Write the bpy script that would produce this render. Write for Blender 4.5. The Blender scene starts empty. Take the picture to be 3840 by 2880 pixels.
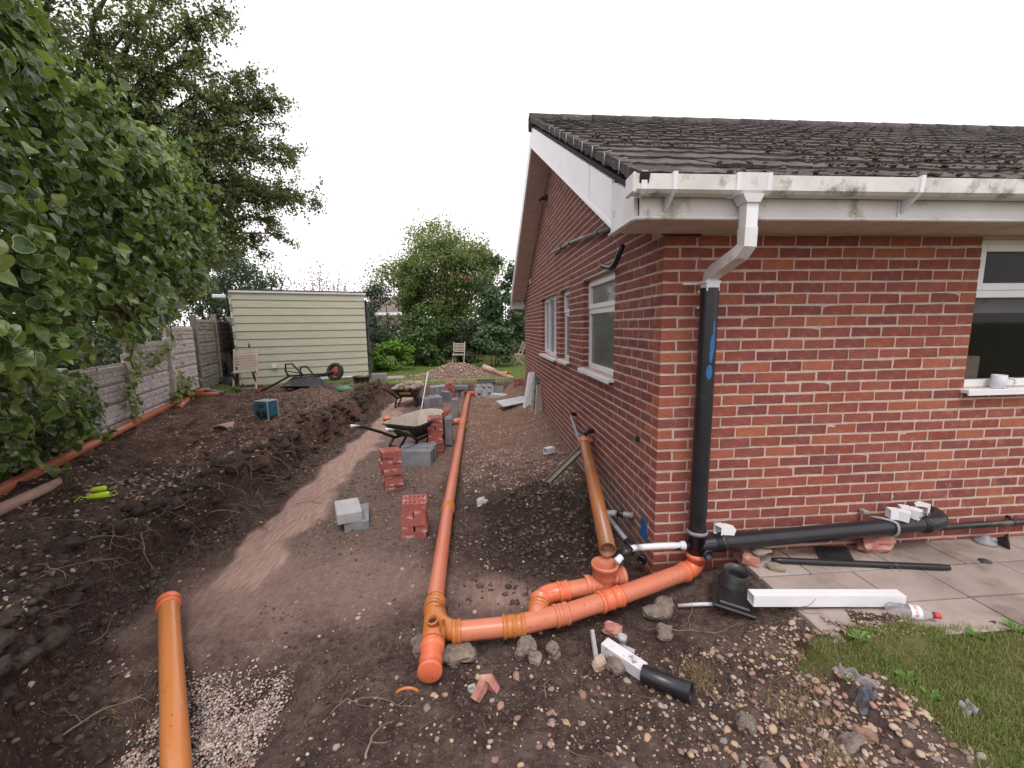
import bpy, math, random
import numpy as np
from mathutils import Vector, Matrix
random.seed(7); RNG = np.random.default_rng(7)
sc = bpy.context.scene; COL = sc.collection
# ---------------------------------------------------------------- camera
CAM = np.array([-1.21104, -2.71100, 1.85101])
R = np.array([[0.99654839, -0.08196454, -0.01315774], [0.0241821, 0.13500022, 0.99055044], [0.07941371, 0.98744962, -0.13651632]])
cd = bpy.data.cameras.new('camera'); co = bpy.data.objects.new('camera', cd); COL.objects.link(co)
cd.sensor_width = 36; cd.lens = 36 * 1580 / 3840; cd.clip_start = .05; cd.clip_end = 900
m = Matrix.Identity(4)
for i in range(3): m[i][0] = R[0][i]; m[i][1] = R[1][i]; m[i][2] = -R[2][i]; m[i][3] = CAM[i]
co.matrix_world = m; sc.camera = co
# ---------------------------------------------------------------- world: bright overcast over a clear Nishita sky
SUN_EL, SUN_AZ = math.radians(60), math.radians(184)
w = bpy.data.worlds.new('World'); sc.world = w; w.use_nodes = True
nt = w.node_tree; nt.nodes.clear()
def nd(t, k, **kw):
    n = t.nodes.new(k)
    for a, v in kw.items():
        if a.startswith('i_'): n.inputs[a[2:].replace('_', ' ')].default_value = v
        else: setattr(n, a, v)
    return n
sky = nd(nt, 'ShaderNodeTexSky', sky_type='NISHITA', sun_disc=False, sun_elevation=SUN_EL, sun_rotation=SUN_AZ)
tc = nd(nt, 'ShaderNodeTexCoord')
noi = nd(nt, 'ShaderNodeTexNoise', i_Scale=1.6, i_Detail=5.0, i_Roughness=.5)
rmp = nd(nt, 'ShaderNodeValToRGB'); rmp.color_ramp.elements[0].position = .30; rmp.color_ramp.elements[1].position = .46
rmp.color_ramp.elements[0].color = (.30, .30, .30, 1); rmp.color_ramp.elements[1].color = (1, 1, 1, 1)
mx = nd(nt, 'ShaderNodeMix', data_type='RGBA'); mx.inputs['B'].default_value = (12.2, 11.5, 11.9, 1)
bg = nd(nt, 'ShaderNodeBackground', i_Strength=.1); out = nd(nt, 'ShaderNodeOutputWorld')
nt.links.new(tc.outputs['Generated'], noi.inputs['Vector']); nt.links.new(noi.outputs['Fac'], rmp.inputs['Fac'])
nt.links.new(rmp.outputs['Color'], mx.inputs['Factor']); nt.links.new(sky.outputs['Color'], mx.inputs['A'])
nt.links.new(mx.outputs['Result'], bg.inputs['Color']); nt.links.new(bg.outputs['Background'], out.inputs['Surface'])
sl = bpy.data.lights.new('sun', 'SUN'); so = bpy.data.objects.new('sun', sl); COL.objects.link(so)
sl.energy = 1.5; sl.angle = math.radians(18); sl.color = (1, .955, .92)
# sky sun_rotation is clockwise from +Y
sd = Vector((math.sin(SUN_AZ) * math.cos(SUN_EL), math.cos(SUN_AZ) * math.cos(SUN_EL), math.sin(SUN_EL)))
so.rotation_euler = sd.to_track_quat('Z', 'Y').to_euler(); so.location = sd * 60
vs = sc.view_settings; vs.view_transform = 'Standard'; vs.look = 'None'; vs.gamma = 1; vs.use_curve_mapping = False; vs.exposure = 0.25
sc.cycles.max_bounces = 6; sc.cycles.transparent_max_bounces = 6
# ---------------------------------------------------------------- helpers
K = 3840 / 2212
def ray(px, py): return np.array([(px * K - 1920) / 1580, -(py * K - 1440) / 1580, 1.0]) @ R
def at_z(px, py, z): d = ray(px, py); return CAM + (z - CAM[2]) / d[2] * d
def at_y(px, py, y): d = ray(px, py); return CAM + (y - CAM[1]) / d[1] * d
def at_d(px, py, dep): return CAM + dep * ray(px, py)
def project(P):
    q = (np.atleast_2d(P) - CAM) @ R.T
    return np.stack([(1920 + 1580 * q[:, 0] / q[:, 2]) / K, (1440 - 1580 * q[:, 1] / q[:, 2]) / K, q[:, 2]], 1)
TAB = RNG.random((256, 256))
def vnoise(x, y, s, o=0):
    x = np.asarray(x, float) / s + 37.3 + 11.7 * o; y = np.asarray(y, float) / s + 91.1 + 5.3 * o
    xi = np.floor(x).astype(int); yi = np.floor(y).astype(int); fx = x - xi; fy = y - yi
    fx = fx * fx * (3 - 2 * fx); fy = fy * fy * (3 - 2 * fy)
    g = lambda a, b: TAB[a & 255, b & 255]
    return (g(xi, yi) * (1 - fx) + g(xi + 1, yi) * fx) * (1 - fy) + (g(xi, yi + 1) * (1 - fx) + g(xi + 1, yi + 1) * fx) * fy - .5
def sm(a, b, x):
    t = np.clip((np.asarray(x, float) - a) / (b - a), 0, 1); return t * t * (3 - 2 * t)
def rz(a):
    c, s = math.cos(a), math.sin(a); return np.array([[c, -s, 0], [s, c, 0], [0, 0, 1.]])
def rotm(rx=0, ry=0, rzz=0): return np.array(Matrix.Rotation(rzz, 3, 'Z') @ Matrix.Rotation(ry, 3, 'Y') @ Matrix.Rotation(rx, 3, 'X'))

class MB:
    """collects simple shapes; build() links them as ONE mesh object"""
    def __init__(s): s.v = []; s.f = []; s.mi = []; s.sm = []; s.n = 0
    def add(s, V, F, mi=0, smooth=False):
        V = np.asarray(V, float); s.v.append(V)
        for f in F: s.f.append([i + s.n for i in f]); s.mi.append(mi); s.sm.append(smooth)
        s.n += len(V); return s
    def box(s, c, size, rot=None, mi=0, taper=1.0, ch=0.0):
        h = np.array(size) / 2
        V = np.array([[x, y, z] for z in (-1, 1) for y in (-1, 1) for x in (-1, 1)], float)
        V[4:, :2] *= taper; V = V * h
        if rot is not None: V = V @ np.asarray(rot).T
        return s.add(V + np.array(c), [[0, 2, 3, 1], [4, 5, 7, 6], [0, 1, 5, 4], [2, 6, 7, 3], [0, 4, 6, 2], [1, 3, 7, 5]], mi)
    def cbox(s, c, size, rot=None, mi=0, ch=.006):
        """box with chamfered edges"""
        h = np.array(size) / 2; V = []; idx = {}
        for sx in (-1, 1):
            for sy in (-1, 1):
                for sz in (-1, 1):
                    for k in range(3):
                        p = np.array([sx, sy, sz]) * (h - ch); p[k] = np.array([sx, sy, sz])[k] * h[k]
                        idx[(sx, sy, sz, k)] = len(V); V.append(p)
        F = []
        for k in range(3):
            a, b = [(1, 2), (2, 0), (0, 1)][k]
            for sg in (-1, 1):
                q = []
                for (u, v) in ((-1, -1), (1, -1), (1, 1), (-1, 1)):
                    t = [0, 0, 0]; t[k] = sg; t[a] = u; t[b] = v; q.append(idx[(*t, k)])
                F.append(q if sg > 0 else q[::-1])
            for u in (-1, 1):
                for v in (-1, 1):
                    t0 = [0, 0, 0]; t0[a] = u; t0[b] = v; t0[k] = -1; t1 = list(t0); t1[k] = 1
                    F.append([idx[(*t0, a)], idx[(*t1, a)], idx[(*t1, b)], idx[(*t0, b)]])
        for sx in (-1, 1):
            for sy in (-1, 1):
                for sz in (-1, 1): F.append([idx[(sx, sy, sz, k)] for k in range(3)])
        V = np.array(V)
        if rot is not None: V = V @ np.asarray(rot).T
        return s.add(V + np.array(c), F, mi)
    def sweep(s, pts, rad, n=20, caps=(True, True), mi=0, smooth=True, up=None, square=None, closed=False):
        P = np.asarray(pts, float); m_ = len(P)
        rad = np.full(m_, rad) if np.isscalar(rad) else np.asarray(rad, float)
        T = np.zeros_like(P)
        for i in range(m_):
            a = P[max(i - 1, 0)]; b = P[min(i + 1, m_ - 1)]; d = b - a
            if np.linalg.norm(d) < 1e-9: d = P[min(i + 2, m_ - 1)] - P[max(i - 2, 0)]
            T[i] = d / (np.linalg.norm(d) + 1e-12)
        u = np.array(up if up is not None else ([0, 0, 1.] if abs(T[0][2]) < .9 else [1., 0, 0]))
        V = []
        for i in range(m_):
            u = u - T[i] * (u @ T[i]); u /= np.linalg.norm(u) + 1e-12; w_ = np.cross(T[i], u)
            if square is None:
                for k in range(n):
                    a = 2 * math.pi * k / n; V.append(P[i] + rad[i] * (math.cos(a) * u + math.sin(a) * w_))
            else:
                for (a, b) in square: V.append(P[i] + rad[i] * (a * w_ + b * u))
        if square is not None: n = len(square)
        F = [[i * n + k, i * n + (k + 1) % n, (i + 1) * n + (k + 1) % n, (i + 1) * n + k] for i in range(m_ - 1) for k in range(n)]
        if caps[0]: F.append(list(range(n))[::-1])
        if caps[1]: F.append([(m_ - 1) * n + k for k in range(n)])
        return s.add(V, F, mi, smooth)
    def lathe(s, p0, p1, prof, n=24, mi=0, caps=(False, False), smooth=True):
        """profile of (distance along p0->p1 in metres, radius)"""
        p0 = np.asarray(p0, float); d = np.asarray(p1, float) - p0; d /= np.linalg.norm(d)
        u = np.array([0, 0, 1.]) if abs(d[2]) < .9 else np.array([1., 0, 0]); u = u - d * (u @ d); u /= np.linalg.norm(u); w_ = np.cross(d, u)
        V = [p0 + d * t + r * (math.cos(2 * math.pi * k / n) * u + math.sin(2 * math.pi * k / n) * w_) for t, r in prof for k in range(n)]
        m_ = len(prof)
        F = [[i * n + k, i * n + (k + 1) % n, (i + 1) * n + (k + 1) % n, (i + 1) * n + k] for i in range(m_ - 1) for k in range(n)]
        if caps[0]: F.append(list(range(n))[::-1])
        if caps[1]: F.append([(m_ - 1) * n + k for k in range(n)])
        return s.add(V, F, mi, smooth)
    def prism(s, poly, vec, mi=0):
        P = np.asarray(poly, float); n = len(P); V = np.vstack([P, P + np.asarray(vec, float)])
        return s.add(V, [list(range(n))[::-1], [n + i for i in range(n)]] + [[i, (i + 1) % n, n + (i + 1) % n, n + i] for i in range(n)], mi)
    def rock(s, c, size, seed, sub=1, mi=0, rough=.22, rot=0, smooth=False):
        V, F = ICO[sub]; r = np.random.default_rng(seed)
        k = r.normal(size=(5, 3)) * 1.7; ph = r.random(5) * 6
        d = 1 + rough * np.sum([np.sin(V @ k[i] * 1.3 + ph[i]) for i in range(5)], 0) / 2
        U_ = V * d[:, None] * np.array(size) / 2
        return s.add(U_ @ rz(rot).T + np.array(c), F, mi, smooth)
    def build(s, name, mats, parent=None, loc=None, world=True):
        me = bpy.data.meshes.new(name)
        V = np.vstack(s.v) if s.v else np.zeros((0, 3))
        if loc is None: loc = (0, 0, 0)
        if parent is not None and world:
            V = (V - np.array(parent.matrix_world.translation if False else wl(parent)))
        elif world: V = V - np.array(loc)
        me.from_pydata([tuple(p) for p in V], [], s.f)
        for mm in (mats if isinstance(mats, (list, tuple)) else [mats]): me.materials.append(mm)
        me.polygons.foreach_set('material_index', s.mi); me.polygons.foreach_set('use_smooth', s.sm); me.update()
        return link(name, me, parent, loc if parent is None else (0, 0, 0))
def wl(o):
    p = np.array(o.location)
    while o.parent: o = o.parent; p = p + np.array(o.location)
    return p
def link(name, me, parent=None, loc=(0, 0, 0)):
    o = bpy.data.objects.new(name, me); COL.objects.link(o); o.parent = parent; o.location = loc; return o
def tag(o, label, cat, group=None):
    o['label'] = label; o['category'] = cat
    if group: o['group'] = group
    return o
def struct(o): o['kind'] = 'structure'; return o
def stuff(o): o['kind'] = 'stuff'; return o
def thing(name, label, cat, loc, group=None, rotz=0.0):
    o = bpy.data.objects.new(name, None); COL.objects.link(o); o.location = tuple(loc); o.rotation_euler = (0, 0, rotz); o.empty_display_size = .1
    return tag(o, label, cat, group)
def ico(sub):
    t = (1 + 5 ** .5) / 2
    V = [(-1, t, 0), (1, t, 0), (-1, -t, 0), (1, -t, 0), (0, -1, t), (0, 1, t), (0, -1, -t), (0, 1, -t), (t, 0, -1), (t, 0, 1), (-t, 0, -1), (-t, 0, 1)]
    F = [(0, 11, 5), (0, 5, 1), (0, 1, 7), (0, 7, 10), (0, 10, 11), (1, 5, 9), (5, 11, 4), (11, 10, 2), (10, 7, 6), (7, 1, 8), (3, 9, 4), (3, 4, 2), (3, 2, 6), (3, 6, 8), (3, 8, 9), (4, 9, 5), (2, 4, 11), (6, 2, 10), (8, 6, 7), (9, 8, 1)]
    V = [np.array(v) / np.linalg.norm(v) for v in V]
    for _ in range(sub):
        cache = {}; G = []
        def mid(a, b):
            k = (min(a, b), max(a, b))
            if k not in cache: p = V[a] + V[b]; V.append(p / np.linalg.norm(p)); cache[k] = len(V) - 1
            return cache[k]
        for a, b, c in F:
            x, y, z = mid(a, b), mid(b, c), mid(c, a); G += [(a, x, z), (b, y, x), (c, z, y), (x, y, z)]
        F = G
    return np.array(V), np.array(F)
ICO = {k: ico(k) for k in (0, 1, 2, 3)}
def fast_mesh(name, V, F, mats, mi=None, smooth=False):
    """many alike faces (numpy) as one mesh"""
    me = bpy.data.meshes.new(name); n = F.shape[1]
    me.vertices.add(len(V)); me.vertices.foreach_set('co', np.ascontiguousarray(V, dtype=np.float32).ravel())
    me.loops.add(F.size); me.loops.foreach_set('vertex_index', np.ascontiguousarray(F, dtype=np.int32).ravel())
    me.polygons.add(len(F)); me.polygons.foreach_set('loop_start', np.arange(0, F.size, n, dtype=np.int32))
    me.polygons.foreach_set('loop_total', np.full(len(F), n, dtype=np.int32))
    for mm in (mats if isinstance(mats, (list, tuple)) else [mats]): me.materials.append(mm)
    if mi is not None: me.polygons.foreach_set('material_index', np.asarray(mi, dtype=np.int32))
    me.polygons.foreach_set('use_smooth', np.full(len(F), smooth)); me.update(calc_edges=True); return me
# ---------------------------------------------------------------- materials
def lk(t, a, b): t.links.new(a, b)
def rnd(t):
    """a random value per loose piece and per object"""
    g = nd(t, 'ShaderNodeNewGeometry'); o = nd(t, 'ShaderNodeObjectInfo')
    a = nd(t, 'ShaderNodeMath', operation='ADD'); f = nd(t, 'ShaderNodeMath', operation='FRACT')
    lk(t, g.outputs['Random Per Island'], a.inputs[0]); lk(t, o.outputs['Random'], a.inputs[1]); lk(t, a.outputs[0], f.inputs[0]); return f.outputs[0]
def ramp(t, fac, cols, pos=None, interp='LINEAR'):
    r = nd(t, 'ShaderNodeValToRGB'); e = r.color_ramp; e.interpolation = interp
    while len(e.elements) < len(cols): e.elements.new(.5)
    for i, c in enumerate(cols):
        e.elements[i].position = pos[i] if pos else i / max(1, len(cols) - 1); e.elements[i].color = (*c, 1)
    lk(t, fac, r.inputs['Fac']); return r.outputs['Color']
def noise(t, scale, detail=4, rough=.55, stretch=None, coord='Object', w=0):
    c = nd(t, 'ShaderNodeTexCoord'); v = c.outputs[coord]
    if stretch is not None or w:
        mp = nd(t, 'ShaderNodeMapping'); mp.inputs['Scale'].default_value = stretch or (1, 1, 1); mp.inputs['Location'].default_value = (w, w * .7, w * .3)
        lk(t, v, mp.inputs['Vector']); v = mp.outputs['Vector']
    n = nd(t, 'ShaderNodeTexNoise', i_Scale=scale, i_Detail=detail, i_Roughness=rough); lk(t, v, n.inputs['Vector']); return n.outputs['Fac']
def mixc(t, f, a, b, mode='MIX'):
    x = nd(t, 'ShaderNodeMix', data_type='RGBA', blend_type=mode)
    for s_, v in (('Factor', f), ('A', a), ('B', b)):
        if hasattr(v, 'is_output'): lk(t, v, x.inputs[s_])
        elif s_ == 'Factor': x.inputs['Factor'].default_value = v
        else: x.inputs[s_].default_value = (*v, 1)
    return x.outputs['Result']
def math_(t, op, a, b=None):
    x = nd(t, 'ShaderNodeMath', operation=op, use_clamp=False)
    for i, v in enumerate((a, b)):
        if v is None: continue
        if hasattr(v, 'is_output'): lk(t, v, x.inputs[i])
        else: x.inputs[i].default_value = v
    return x.outputs[0]
def sramp(t, f, a, b): # smooth threshold
    x = nd(t, 'ShaderNodeMapRange', interpolation_type='SMOOTHSTEP'); x.inputs['From Min'].default_value = a; x.inputs['From Max'].default_value = b
    lk(t, f, x.inputs['Value']); return x.outputs['Result']
def newmat(name):
    m_ = bpy.data.materials.new(name); m_.use_nodes = True; t = m_.node_tree; t.nodes.clear()
    p = nd(t, 'ShaderNodeBsdfPrincipled'); o = nd(t, 'ShaderNodeOutputMaterial'); lk(t, p.outputs[0], o.inputs[0]); return m_, t, p, o
def bumpto(t, p, h, strength, dist=.01):
    b = nd(t, 'ShaderNodeBump', i_Strength=strength, i_Distance=dist); lk(t, h, b.inputs['Height']); lk(t, b.outputs[0], p.inputs['Normal'])
def mat(name, cols, scale=8, rough=.6, bump=0, bscale=40, var=0.0, stretch=None, dirt=None, dscale=6, dlim=(.55, .75), spec=.5, metal=0, bdist=.01, pos=None, detail=5, spots=None, sscale=60, slim=(.72, .76)):
    m_, t, p, o = newmat(name)
    f = noise(t, scale, detail, .6, stretch)
    c = ramp(t, f, cols, pos or [.3 + .4 * i / max(1, len(cols) - 1) for i in range(len(cols))])
    if var:
        r = rnd(t); h = nd(t, 'ShaderNodeHueSaturation'); mr = nd(t, 'ShaderNodeMapRange'); mr.inputs['To Min'].default_value = 1 - var; mr.inputs['To Max'].default_value = 1 + var
        lk(t, r, mr.inputs['Value']); lk(t, mr.outputs[0], h.inputs['Value']); lk(t, c, h.inputs['Color']); c = h.outputs['Color']
    if dirt: c = mixc(t, sramp(t, noise(t, dscale, 6, .65, None, 'Object', 3), *dlim), c, dirt)
    if spots: c = mixc(t, math_(t, 'MULTIPLY', sramp(t, noise(t, sscale, 6, .8, None, 'Object', 9), *slim), sramp(t, noise(t, 5, 3, .6, None, 'Object', 19), .42, .56)), c, spots)
    lk(t, c, p.inputs['Base Color']); p.inputs['Roughness'].default_value = rough; p.inputs['Specular IOR Level'].default_value = spec; p.inputs['Metallic'].default_value = metal
    if bump: bumpto(t, p, noise(t, bscale, 5, .6, stretch, 'Object', 5), bump, bdist)
    return m_
def brick_mat(name, cols, streak=True, whiten=.0, lower=False):
    m_, t, p, o = newmat(name)
    r = rnd(t); c = ramp(t, r, cols)
    st = noise(t, 9, 4, .6, (3, 3, 26)); c = mixc(t, math_(t, 'MULTIPLY', sramp(t, st, .35, .75), .55), c, (.11, .035, .03), 'MIX')
    bl = noise(t, 14, 5, .65, None, 'Object', 4); c = mixc(t, math_(t, 'MULTIPLY', sramp(t, bl, .48, .72), .6), c, (.47, .19, .14))
    bd = noise(t, 2.3, 5, .7, None, 'Object', 21); c = mixc(t, math_(t, 'MULTIPLY', sramp(t, bd, .52, .72), .35), c, (.16, .085, .07))
    if whiten: c = mixc(t, math_(t, 'MULTIPLY', sramp(t, noise(t, 7, 5, .65, None, 'Object', 8), .56, .68), whiten), c, (.62, .52, .5))
    wp = noise(t, 45, 1, .4, (1, 1, .35), 'Object', 13); c = mixc(t, sramp(t, wp, .80, .82), c, (.75, .68, .62))
    if lower: # rising damp / soil splash on the lowest courses of the side wall
        g = nd(t, 'ShaderNodeNewGeometry'); sx = nd(t, 'ShaderNodeSeparateXYZ'); lk(t, g.outputs['Position'], sx.inputs[0])
        k = math_(t, 'ADD', sx.outputs['Z'], math_(t, 'MULTIPLY', noise(t, 3, 5, .7, None, 'Object', 2), .9)); k = math_(t, 'SUBTRACT', 1, sramp(t, k, .62, 1.1))
        c = mixc(t, math_(t, 'MULTIPLY', k, .75), c, (.20, .135, .115))
    lk(t, c, p.inputs['Base Color']); p.inputs['Roughness'].default_value = .85; p.inputs['Specular IOR Level'].default_value = .25
    bumpto(t, p, math_(t, 'ADD', st, math_(t, 'MULTIPLY', bl, .6)), .7, .008); return m_
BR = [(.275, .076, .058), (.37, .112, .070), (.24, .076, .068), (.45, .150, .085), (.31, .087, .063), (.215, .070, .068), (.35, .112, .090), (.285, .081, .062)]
BL = [(.225, .077, .066), (.275, .088, .068), (.20, .075, .072), (.30, .102, .076), (.245, .081, .065), (.18, .068, .070), (.26, .094, .082), (.32, .125, .088)]  # side wall copy of the brick colours, darkened for its shaded face
M = {}
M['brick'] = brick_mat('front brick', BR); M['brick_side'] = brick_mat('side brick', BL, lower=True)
M['brick_loose'] = brick_mat('perforated brick', [(.36, .105, .088), (.43, .128, .105), (.32, .096, .084)], whiten=.75)
M['mortar'] = mat('mortar', [(.48, .375, .31), (.66, .53, .455)], 14, .95, .8, 120, spec=.1)
M['upvc'] = mat('white plastic frame', [(.74, .75, .78), (.82, .83, .85)], 3, .32, 0)
M['upvc_dirty'] = mat('weathered white plastic', [(.60, .58, .56), (.76, .75, .75)], 3, .4, .1, 30, dirt=(.22, .19, .12), dscale=5, dlim=(.58, .78))
M['gutter'] = mat('algae stained gutter', [(.60, .58, .54), (.76, .75, .73)], 4, .4, 0, dirt=(.16, .15, .09), dscale=7, dlim=(.50, .72))
M['soffit'] = mat('soffit board', [(.52, .43, .38), (.66, .57, .52)], 5, .6, 0, dirt=(.12, .09, .075), dscale=3, dlim=(.62, .8))
M['tile'] = mat('concrete roof tile', [(.040, .035, .035), (.12, .105, .10)], 16, .92, 1, 45, var=.35, dirt=(.16, .14, .11), dscale=14, dlim=(.55, .72), spec=.3)
M['moss'] = mat('roof moss', [(.055, .045, .032), (.14, .12, .08)], 20, 1, .8, 90, var=.45)
def glass_mat(name, tint, rough, obscure):
    m_, t, p, o = newmat(name); c = ramp(t, noise(t, 2.5, 4, .6), tint); lk(t, c, p.inputs['Base Color'])
    p.inputs['Roughness'].default_value = rough; p.inputs['Specular IOR Level'].default_value = 1.0; p.inputs['Coat Weight'].default_value = .6; p.inputs['Coat Roughness'].default_value = .03
    if obscure: bumpto(t, p, noise(t, 55, 3, .6), .35, .01)
    return m_
M['glass'] = glass_mat('obscured window glass', [(.035, .05, .048), (.09, .115, .10)], .28, True)
M['glass_clear'] = glass_mat('dark window glass', [(.012, .012, .014), (.02, .02, .022)], .04, False); _p = M['glass_clear'].node_tree.nodes['Principled BSDF']; _p.inputs['Alpha'].default_value = .30; _p.inputs['Coat Weight'].default_value = 0; _p.inputs['Specular IOR Level'].default_value = .45
M['room'] = mat('brown inner wall', [(.07, .045, .040), (.11, .07, .062)], 6, .9)
M['board'] = mat('sage painted cladding', [(.42, .42, .315), (.49, .49, .375)], 2, .55, .25, 14, var=.05, stretch=(1, 1, 8), dirt=(.30, .31, .20), dscale=3, dlim=(.62, .85))
M['felt'] = mat('dark roofing felt', [(.03, .03, .032), (.07, .07, .075)], 6, .8, .3, 30)
M['concrete'] = mat('fence concrete', [(.50, .445, .42), (.68, .615, .59)], 7, .95, .9, 45, var=.10, dirt=(.30, .25, .215), dscale=4, dlim=(.60, .85), bdist=.015)
M['concrete_dark'] = mat('dark fence concrete', [(.19, .17, .145), (.33, .29, .25)], 7, .95, .9, 45, var=.12, dirt=(.07, .08, .04), dscale=4, dlim=(.5, .75), bdist=.015)  # darker tone for the far boards and posts
M['block'] = mat('dense concrete block', [(.17, .175, .19), (.25, .255, .275)], 9, .92, .5, 160, var=.14)
M['block_pale'] = mat('pale concrete block', [(.36, .35, .345), (.46, .45, .45)], 9, .92, .5, 160, var=.08)
M['rubble'] = mat('rubble', [(.16, .125, .105), (.33, .27, .225)], 18, .95, 1, 60, var=.2, dirt=(.075, .052, .042), dscale=12, dlim=(.50, .68), bdist=.02)
M['rubble_red'] = mat('broken red brick', [(.36, .13, .10), (.52, .27, .22)], 10, .92, .6, 60, dirt=(.55, .42, .34), dscale=7, dlim=(.52, .68))
OR = dict(scale=3, rough=.30, spots=(.05, .03, .02), sscale=70)
def pipe_mat(name, a, b, rough=.3, mud=(.54, .74), soil=(.15, .085, .055)): return mat(name, [a, b], 3, rough, .06, 20, dirt=soil, dscale=7, dlim=mud, spots=(.04, .026, .02), sscale=44, slim=(.60, .63))
M['orange'] = pipe_mat('orange drain plastic', (.54, .165, .090), (.60, .205, .118), .34, (.60, .84))
M['orange_new'] = pipe_mat('bright orange fitting', (.68, .155, .072), (.72, .18, .085), .3, (.72, .9))
M['orange_old'] = pipe_mat('ochre drain fitting', (.47, .155, .04), (.53, .185, .05), .26, (.66, .85))
M['orange_brown'] = pipe_mat('brown weathered pipe', (.22, .082, .028), (.33, .125, .045), .32, (.5, .75), (.30, .21, .14))
M['riser'] = pipe_mat('riser pipe', (.50, .185, .055), (.55, .21, .07), .22, (.62, .85))
M['pink_old'] = mat('dusty clay pipe', [(.42, .25, .2), (.55, .36, .3)], 5, .8, .2, 30, dirt=(.12, .08, .06))
M['black'] = mat('black pipe plastic', [(.012, .012, .015), (.022, .022, .027)], 5, .32, .08, 30, dirt=(.07, .065, .062), dscale=8, dlim=(.60, .82), spots=(.4, .38, .35), sscale=60, slim=(.77, .79))
M['black_blue'] = M['black']
M['gulley'] = mat('dusty black gulley plastic', [(.013, .013, .014), (.03, .029, .028)], 6, .42, .1, 40, dirt=(.10, .09, .075), dscale=6, dlim=(.52, .74))
M['grey_pipe'] = mat('grey waste pipe', [(.20, .20, .21), (.34, .34, .35)], 6, .5, 0, dirt=(.12, .1, .085), dscale=9)
M['white_pipe'] = mat('white waste pipe', [(.62, .62, .65), (.74, .74, .77)], 6, .35, 0, dirt=(.35, .33, .31), dscale=10, dlim=(.6, .8))
M['white_muddy'] = mat('mud splashed white plastic', [(.60, .59, .61), (.74, .73, .75)], 6, .4, .05, 40, dirt=(.20, .16, .13), dscale=13, dlim=(.55, .68))
M['blue_paint'] = mat('blue spray paint', [(.012, .085, .26), (.03, .15, .38)], 20, .5)
M['slab'] = mat('sandstone paving', [(.25, .205, .175), (.42, .35, .315)], 2.2, .9, .35, 30, var=.09, dirt=(.17, .13, .10), dscale=1.7, dlim=(.50, .72), spots=(.45, .4, .37), sscale=9, slim=(.66, .76))
M['slate_metal'] = mat('zinc channel', [(.20, .18, .15), (.33, .30, .25)], 6, .45, 0, metal=.4, dirt=(.16, .13, .10), dscale=8)
M['panel_grey'] = mat('grey panel', [(.40, .40, .43), (.52, .52, .55)], 4, .7, .1, 40, dirt=(.3, .26, .22))
M['panel_dark'] = mat('stained panel edge', [(.10, .11, .10), (.3, .33, .31)], 16, .8, .4, 50)
M['panel_tan'] = mat('tan board', [(.34, .27, .20), (.46, .38, .30)], 5, .85, .1, 40)
M['wood'] = mat('bleached wood slat', [(.34, .27, .22), (.50, .41, .34)], 4, .8, .3, 60, var=.12, stretch=(1, 1, 1))
M['wood_dark'] = mat('dark hardwood', [(.09, .05, .035), (.16, .095, .06)], 6, .7, .2, 50)
M['tub'] = mat('black barrow tub outside', [(.012, .012, .014), (.035, .034, .034)], 6, .5, 0, dirt=(.14, .11, .09), dscale=7, dlim=(.55, .75))
M['tub_in'] = mat('cement caked tub inside', [(.34, .29, .24), (.46, .40, .35)], 7, .9, .4, 40, dirt=(.22, .18, .14))
M['frame_black'] = mat('black tube', [(.012, .011, .011), (.03, .027, .025)], 8, .45, 0, dirt=(.10, .07, .05), dscale=12)
M['tyre'] = mat('tyre rubber', [(.02, .019, .018), (.045, .042, .04)], 10, .85, .3, 60)
M['red'] = mat('red plastic', [(.52, .05, .045), (.6, .08, .07)], 8, .45)
M['rim_red'] = mat('red wheel rim', [(.25, .03, .025), (.34, .06, .05)], 8, .6, dirt=(.1, .07, .05))
M['yellow'] = mat('yellow sticker', [(.62, .42, .05), (.7, .5, .08)], 8, .5)
M['neon'] = mat('neon line', [(.55, .85, .02), (.68, .95, .05)], 8, .5)
M['string'] = mat('builders line', [(.52, .55, .16), (.6, .62, .22)], 8, .7)
M['radio_blue'] = mat('teal radio plastic', [(.012, .12, .17), (.02, .16, .22)], 9, .5, 0, dirt=(.2, .17, .14), dscale=14, dlim=(.62, .75))
M['radio_grey'] = mat('pale radio bars', [(.20, .25, .28), (.30, .35, .38)], 9, .6, 0)
M['bin_black'] = mat('black bucket rubber', [(.016, .016, .018), (.05, .05, .052)], 7, .55, 0, dirt=(.25, .23, .21), dscale=8, dlim=(.6, .75))
M['green_plastic'] = mat('green plastic', [(.05, .16, .07), (.08, .22, .10)], 6, .5)
M['sand'] = mat('rubble sand', [(.20, .165, .12), (.33, .275, .21)], 10, .95, .8, 60)
M['bark'] = mat('bark', [(.022, .017, .014), (.065, .052, .042)], 14, .95, .6, 60, stretch=(1, 1, .3))
M['bark_grey'] = mat('grey bark', [(.10, .09, .08), (.19, .17, .15)], 14, .95, .6, 60, stretch=(1, 1, .3))
M['root'] = mat('dry root', [(.10, .068, .048), (.30, .22, .16)], 9, .9, .3, 60, var=.25)
M['rag'] = mat('striped rag', [(.16, .14, .14), (.34, .31, .31)], 26, .95, .4, 80, stretch=(1, .2, 1))
M['rag_blue'] = mat('blue rag corner', [(.04, .055, .085), (.18, .18, .19)], 30, .95, .4, 80)
M['pole'] = mat('white pole', [(.6, .58, .55), (.72, .7, .68)], 6, .5)
M['leaf_dead'] = mat('dead leaf', [(.16, .065, .03), (.30, .14, .08)], 20, .8, var=.3)
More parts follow.
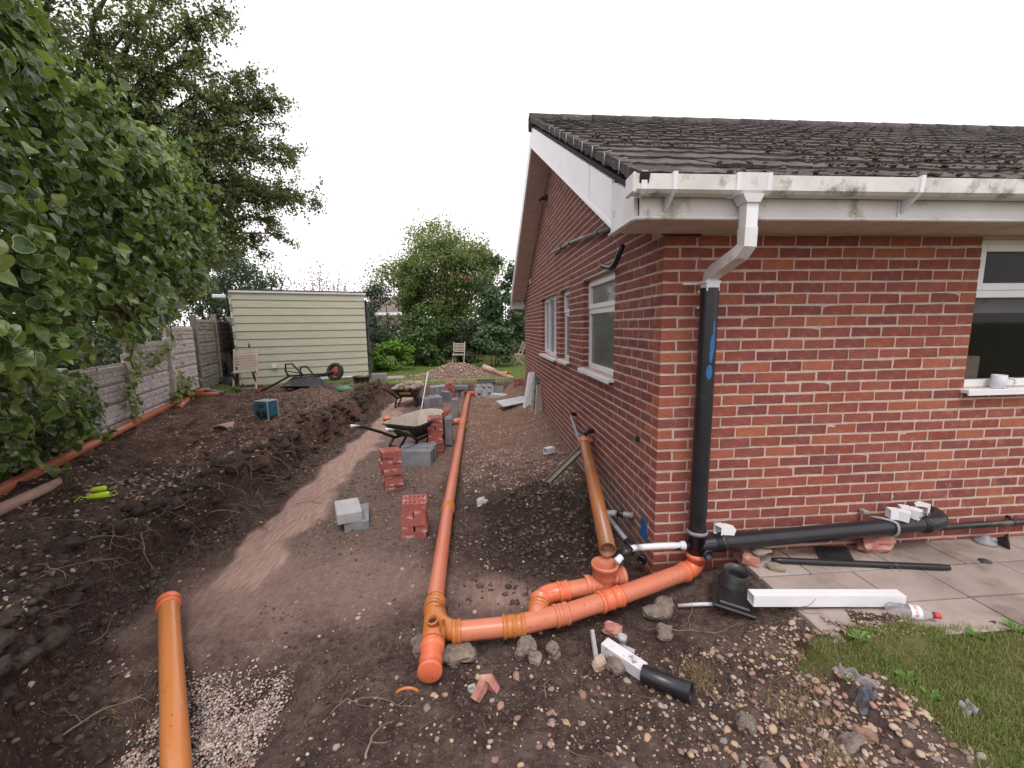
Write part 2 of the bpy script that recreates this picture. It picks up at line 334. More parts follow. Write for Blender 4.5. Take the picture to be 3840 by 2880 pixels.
def leaf_mat(name, cols, trans=.25, rough=.45, spec=.5):
    m_, t, p, o = newmat(name); r = rnd(t); c = ramp(t, r, cols)
    c = mixc(t, math_(t, 'MULTIPLY', noise(t, 30, 3, .5), .5), c, cols[0])
    lk(t, c, p.inputs['Base Color']); p.inputs['Roughness'].default_value = rough; p.inputs['Specular IOR Level'].default_value = spec
    tr = nd(t, 'ShaderNodeBsdfTranslucent'); h = nd(t, 'ShaderNodeHueSaturation', i_Saturation=1.15, i_Value=1.6); lk(t, c, h.inputs['Color']); lk(t, h.outputs[0], tr.inputs['Color'])
    ms = nd(t, 'ShaderNodeMixShader', i_Fac=trans); lk(t, p.outputs[0], ms.inputs[1]); lk(t, tr.outputs[0], ms.inputs[2]); lk(t, ms.outputs[0], o.inputs[0]); return m_
M['ivy'] = leaf_mat('ivy leaf', [(.030, .060, .018), (.095, .165, .036), (.175, .26, .055), (.075, .13, .048), (.25, .35, .075), (.37, .45, .13)], .32, .28, .6)
M['ivy_rim'] = leaf_mat('ivy leaf pale margin', [(.12, .20, .06), (.28, .35, .13), (.42, .46, .22), (.10, .17, .05)], .25, .5, .4)
M['ivy_young'] = leaf_mat('young ivy leaf', [(.10, .16, .03), (.20, .26, .05), (.34, .36, .08), (.14, .22, .05)], .25)
M['hawthorn'] = leaf_mat('hawthorn leaf', [(.085, .115, .042), (.125, .165, .058), (.18, .215, .08), (.11, .145, .06), (.23, .245, .10)], .5)
M['dark_leaf'] = leaf_mat('dark evergreen leaf', [(.028, .052, .024), (.052, .09, .034), (.085, .13, .048)], .25)
M['laurel_light'] = leaf_mat('bright laurel leaf', [(.08, .16, .02), (.13, .26, .03), (.20, .36, .05), (.10, .2, .03)], .3)
M['laurel'] = leaf_mat('laurel leaf', [(.045, .085, .034), (.08, .135, .052), (.13, .19, .08)], .3, .45)
M['rowan'] = leaf_mat('rowan leaf', [(.10, .145, .045), (.15, .205, .065), (.21, .26, .09), (.26, .28, .115)], .5)
M['thin_leaf'] = leaf_mat('far tree leaf', [(.10, .12, .07), (.15, .16, .10), (.20, .20, .13)], .4)
M['bamboo'] = leaf_mat('feathery leaf', [(.065, .12, .03), (.11, .175, .045), (.045, .085, .025)], .38)
M['weed'] = leaf_mat('weed leaf', [(.10, .24, .04), (.16, .34, .06), (.08, .18, .03)], .3)
M['grass'] = leaf_mat('grass blade', [(.10, .165, .030), (.16, .235, .042), (.27, .265, .10), (.36, .30, .16), (.22, .26, .07), (.13, .20, .035)], .3, .6)
M['lawn'] = leaf_mat('lawn blade', [(.10, .19, .03), (.15, .27, .045), (.21, .30, .07), (.12, .22, .035)], .35, .6)
M['dry_grass'] = leaf_mat('dead grass', [(.24, .18, .09), (.34, .26, .14), (.18, .14, .07)], .2, .8)
M['yellow_fruit'] = mat('yellow fruit', [(.55, .32, .04), (.62, .4, .06)], 6, .4)
def pebble_mat(name, cols):
    m_, t, p, o = newmat(name); c = ramp(t, rnd(t), cols, None, 'CONSTANT')
    c = mixc(t, math_(t, 'MULTIPLY', sramp(t, noise(t, 30, 4, .6), .48, .75), .5), c, (.10, .07, .052))
    lk(t, c, p.inputs['Base Color']); p.inputs['Roughness'].default_value = .8; p.inputs['Specular IOR Level'].default_value = .3; return m_
PEB = [(.38, .23, .17), (.47, .36, .275), (.30, .19, .14), (.47, .40, .34), (.25, .21, .19), (.46, .32, .22), (.35, .29, .255), (.48, .35, .22), (.27, .16, .12), (.43, .38, .36)]
M['pebble'] = pebble_mat('river pebble', PEB)
M['gravel'] = pebble_mat('pea gravel', [(.42, .34, .28), (.52, .46, .40), (.30, .17, .14), (.22, .18, .18), (.60, .52, .44), (.36, .28, .22)])
M['sod'] = mat('dark topsoil sod', [(.026, .017, .014), (.085, .058, .046)], 30, 1, 1, 60, bdist=.02, dirt=(.13, .095, .075), dscale=24, dlim=(.6, .75))
M['chip'] = pebble_mat('dirt clod', [(.050, .035, .028), (.075, .053, .042), (.10, .072, .057), (.062, .044, .035)])
# ================================================================ SETTING: ground
PL0 = at_z(-60, 1090, .46); PL1 = at_z(410, 853, .46); PLd = (PL1 - PL0) / np.linalg.norm(PL1 - PL0)
def toe(y): return np.interp(y, [-3, -1.7, -1.25, -.9, -.28, .3, .6, 1.0, 8.0, 9.0], [-2.3, -2.6, -2.9, -3.15, -3.58, -3.76, -3.74, -3.6, -3.5, -3.45])
def fbm(x, y, s, n=4, g=.5):
    a = 0; k = 1
    for o in range(n): a = a + k * vnoise(x, y, s / 2 ** o, o); k *= g
    return a
def H(x, y, fine=True):
    x = np.asarray(x, float); y = np.asarray(y, float)
    z = .012 + .05 * sm(3, 8, y)
    z = z + sm(-1.0, 0, x) * np.interp(y, [-.4, .3, 1, 2.5, 4.2, 7.5, 8.5], [0, .02, .10, .13, .20, .28, .28]) * (x < .6)
    z = z + .30 * np.exp(-((x + .72) / .38) ** 2 - ((y - 1.10) / .45) ** 2) - .06 * np.exp(-((x + .6) / .5) ** 2 - ((y - .05) / .4) ** 2)
    z = z + .06 * np.exp(-((x + 1.25) / .35) ** 2 - ((y - 5.2) / 1.5) ** 2) - .03 * np.exp(-((x + 1.5) / .12) ** 2) * sm(.5, 1.5, y)
    xt = toe(y) + .10 * fbm(y * 1.0, x * 0 + 3, .7, 3)
    bk = sm(0, .13, xt - x) * sm(10.5, 9, y)
    heap = .10 + .07 * np.exp(-((xt - x - .22) / .16) ** 2) + .12 * np.exp(-((x + 4.6) / .8) ** 2) * sm(1.8, 4, y) * sm(8, 6, y) + .03 * np.exp(-((x + 4.7) / 1.0) ** 2 - ((y - 6.6) / 1.1) ** 2) + .10 * fbm(x, y, .9, 3)
    heap = heap - .03 * sm(-5.0, -5.8, x)
    bank = bk * (.30 + heap)
    z = np.where(xt - x > -.1, np.maximum(z, z * (1 - bk) + bank), z)
    # soil slumped at the bank foot
    z = z + .05 * sm(-.28, 0, xt - x) * (1 - bk) * (1 + fbm(x, y, .3, 2)) * (y < 8.6)
    # bed for the pipe along the fence
    pd = (y - PL0[1]) * PLd[0] - (x - PL0[0]) * PLd[1]
    kb = sm(.30, .12, np.abs(pd)) * (x < -4.5) * (y < 8.2); z = z * (1 - kb) + np.minimum(z, .385) * kb
    # gravel pit round the riser pipe
    pit = np.exp(-(((x + 2.56) / .40) ** 4 + ((y + .82) / .36) ** 4))
    z = np.where(x > toe(y) - .02, z - .15 * pit, z)
    pq = (y - .0) * .573 + (x + 3.26) * .8195; z = np.where((np.abs(pq) < .11) & (y < .02) & (y > -1.5) & (x < -2.2), np.minimum(z, .105 + .106 * y - .035), z)
    fore = sm(-.72, -1.55, y) * sm(-2.35, -1.9, x)
    z = z + .17 * fore * (1 - sm(.1, .7, x))
    rt = sm(-.15, .62, x) * sm(.35, -.35, y)
    z = np.where((y < .4) & (x > -.2), z * (1 - rt) + .175 * rt, z)
    z = np.where((x > .45) & (y < -.80), np.maximum(z, .205 - .03 * sm(.45, .7, .9 - x)), z)
    # soil strewn over the corner of the paving
    z = np.where((x > .66) & (y < .0) & (y > -1), z + .034 * sm(-.66, -.76, y) * sm(-1.0, -.88, y) * sm(1.3, 1.0, x), z)
    # cross trench at the far end, then the lawn
    tr = sm(8.25, 8.4, y) * sm(9.0, 8.93, y) * sm(-3.9, -3.6, x) * sm(.25, -.1, x)
    z = z * (1 - tr) - .20 * tr
    lawn = sm(8.92, 9.02, y)
    z = z * (1 - lawn) + (.30 + .01 * fbm(x, y, 2.0, 2)) * lawn
    z = z + .39 * np.exp(-((x + 1.9) / .95) ** 2 - ((y - 10.25) / .65) ** 2) * (1 + .35 * fbm(x, y, .5, 3))
    z = z + .16 * np.exp(-((x + .15) / .35) ** 2 - ((y - 8.5) / .3) ** 2) * (1 + fbm(x, y, .25, 2))
    # roughness
    if fine:
        clay = claymask(x, y); lawnm = lawnmask(x, y)
        rough = (1 - .85 * clay) * (1 - .9 * lawnm)
        loose = np.clip(bk + np.exp(-((x + .7) / .6) ** 2 - ((y - .9) / .8) ** 2) + .55 * (y < -.5) + .55, 0, 1)
        n = fbm(x, y, .22, 4, .6)
        bkk = np.clip(bk * 1.0 + np.exp(-((xt - x) / .3) ** 2), 0, 1)
        z = z + rough * loose * ((.055 + .045 * bkk) * n + (.04 + .03 * bkk) * np.maximum(0, fbm(x + 5, y, .10, 3, .6)) + .014 * vnoise(x, y, .03, 2) + .010 * np.maximum(0, vnoise(x, y, .055, 3)))
        z = z + .03 * fbm(x, y, .8, 2) * (1 - lawnm)
        z = z + clay * .006 * vnoise(x * 4, y * .5, .06)
    return z
def claymask(x, y):
    n = .12 * fbm(x, y, .5, 3)
    strip = sm(-3.28, -3.22, x + n * 1.2) * sm(-2.78, -2.90, x + n * 2) * sm(-.05, .5, y + 2 * n) * sm(8.4, 8.0, y)
    fan = sm(.9, .3, np.abs(y - .15) + np.abs(x + 2.7) * .35 + 2.5 * n) * .35 * sm(-3.55, -3.3, x + 2 * n)
    pad = np.exp(-((x + 1.05) / .28) ** 2 - ((y + .02) / .2) ** 2) * .7
    return np.clip(strip + fan + pad, 0, 1)
def lawnmask(x, y): # the lawn at the back and the turf at the lower right
    back = sm(8.98, 9.06, y) * (1 - np.clip(2.2 * np.exp(-((x + 1.9) / 1.15) ** 2 - ((y - 10.25) / .8) ** 2), 0, 1)) * sm(-9.5, -8.5, x)
    e = np.interp(y, [-3, -1.55, -1.3, -1.1, -.95, -.86], [.50, .58, .66, .60, .32, .45]) + .10 * fbm(x, y, .35, 3)
    return np.clip(back + sm(-.06, .10, x - e) * sm(-.80, -.87, y + .05 * fbm(x, y, .2, 2)), 0, 1)
def lines(segs):
    o = []
    for a, b, s in segs: o.append(np.arange(a, b, s))
    return np.concatenate(o)
def grow(a, b, s0, k): # outward growing spacing
    o = []; s = s0; p = a
    while p < b: o.append(p); s *= k; p += s
    return np.array(o + [b])
gx = np.concatenate([-grow(9.5, 260, .15, 1.35)[::-1], lines([(-9.4, -5.5, .06), (-5.5, -4.2, .035), (-4.2, 1.9, .0225), (1.9, 3.4, .05)]), grow(3.45, 260, .1, 1.35)])
gy = np.concatenate([-grow(2.75, 260, .1, 1.35)[::-1], lines([(-2.7, -2.0, .04), (-2.0, 1.0, .02), (1.0, 3.2, .03), (3.2, 8.2, .045), (8.2, 9.1, .03), (9.1, 12, .06)]), grow(12.1, 300, .15, 1.3)])
GX, GY = np.meshgrid(gx, gy); gz = H(GX, GY); nx, ny = len(gx), len(gy)
GV = np.stack([GX.ravel(), GY.ravel(), gz.ravel()], 1)
ii = (np.arange(ny - 1)[:, None] * nx + np.arange(nx - 1)[None]).ravel()
GF = np.stack([ii, ii + 1, ii + nx + 1, ii + nx], 1)
def ground_mat():
    m_, t, p, o = newmat('excavated soil')
    def at(n): a = nd(t, 'ShaderNodeAttribute', attribute_name=n); return a.outputs['Fac']
    n1 = noise(t, 3.5, 8, .7); n2 = noise(t, 26, 8, .75, None, 'Object', 3); n3 = noise(t, 1.1, 4, .6, None, 'Object', 6)
    dark = ramp(t, n2, [(.034, .021, .018), (.078, .050, .042), (.16, .110, .092)], [.32, .5, .72])
    mid = ramp(t, n2, [(.115, .074, .062), (.205, .142, .120), (.33, .24, .205)], [.3, .5, .74])
    c = mixc(t, sramp(t, math_(t, 'ADD', n1, at('dry')), .45, .85), dark, mid)
    red = ramp(t, n2, [(.14, .072, .050), (.255, .138, .098), (.38, .245, .185)], [.3, .5, .72])
    c = mixc(t, math_(t, 'MULTIPLY', at('red'), sramp(t, n1, .28, .58)), c, red)
    wet_shade_c = ramp(t, n2, [(.020, .012, .010), (.040, .026, .021), (.085, .058, .047)], [.3, .5, .74]); c = mixc(t, at('wet'), c, wet_shade_c)
    cl = ramp(t, noise(t, 7, 6, .7, (6, .8, 1)), [(.22, .140, .112), (.34, .225, .182), (.46, .33, .28)], [.3, .5, .7])
    c = mixc(t, at('clay'), c, cl)
    turf = ramp(t, noise(t, 5, 7, .7), [(.075, .09, .028), (.13, .15, .04), (.21, .185, .085), (.13, .18, .042)], [.3, .45, .6, .72])
    c = mixc(t, at('lawn'), c, turf)
    # stone grit lying in the soil
    v = nd(t, 'ShaderNodeTexVoronoi', i_Scale=75.0, i_Randomness=1.0); tcn = nd(t, 'ShaderNodeTexCoord'); lk(t, tcn.outputs['Object'], v.inputs['Vector'])
    sx = nd(t, 'ShaderNodeSeparateColor'); lk(t, v.outputs['Color'], sx.inputs[0])
    k = math_(t, 'MULTIPLY', sramp(t, sx.outputs[0], .80, .83), math_(t, 'SUBTRACT', 1, sramp(t, v.outputs['Distance'], .25, .45)))
    k = math_(t, 'MULTIPLY', k, math_(t, 'SUBTRACT', 1, math_(t, 'MULTIPLY', at('wet'), .8)))
    k = math_(t, 'MULTIPLY', k, math_(t, 'MULTIPLY', math_(t, 'SUBTRACT', 1, at('lawn')), math_(t, 'SUBTRACT', 1, math_(t, 'MULTIPLY', at('clay'), .8))))
    grit = ramp(t, sx.outputs[1], [(.30, .20, .14), (.44, .36, .28), (.24, .19, .16), (.36, .30, .26)])
    c = mixc(t, math_(t, 'MULTIPLY', k, .8), c, grit)
    lk(t, c, p.inputs['Base Color']); p.inputs['Roughness'].default_value = .95; p.inputs['Specular IOR Level'].default_value = .2
    hb = math_(t, 'ADD', noise(t, 60, 6, .7, None, 'Object', 4), math_(t, 'ADD', math_(t, 'MULTIPLY', n2, 1.2), math_(t, 'MULTIPLY', k, .5)))
    b = nd(t, 'ShaderNodeBump', i_Distance=.022); lk(t, hb, b.inputs['Height']); lk(t, math_(t, 'SUBTRACT', 1, math_(t, 'MULTIPLY', at('clay'), .55)), b.inputs['Strength']); lk(t, b.outputs[0], p.inputs['Normal'])
    return m_
gme = fast_mesh('ground', GV, GF, ground_mat(), None, True)
def vattr(name, val):
    a = gme.attributes.new(name, 'FLOAT', 'POINT'); a.data.foreach_set('value', np.ascontiguousarray(val, dtype=np.float32).ravel())
vattr('clay', claymask(GX, GY)); vattr('lawn', lawnmask(GX, GY))
bankm = sm(0, .25, toe(GY) - GX)
vattr('red', np.clip(sm(1.6, 4.5, GY) * sm(-2.2, -1.4, GX) * sm(9, 8.4, GY) * .95 + .35 * sm(-.2, .1, toe(GY) - GX) * sm(.6, 2, GY) + .6 * sm(.25, 0, toe(GY) - GX) * sm(-.05, .02, toe(GY) - GX) * sm(1, 4, GY), 0, 1))
heapd = np.exp(-((GX + .7) / .6) ** 2 - ((GY - .7) / .9) ** 2)
vattr('dry', np.clip(.10 + .16 * sm(1.5, 3.5, GY) * sm(-3.4, -2.5, GX) + .20 * sm(-3.3, -2.9, GX) * sm(-1.5, -1.9, GX) * sm(-.3, .2, GY) - .42 * heapd - .26 * np.exp(-((toe(GY) - GX - .08) / .22) ** 2) + .12 * sm(-.9, -1.6, GY) + .20 * np.exp(-((GX + 1.05) / .4) ** 2 - ((GY + .02) / .25) ** 2) + .1 * np.exp(-((GX + 2.3) / .8) ** 2 - ((GY - .3) / .8) ** 2), -.5, .5))  # the lowered band on the bank face is moist soil plus painted shade
vattr('wet', np.clip(sm(1.15, .55, np.hypot((GX + .70) / .62, (GY - .80) / .95) + .5 * fbm(GX, GY, .4, 4)) + .55 * np.exp(-((toe(GY) - GX - .08) / .16) ** 2) * sm(-.15, .2, fbm(GX, GY, .5, 3)), 0, 1) * (1 - lawnmask(GX, GY)))  # moist heap by the house; bank band mixes moisture with painted shade
ground = struct(link('ground', gme))

# ---------------------------------------------------------------- pebbles and stones in the soil
def scatter(n, dens, box, dmin=0):
    """n points by density function within box"""
    out = []
    while sum(map(len, out)) < n:
        x = RNG.uniform(box[0], box[1], n * 3); y = RNG.uniform(box[2], box[3], n * 3)
        k = RNG.random(n * 3) < dens(x, y); out.append(np.stack([x[k], y[k]], 1))
        if len(out) > 40: break
    P = np.vstack(out)[:n]; return np.column_stack([P, H(P[:, 0], P[:, 1])])
def blobs(P, S, sub, flat=(.55, .85), jag=.12, sink=.15):
    V0, F0 = ICO[sub]; n = len(P); nv = len(V0)
    d = 1 + jag * RNG.normal(size=(n, nv, 1)).clip(-1.5, 1.5)
    sc_ = np.stack([S, S * RNG.uniform(.6, 1, n), S * RNG.uniform(*flat, n) * .75], 1)[:, None]
    V = V0[None] * d * sc_ / 2
    a = RNG.uniform(0, 6.28, n); ca, sa = np.cos(a)[:, None], np.sin(a)[:, None]
    tl = RNG.normal(0, .25, n)[:, None]
    x, y, z = V[..., 0], V[..., 1], V[..., 2]; z = z + x * np.tan(tl.clip(-.6, .6)) * .6
    V = np.stack([x * ca - y * sa, x * sa + y * ca, z], 2) + P[:, None] + np.array([0, 0, 1.]) * (S * (.28 - sink))[:, None, None]
    F = (F0[None] + (np.arange(n) * nv)[:, None, None]).reshape(-1, 3)
    return V.reshape(-1, 3), F
def notbuilt(x, y): return ~((x > -.05) & (y > -.05) & (y < 8.2)) & ~((x > .60) & (y > -.62) & (y < .1))
def d_heap(x, y): return np.where(x < toe(y) - .05, .25 + .6 * sm(-.15, .25, fbm(x, y, .7, 3)), 0) * (y < 8.8) * (x > -7)
def d_floor(x, y): return np.where((x > toe(y)) & (y < 8.3) & notbuilt(x, y), (.12 + .55 * sm(.0, .3, fbm(x, y, .6, 3)) + .5 * sm(-1.7, -1.2, x) * sm(1.5, 3, y)) * (1 - .9 * claymask(x, y)), 0)
def gr_edge(x, y): return np.exp(-((x - np.interp(y, [-1.9, -1.3, -1.0], [.42, .40, .48])) / .30) ** 2)
def d_fore(x, y): return np.where((y < -.62) & notbuilt(x, y), np.clip(.08 + .25 * sm(-1.4, .1, x) + .8 * gr_edge(x, y), 0, 1) * (1 - lawnmask(x, y)), 0)
def d_sand(x, y): return ((x > -1.42) & (x < -.08) & (y > 1.7) & (y < 8.1)) * (.2 + .8 * sm(-.1, .2, fbm(x, y, .6, 3)))
def d_wall(x, y): return np.where(notbuilt(x, y) & (x < 0), np.exp(-((x + .28) / .16) ** 2), 0) * sm(1.2, 2.2, y) * (y < 8.2)
def d_mound(x, y): return np.exp(-((x + 1.9) / 1.05) ** 2 - ((y - 10.1) / .7) ** 2) + .8 * np.exp(-((x + .15) / .4) ** 2 - ((y - 8.5) / .35) ** 2) * (x < .0)
def d_patch(x, y): return ((x > .66) & (x < 1.25) & (y < -.64) & (y > -.9)) * sm(1.25, .95, x)
PV, PF, off = [], [], 0
def put(V, F):
    global off
    PV.append(V); PF.append(F + off); off += len(V)
for n, f, bx, s0, s1, sub in ((5200, d_heap, (-7, -2.6, -1.6, 8.8), .012, .042, 0), (1300, d_heap, (-4.9, -2.8, -1.6, 3), .012, .045, 1), (6200, d_floor, (-3.7, 0, -.6, 8.3), .007, .030, 0),
                              (2600, d_fore, (-2.4, .75, -1.9, -.6), .006, .020, 0), (950, d_fore, (-2.0, .75, -1.9, -.65), .016, .036, 1), (650, d_wall, (-.7, -.03, 1.0, 8.2), .012, .035, 0), (1300, d_mound, (-3.8, .3, 8.2, 11.6), .03, .09, 0), (2400, d_sand, (-1.5, 0, 1.6, 8.2), .010, .042, 0), (420, d_patch, (.6, 1.3, -.9, -.6), .010, .022, 0)):
    P = scatter(n, f, bx); S = s0 + (s1 - s0) * RNG.random(len(P)) ** (1.35 if f in (d_heap, d_sand) else 2.2)
    put(*blobs(P, S, sub))
stuff(link('pebbles', fast_mesh('pebbles', np.vstack(PV), np.vstack(PF), M['pebble'], None, True), ground))
# dark crumbs of soil
PV, PF, off = [], [], 0
for n, f, bx, s0, s1 in ((2600, lambda x, y: (d_floor(x, y) > 0) * (1 - .93 * np.clip(claymask(x, y) * 2, 0, 1)) * (.15 + .85 * sm(-.05, .2, fbm(x, y, .4, 3))), (-2.8, 0, -.7, 2.6), .006, .03), (5200, lambda x, y: (x < toe(y) + .25) * (.3 + .7 * np.exp(-((x - toe(y)) / .3) ** 2)), (-4.8, -2.6, -1.5, 7), .01, .06), (1800, lambda x, y: d_fore(x, y) > .02, (-2.2, .5, -1.9, -.6), .008, .035), (900, lambda x, y: np.exp(-((x + .7) / .5) ** 2 - ((y - .8) / .7) ** 2), (-1.4, 0, -.2, 2.2), .02, .06)):
    P = scatter(n, f, bx); S = s0 + (s1 - s0) * RNG.random(len(P)) ** 2
    put(*blobs(P, S, 0, jag=.38, sink=.24))
stuff(link('soil_crumbs', fast_mesh('soil_crumbs', np.vstack(PV), np.vstack(PF), M['chip'], None, True), ground))
# pea gravel in the pit round the riser
P = scatter(5200, lambda x, y: np.exp(-(((x + 2.58) / .27) ** 6 + ((y + .78) / .27) ** 6)) * (.3 + 1.4 * sm(-.2, .15, fbm(x, y, .2, 2))), (-3.0, -2.1, -1.3, -.4)); P[:, 2] += RNG.uniform(0, .015, len(P))
V_, F_ = blobs(P, RNG.uniform(.008, .019, len(P)), 0, sink=.1)
stuff(link('pea_gravel', fast_mesh('pea_gravel', V_, F_, M['gravel'], None, True), ground))
# ragged sods of topsoil hanging over the cut edge
mb = MB()
for k in range(230):
    y = RNG.uniform(-1.1, 8.2); x = float(toe(y)) - RNG.uniform(.02, .26); z = float(H(x, y)); q = RNG.uniform(.04, .12); mb.rock((x, y, z + q * .05), (q * 1.3, q * 1.3, q * .8), 900 + k, 1, rough=.42, rot=RNG.uniform(0, 6), smooth=True); v = mb.v[-1]; mb.v[-1] = v + RNG.normal(0, .07 * q, v.shape)
stuff(mb.build('sods', M['sod'], ground))
# the largest stones one by one
stone_me = []
for k in range(10):
    mb = MB(); mb.rock((0, 0, 0), (1, .75, .55), 100 + k, 1, rough=.10, smooth=True); o = mb.build('stone', M['pebble'], ground, world=False); stone_me.append(o.data); bpy.data.objects.remove(o)
P = np.vstack([scatter(150, d_fore, (-1.5, .7, -1.75, -.65)), scatter(60, d_heap, (-4.9, -2.9, -1.2, 4)), scatter(45, d_floor, (-2.6, -.2, -.6, 4)), scatter(22, lambda x, y: gr_edge(x, y) * (y < -1), (.0, .7, -1.7, -1.0))])
for q in P:
    o = link('stone', random.choice(stone_me), ground, tuple(q)); s_ = random.uniform(.020, .050) * (1 if q[0] > -2.5 else 1.1)
    o.scale = (s_, s_, s_); o.rotation_euler = (random.uniform(-.3, .3), random.uniform(-.3, .3), random.uniform(0, 6.28))
# roots and twigs poking out of the bank and lying on the soil
def wig(p, d, L, n=8, wob=.25, droop=0.0, ground_follow=True):
    p = np.array(p, float); d = np.array(d, float); d /= np.linalg.norm(d); o = [p.copy()]
    for i in range(n):
        d = d + RNG.normal(0, wob, 3) * np.array([1, 1, .5]); d[2] -= droop; d /= np.linalg.norm(d); p = p + d * L / n
        if ground_follow: p[2] = max(p[2], float(H(p[0], p[1])) + .003)
        o.append(p.copy())
    return o
def root(p, d, L, r0, br=2, droop=.1):
    mb = MB(); pts = wig(p, d, L, 9, .28, droop); mb.sweep(pts, np.linspace(r0, r0 * .25, len(pts)), 5)
    for k in range(br):
        i = random.randint(2, 6); q = wig(pts[i], np.array(pts[i + 1]) - pts[i] + RNG.normal(0, .05, 3), L * .5, 6, .35, droop); mb.sweep(q, np.linspace(r0 * .6, r0 * .15, len(q)), 4)
    return mb
for k in range(46): # along the bank
    y = RNG.uniform(-.6, 6.5) if k % 3 else RNG.uniform(.2, 3); x = float(toe(y)) - RNG.uniform(0, .2)
    root((x, y, float(H(x, y)) + .01), (1, RNG.normal(0, .8), RNG.uniform(-.3, .3)), RNG.uniform(.15, .5), RNG.uniform(.0025, .006), 3, .12).build('root', M['root'], ground)
for (px, py, L, a, r) in ((95, 1240, .55, -1.2, .006), (60, 1170, .4, -.5, .005), (760, 1480, .35, .6, .005), (700, 1520, .3, 1.2, .004), (1400, 1335, .55, -.2, .005), (790, 1640, .2, 1.3, .006), (905, 1555, .15, 1.2, .004), (1180, 1480, .14, 1.2, .004), (130, 1560, .3, .9, .007), (640, 1080, .35, .1, .004), (560, 1130, .3, -.5, .004), (470, 1060, .45, .5, .006), (390, 1035, .5, .1, .012), (400, 1010, .4, .2, .011), (540, 1100, .3, .1, .005), (1760, 1560, .16, 1.2, .004), (1550, 1490, .13, 1.3, .005), (1880, 1290, .35, .1, .004), (170, 1310, .4, .9, .004), (1650, 1345, .3, -.3, .004)):
    p = at_z(px, py, .3 if px < 450 and py < 1350 else (.12 if py > 1400 else .06)); p[2] = H(p[0], p[1]) + r
    root(p, (math.cos(a), math.sin(a), 0), L, r, 2, .02).build('root', M['root'], ground)
# fine fibrous roots as one mat
mb = MB()
for k in range(900):
    if k < 620: y = RNG.uniform(-.9, 8); x = float(toe(y)) - RNG.uniform(-.05, .28); d = (RNG.uniform(.2, 1), RNG.normal(0, .7), RNG.uniform(-.6, .2)); L = RNG.uniform(.05, .2)
    elif k < 720: x, y = RNG.normal(.4, .12), RNG.normal(-.62, .08); d = RNG.normal(0, 1, 3) * (1, 1, .3); L = RNG.uniform(.05, .16)
    elif k < 800: x, y = RNG.normal(-.5, .25), RNG.normal(.1, .2); d = RNG.normal(0, 1, 3) * (1, 1, .3); L = RNG.uniform(.05, .2)
    else: x, y = RNG.uniform(-1.9, .3), RNG.uniform(-1.6, -.7); d = RNG.normal(0, 1, 3) * (1, 1, .5); L = RNG.uniform(.04, .14)
    pts = wig((x, y, float(H(x, y)) + .004), d, L, 5, .35, .1); mb.sweep(pts, np.linspace(.0014, .0006, len(pts)) * (1 + 1.2 * (y > 2)), 3, (False, False))
stuff(mb.build('fine_roots', M['root'], ground))
# grass: turf blades at the lower right and on the back lawn, dead tufts
def blades(P, L, wd, lean, bend=.5):
    n = len(P); a = RNG.uniform(0, 6.28, n); dx = np.stack([np.cos(a), np.sin(a), np.zeros(n)], 1); sd_ = np.stack([-np.sin(a), np.cos(a), np.zeros(n)], 1)
    up = np.array([0, 0, 1.]); L = L[:, None]; ln = (lean * RNG.random(n))[:, None]
    b0 = P - sd_ * wd / 2; b1 = P + sd_ * wd / 2; mid_ = P + up * L * .55 * (1 - ln * .4) + dx * L * ln * .45
    t_ = P + up * L * (1 - ln * .75) + dx * L * ln
    V = np.stack([b0, b1, mid_ + sd_ * wd * .35, mid_ - sd_ * wd * .35, t_], 1).reshape(-1, 3)
    k = np.arange(n)[:, None] * 5
    F = np.concatenate([k + [0, 1, 2], k + [0, 2, 3], k + [3, 2, 4]], 1).reshape(-1, 3); return V, F
P = scatter(36000, lambda x, y: (lawnmask(x, y) * (.35 + 1.0 * sm(-.15, .2, fbm(x, y, .25, 3)))), (.25, 2.4, -2.0, -.8)); V_, F_ = blades(P, RNG.uniform(.014, .052, len(P)), .0034, .95)
stuff(link('turf_grass', fast_mesh('turf_grass', V_, F_, M['grass']), ground))
P = scatter(24000, lambda x, y: lawnmask(x, y), (-6.5, 1.2, 8.95, 16)); V_, F_ = blades(P, RNG.uniform(.03, .07, len(P)), .014, .9)
stuff(link('lawn_grass', fast_mesh('lawn_grass', V_, F_, M['lawn']), ground))
def tuft(px, py, z, n, rad, L, m_):
    c = at_z(px, py, z); P = np.column_stack([RNG.normal(c[0], rad, n), RNG.normal(c[1], rad, n), np.zeros(n)]); P[:, 2] = H(P[:, 0], P[:, 1])
    return blades(P, RNG.uniform(.4, 1, n) * L, .003, 1.0)
TV, TF, off = [], [], 0
for px, py, z, n, rad, L in ((1510, 1425, .12, 420, .05, .075), (1720, 1500, .17, 420, .07, .07), (1790, 1620, .18, 200, .06, .06), (320, 1150, .3, 160, .10, .07), (300, 1400, .3, 120, .08, .08), (1740, 1400, .2, 220, .09, .05), (610, 980, .25, 200, .22, .10), (760, 860, .3, 300, .25, .16), (795, 848, .3, 320, .20, .18)):
    V_, F_ = tuft(px, py, z, n, rad, L, None); TV.append(V_); TF.append(F_ + off); off += len(V_)
stuff(link('dead_grass', fast_mesh('dead_grass', np.vstack(TV), np.vstack(TF), M['dry_grass']), ground))
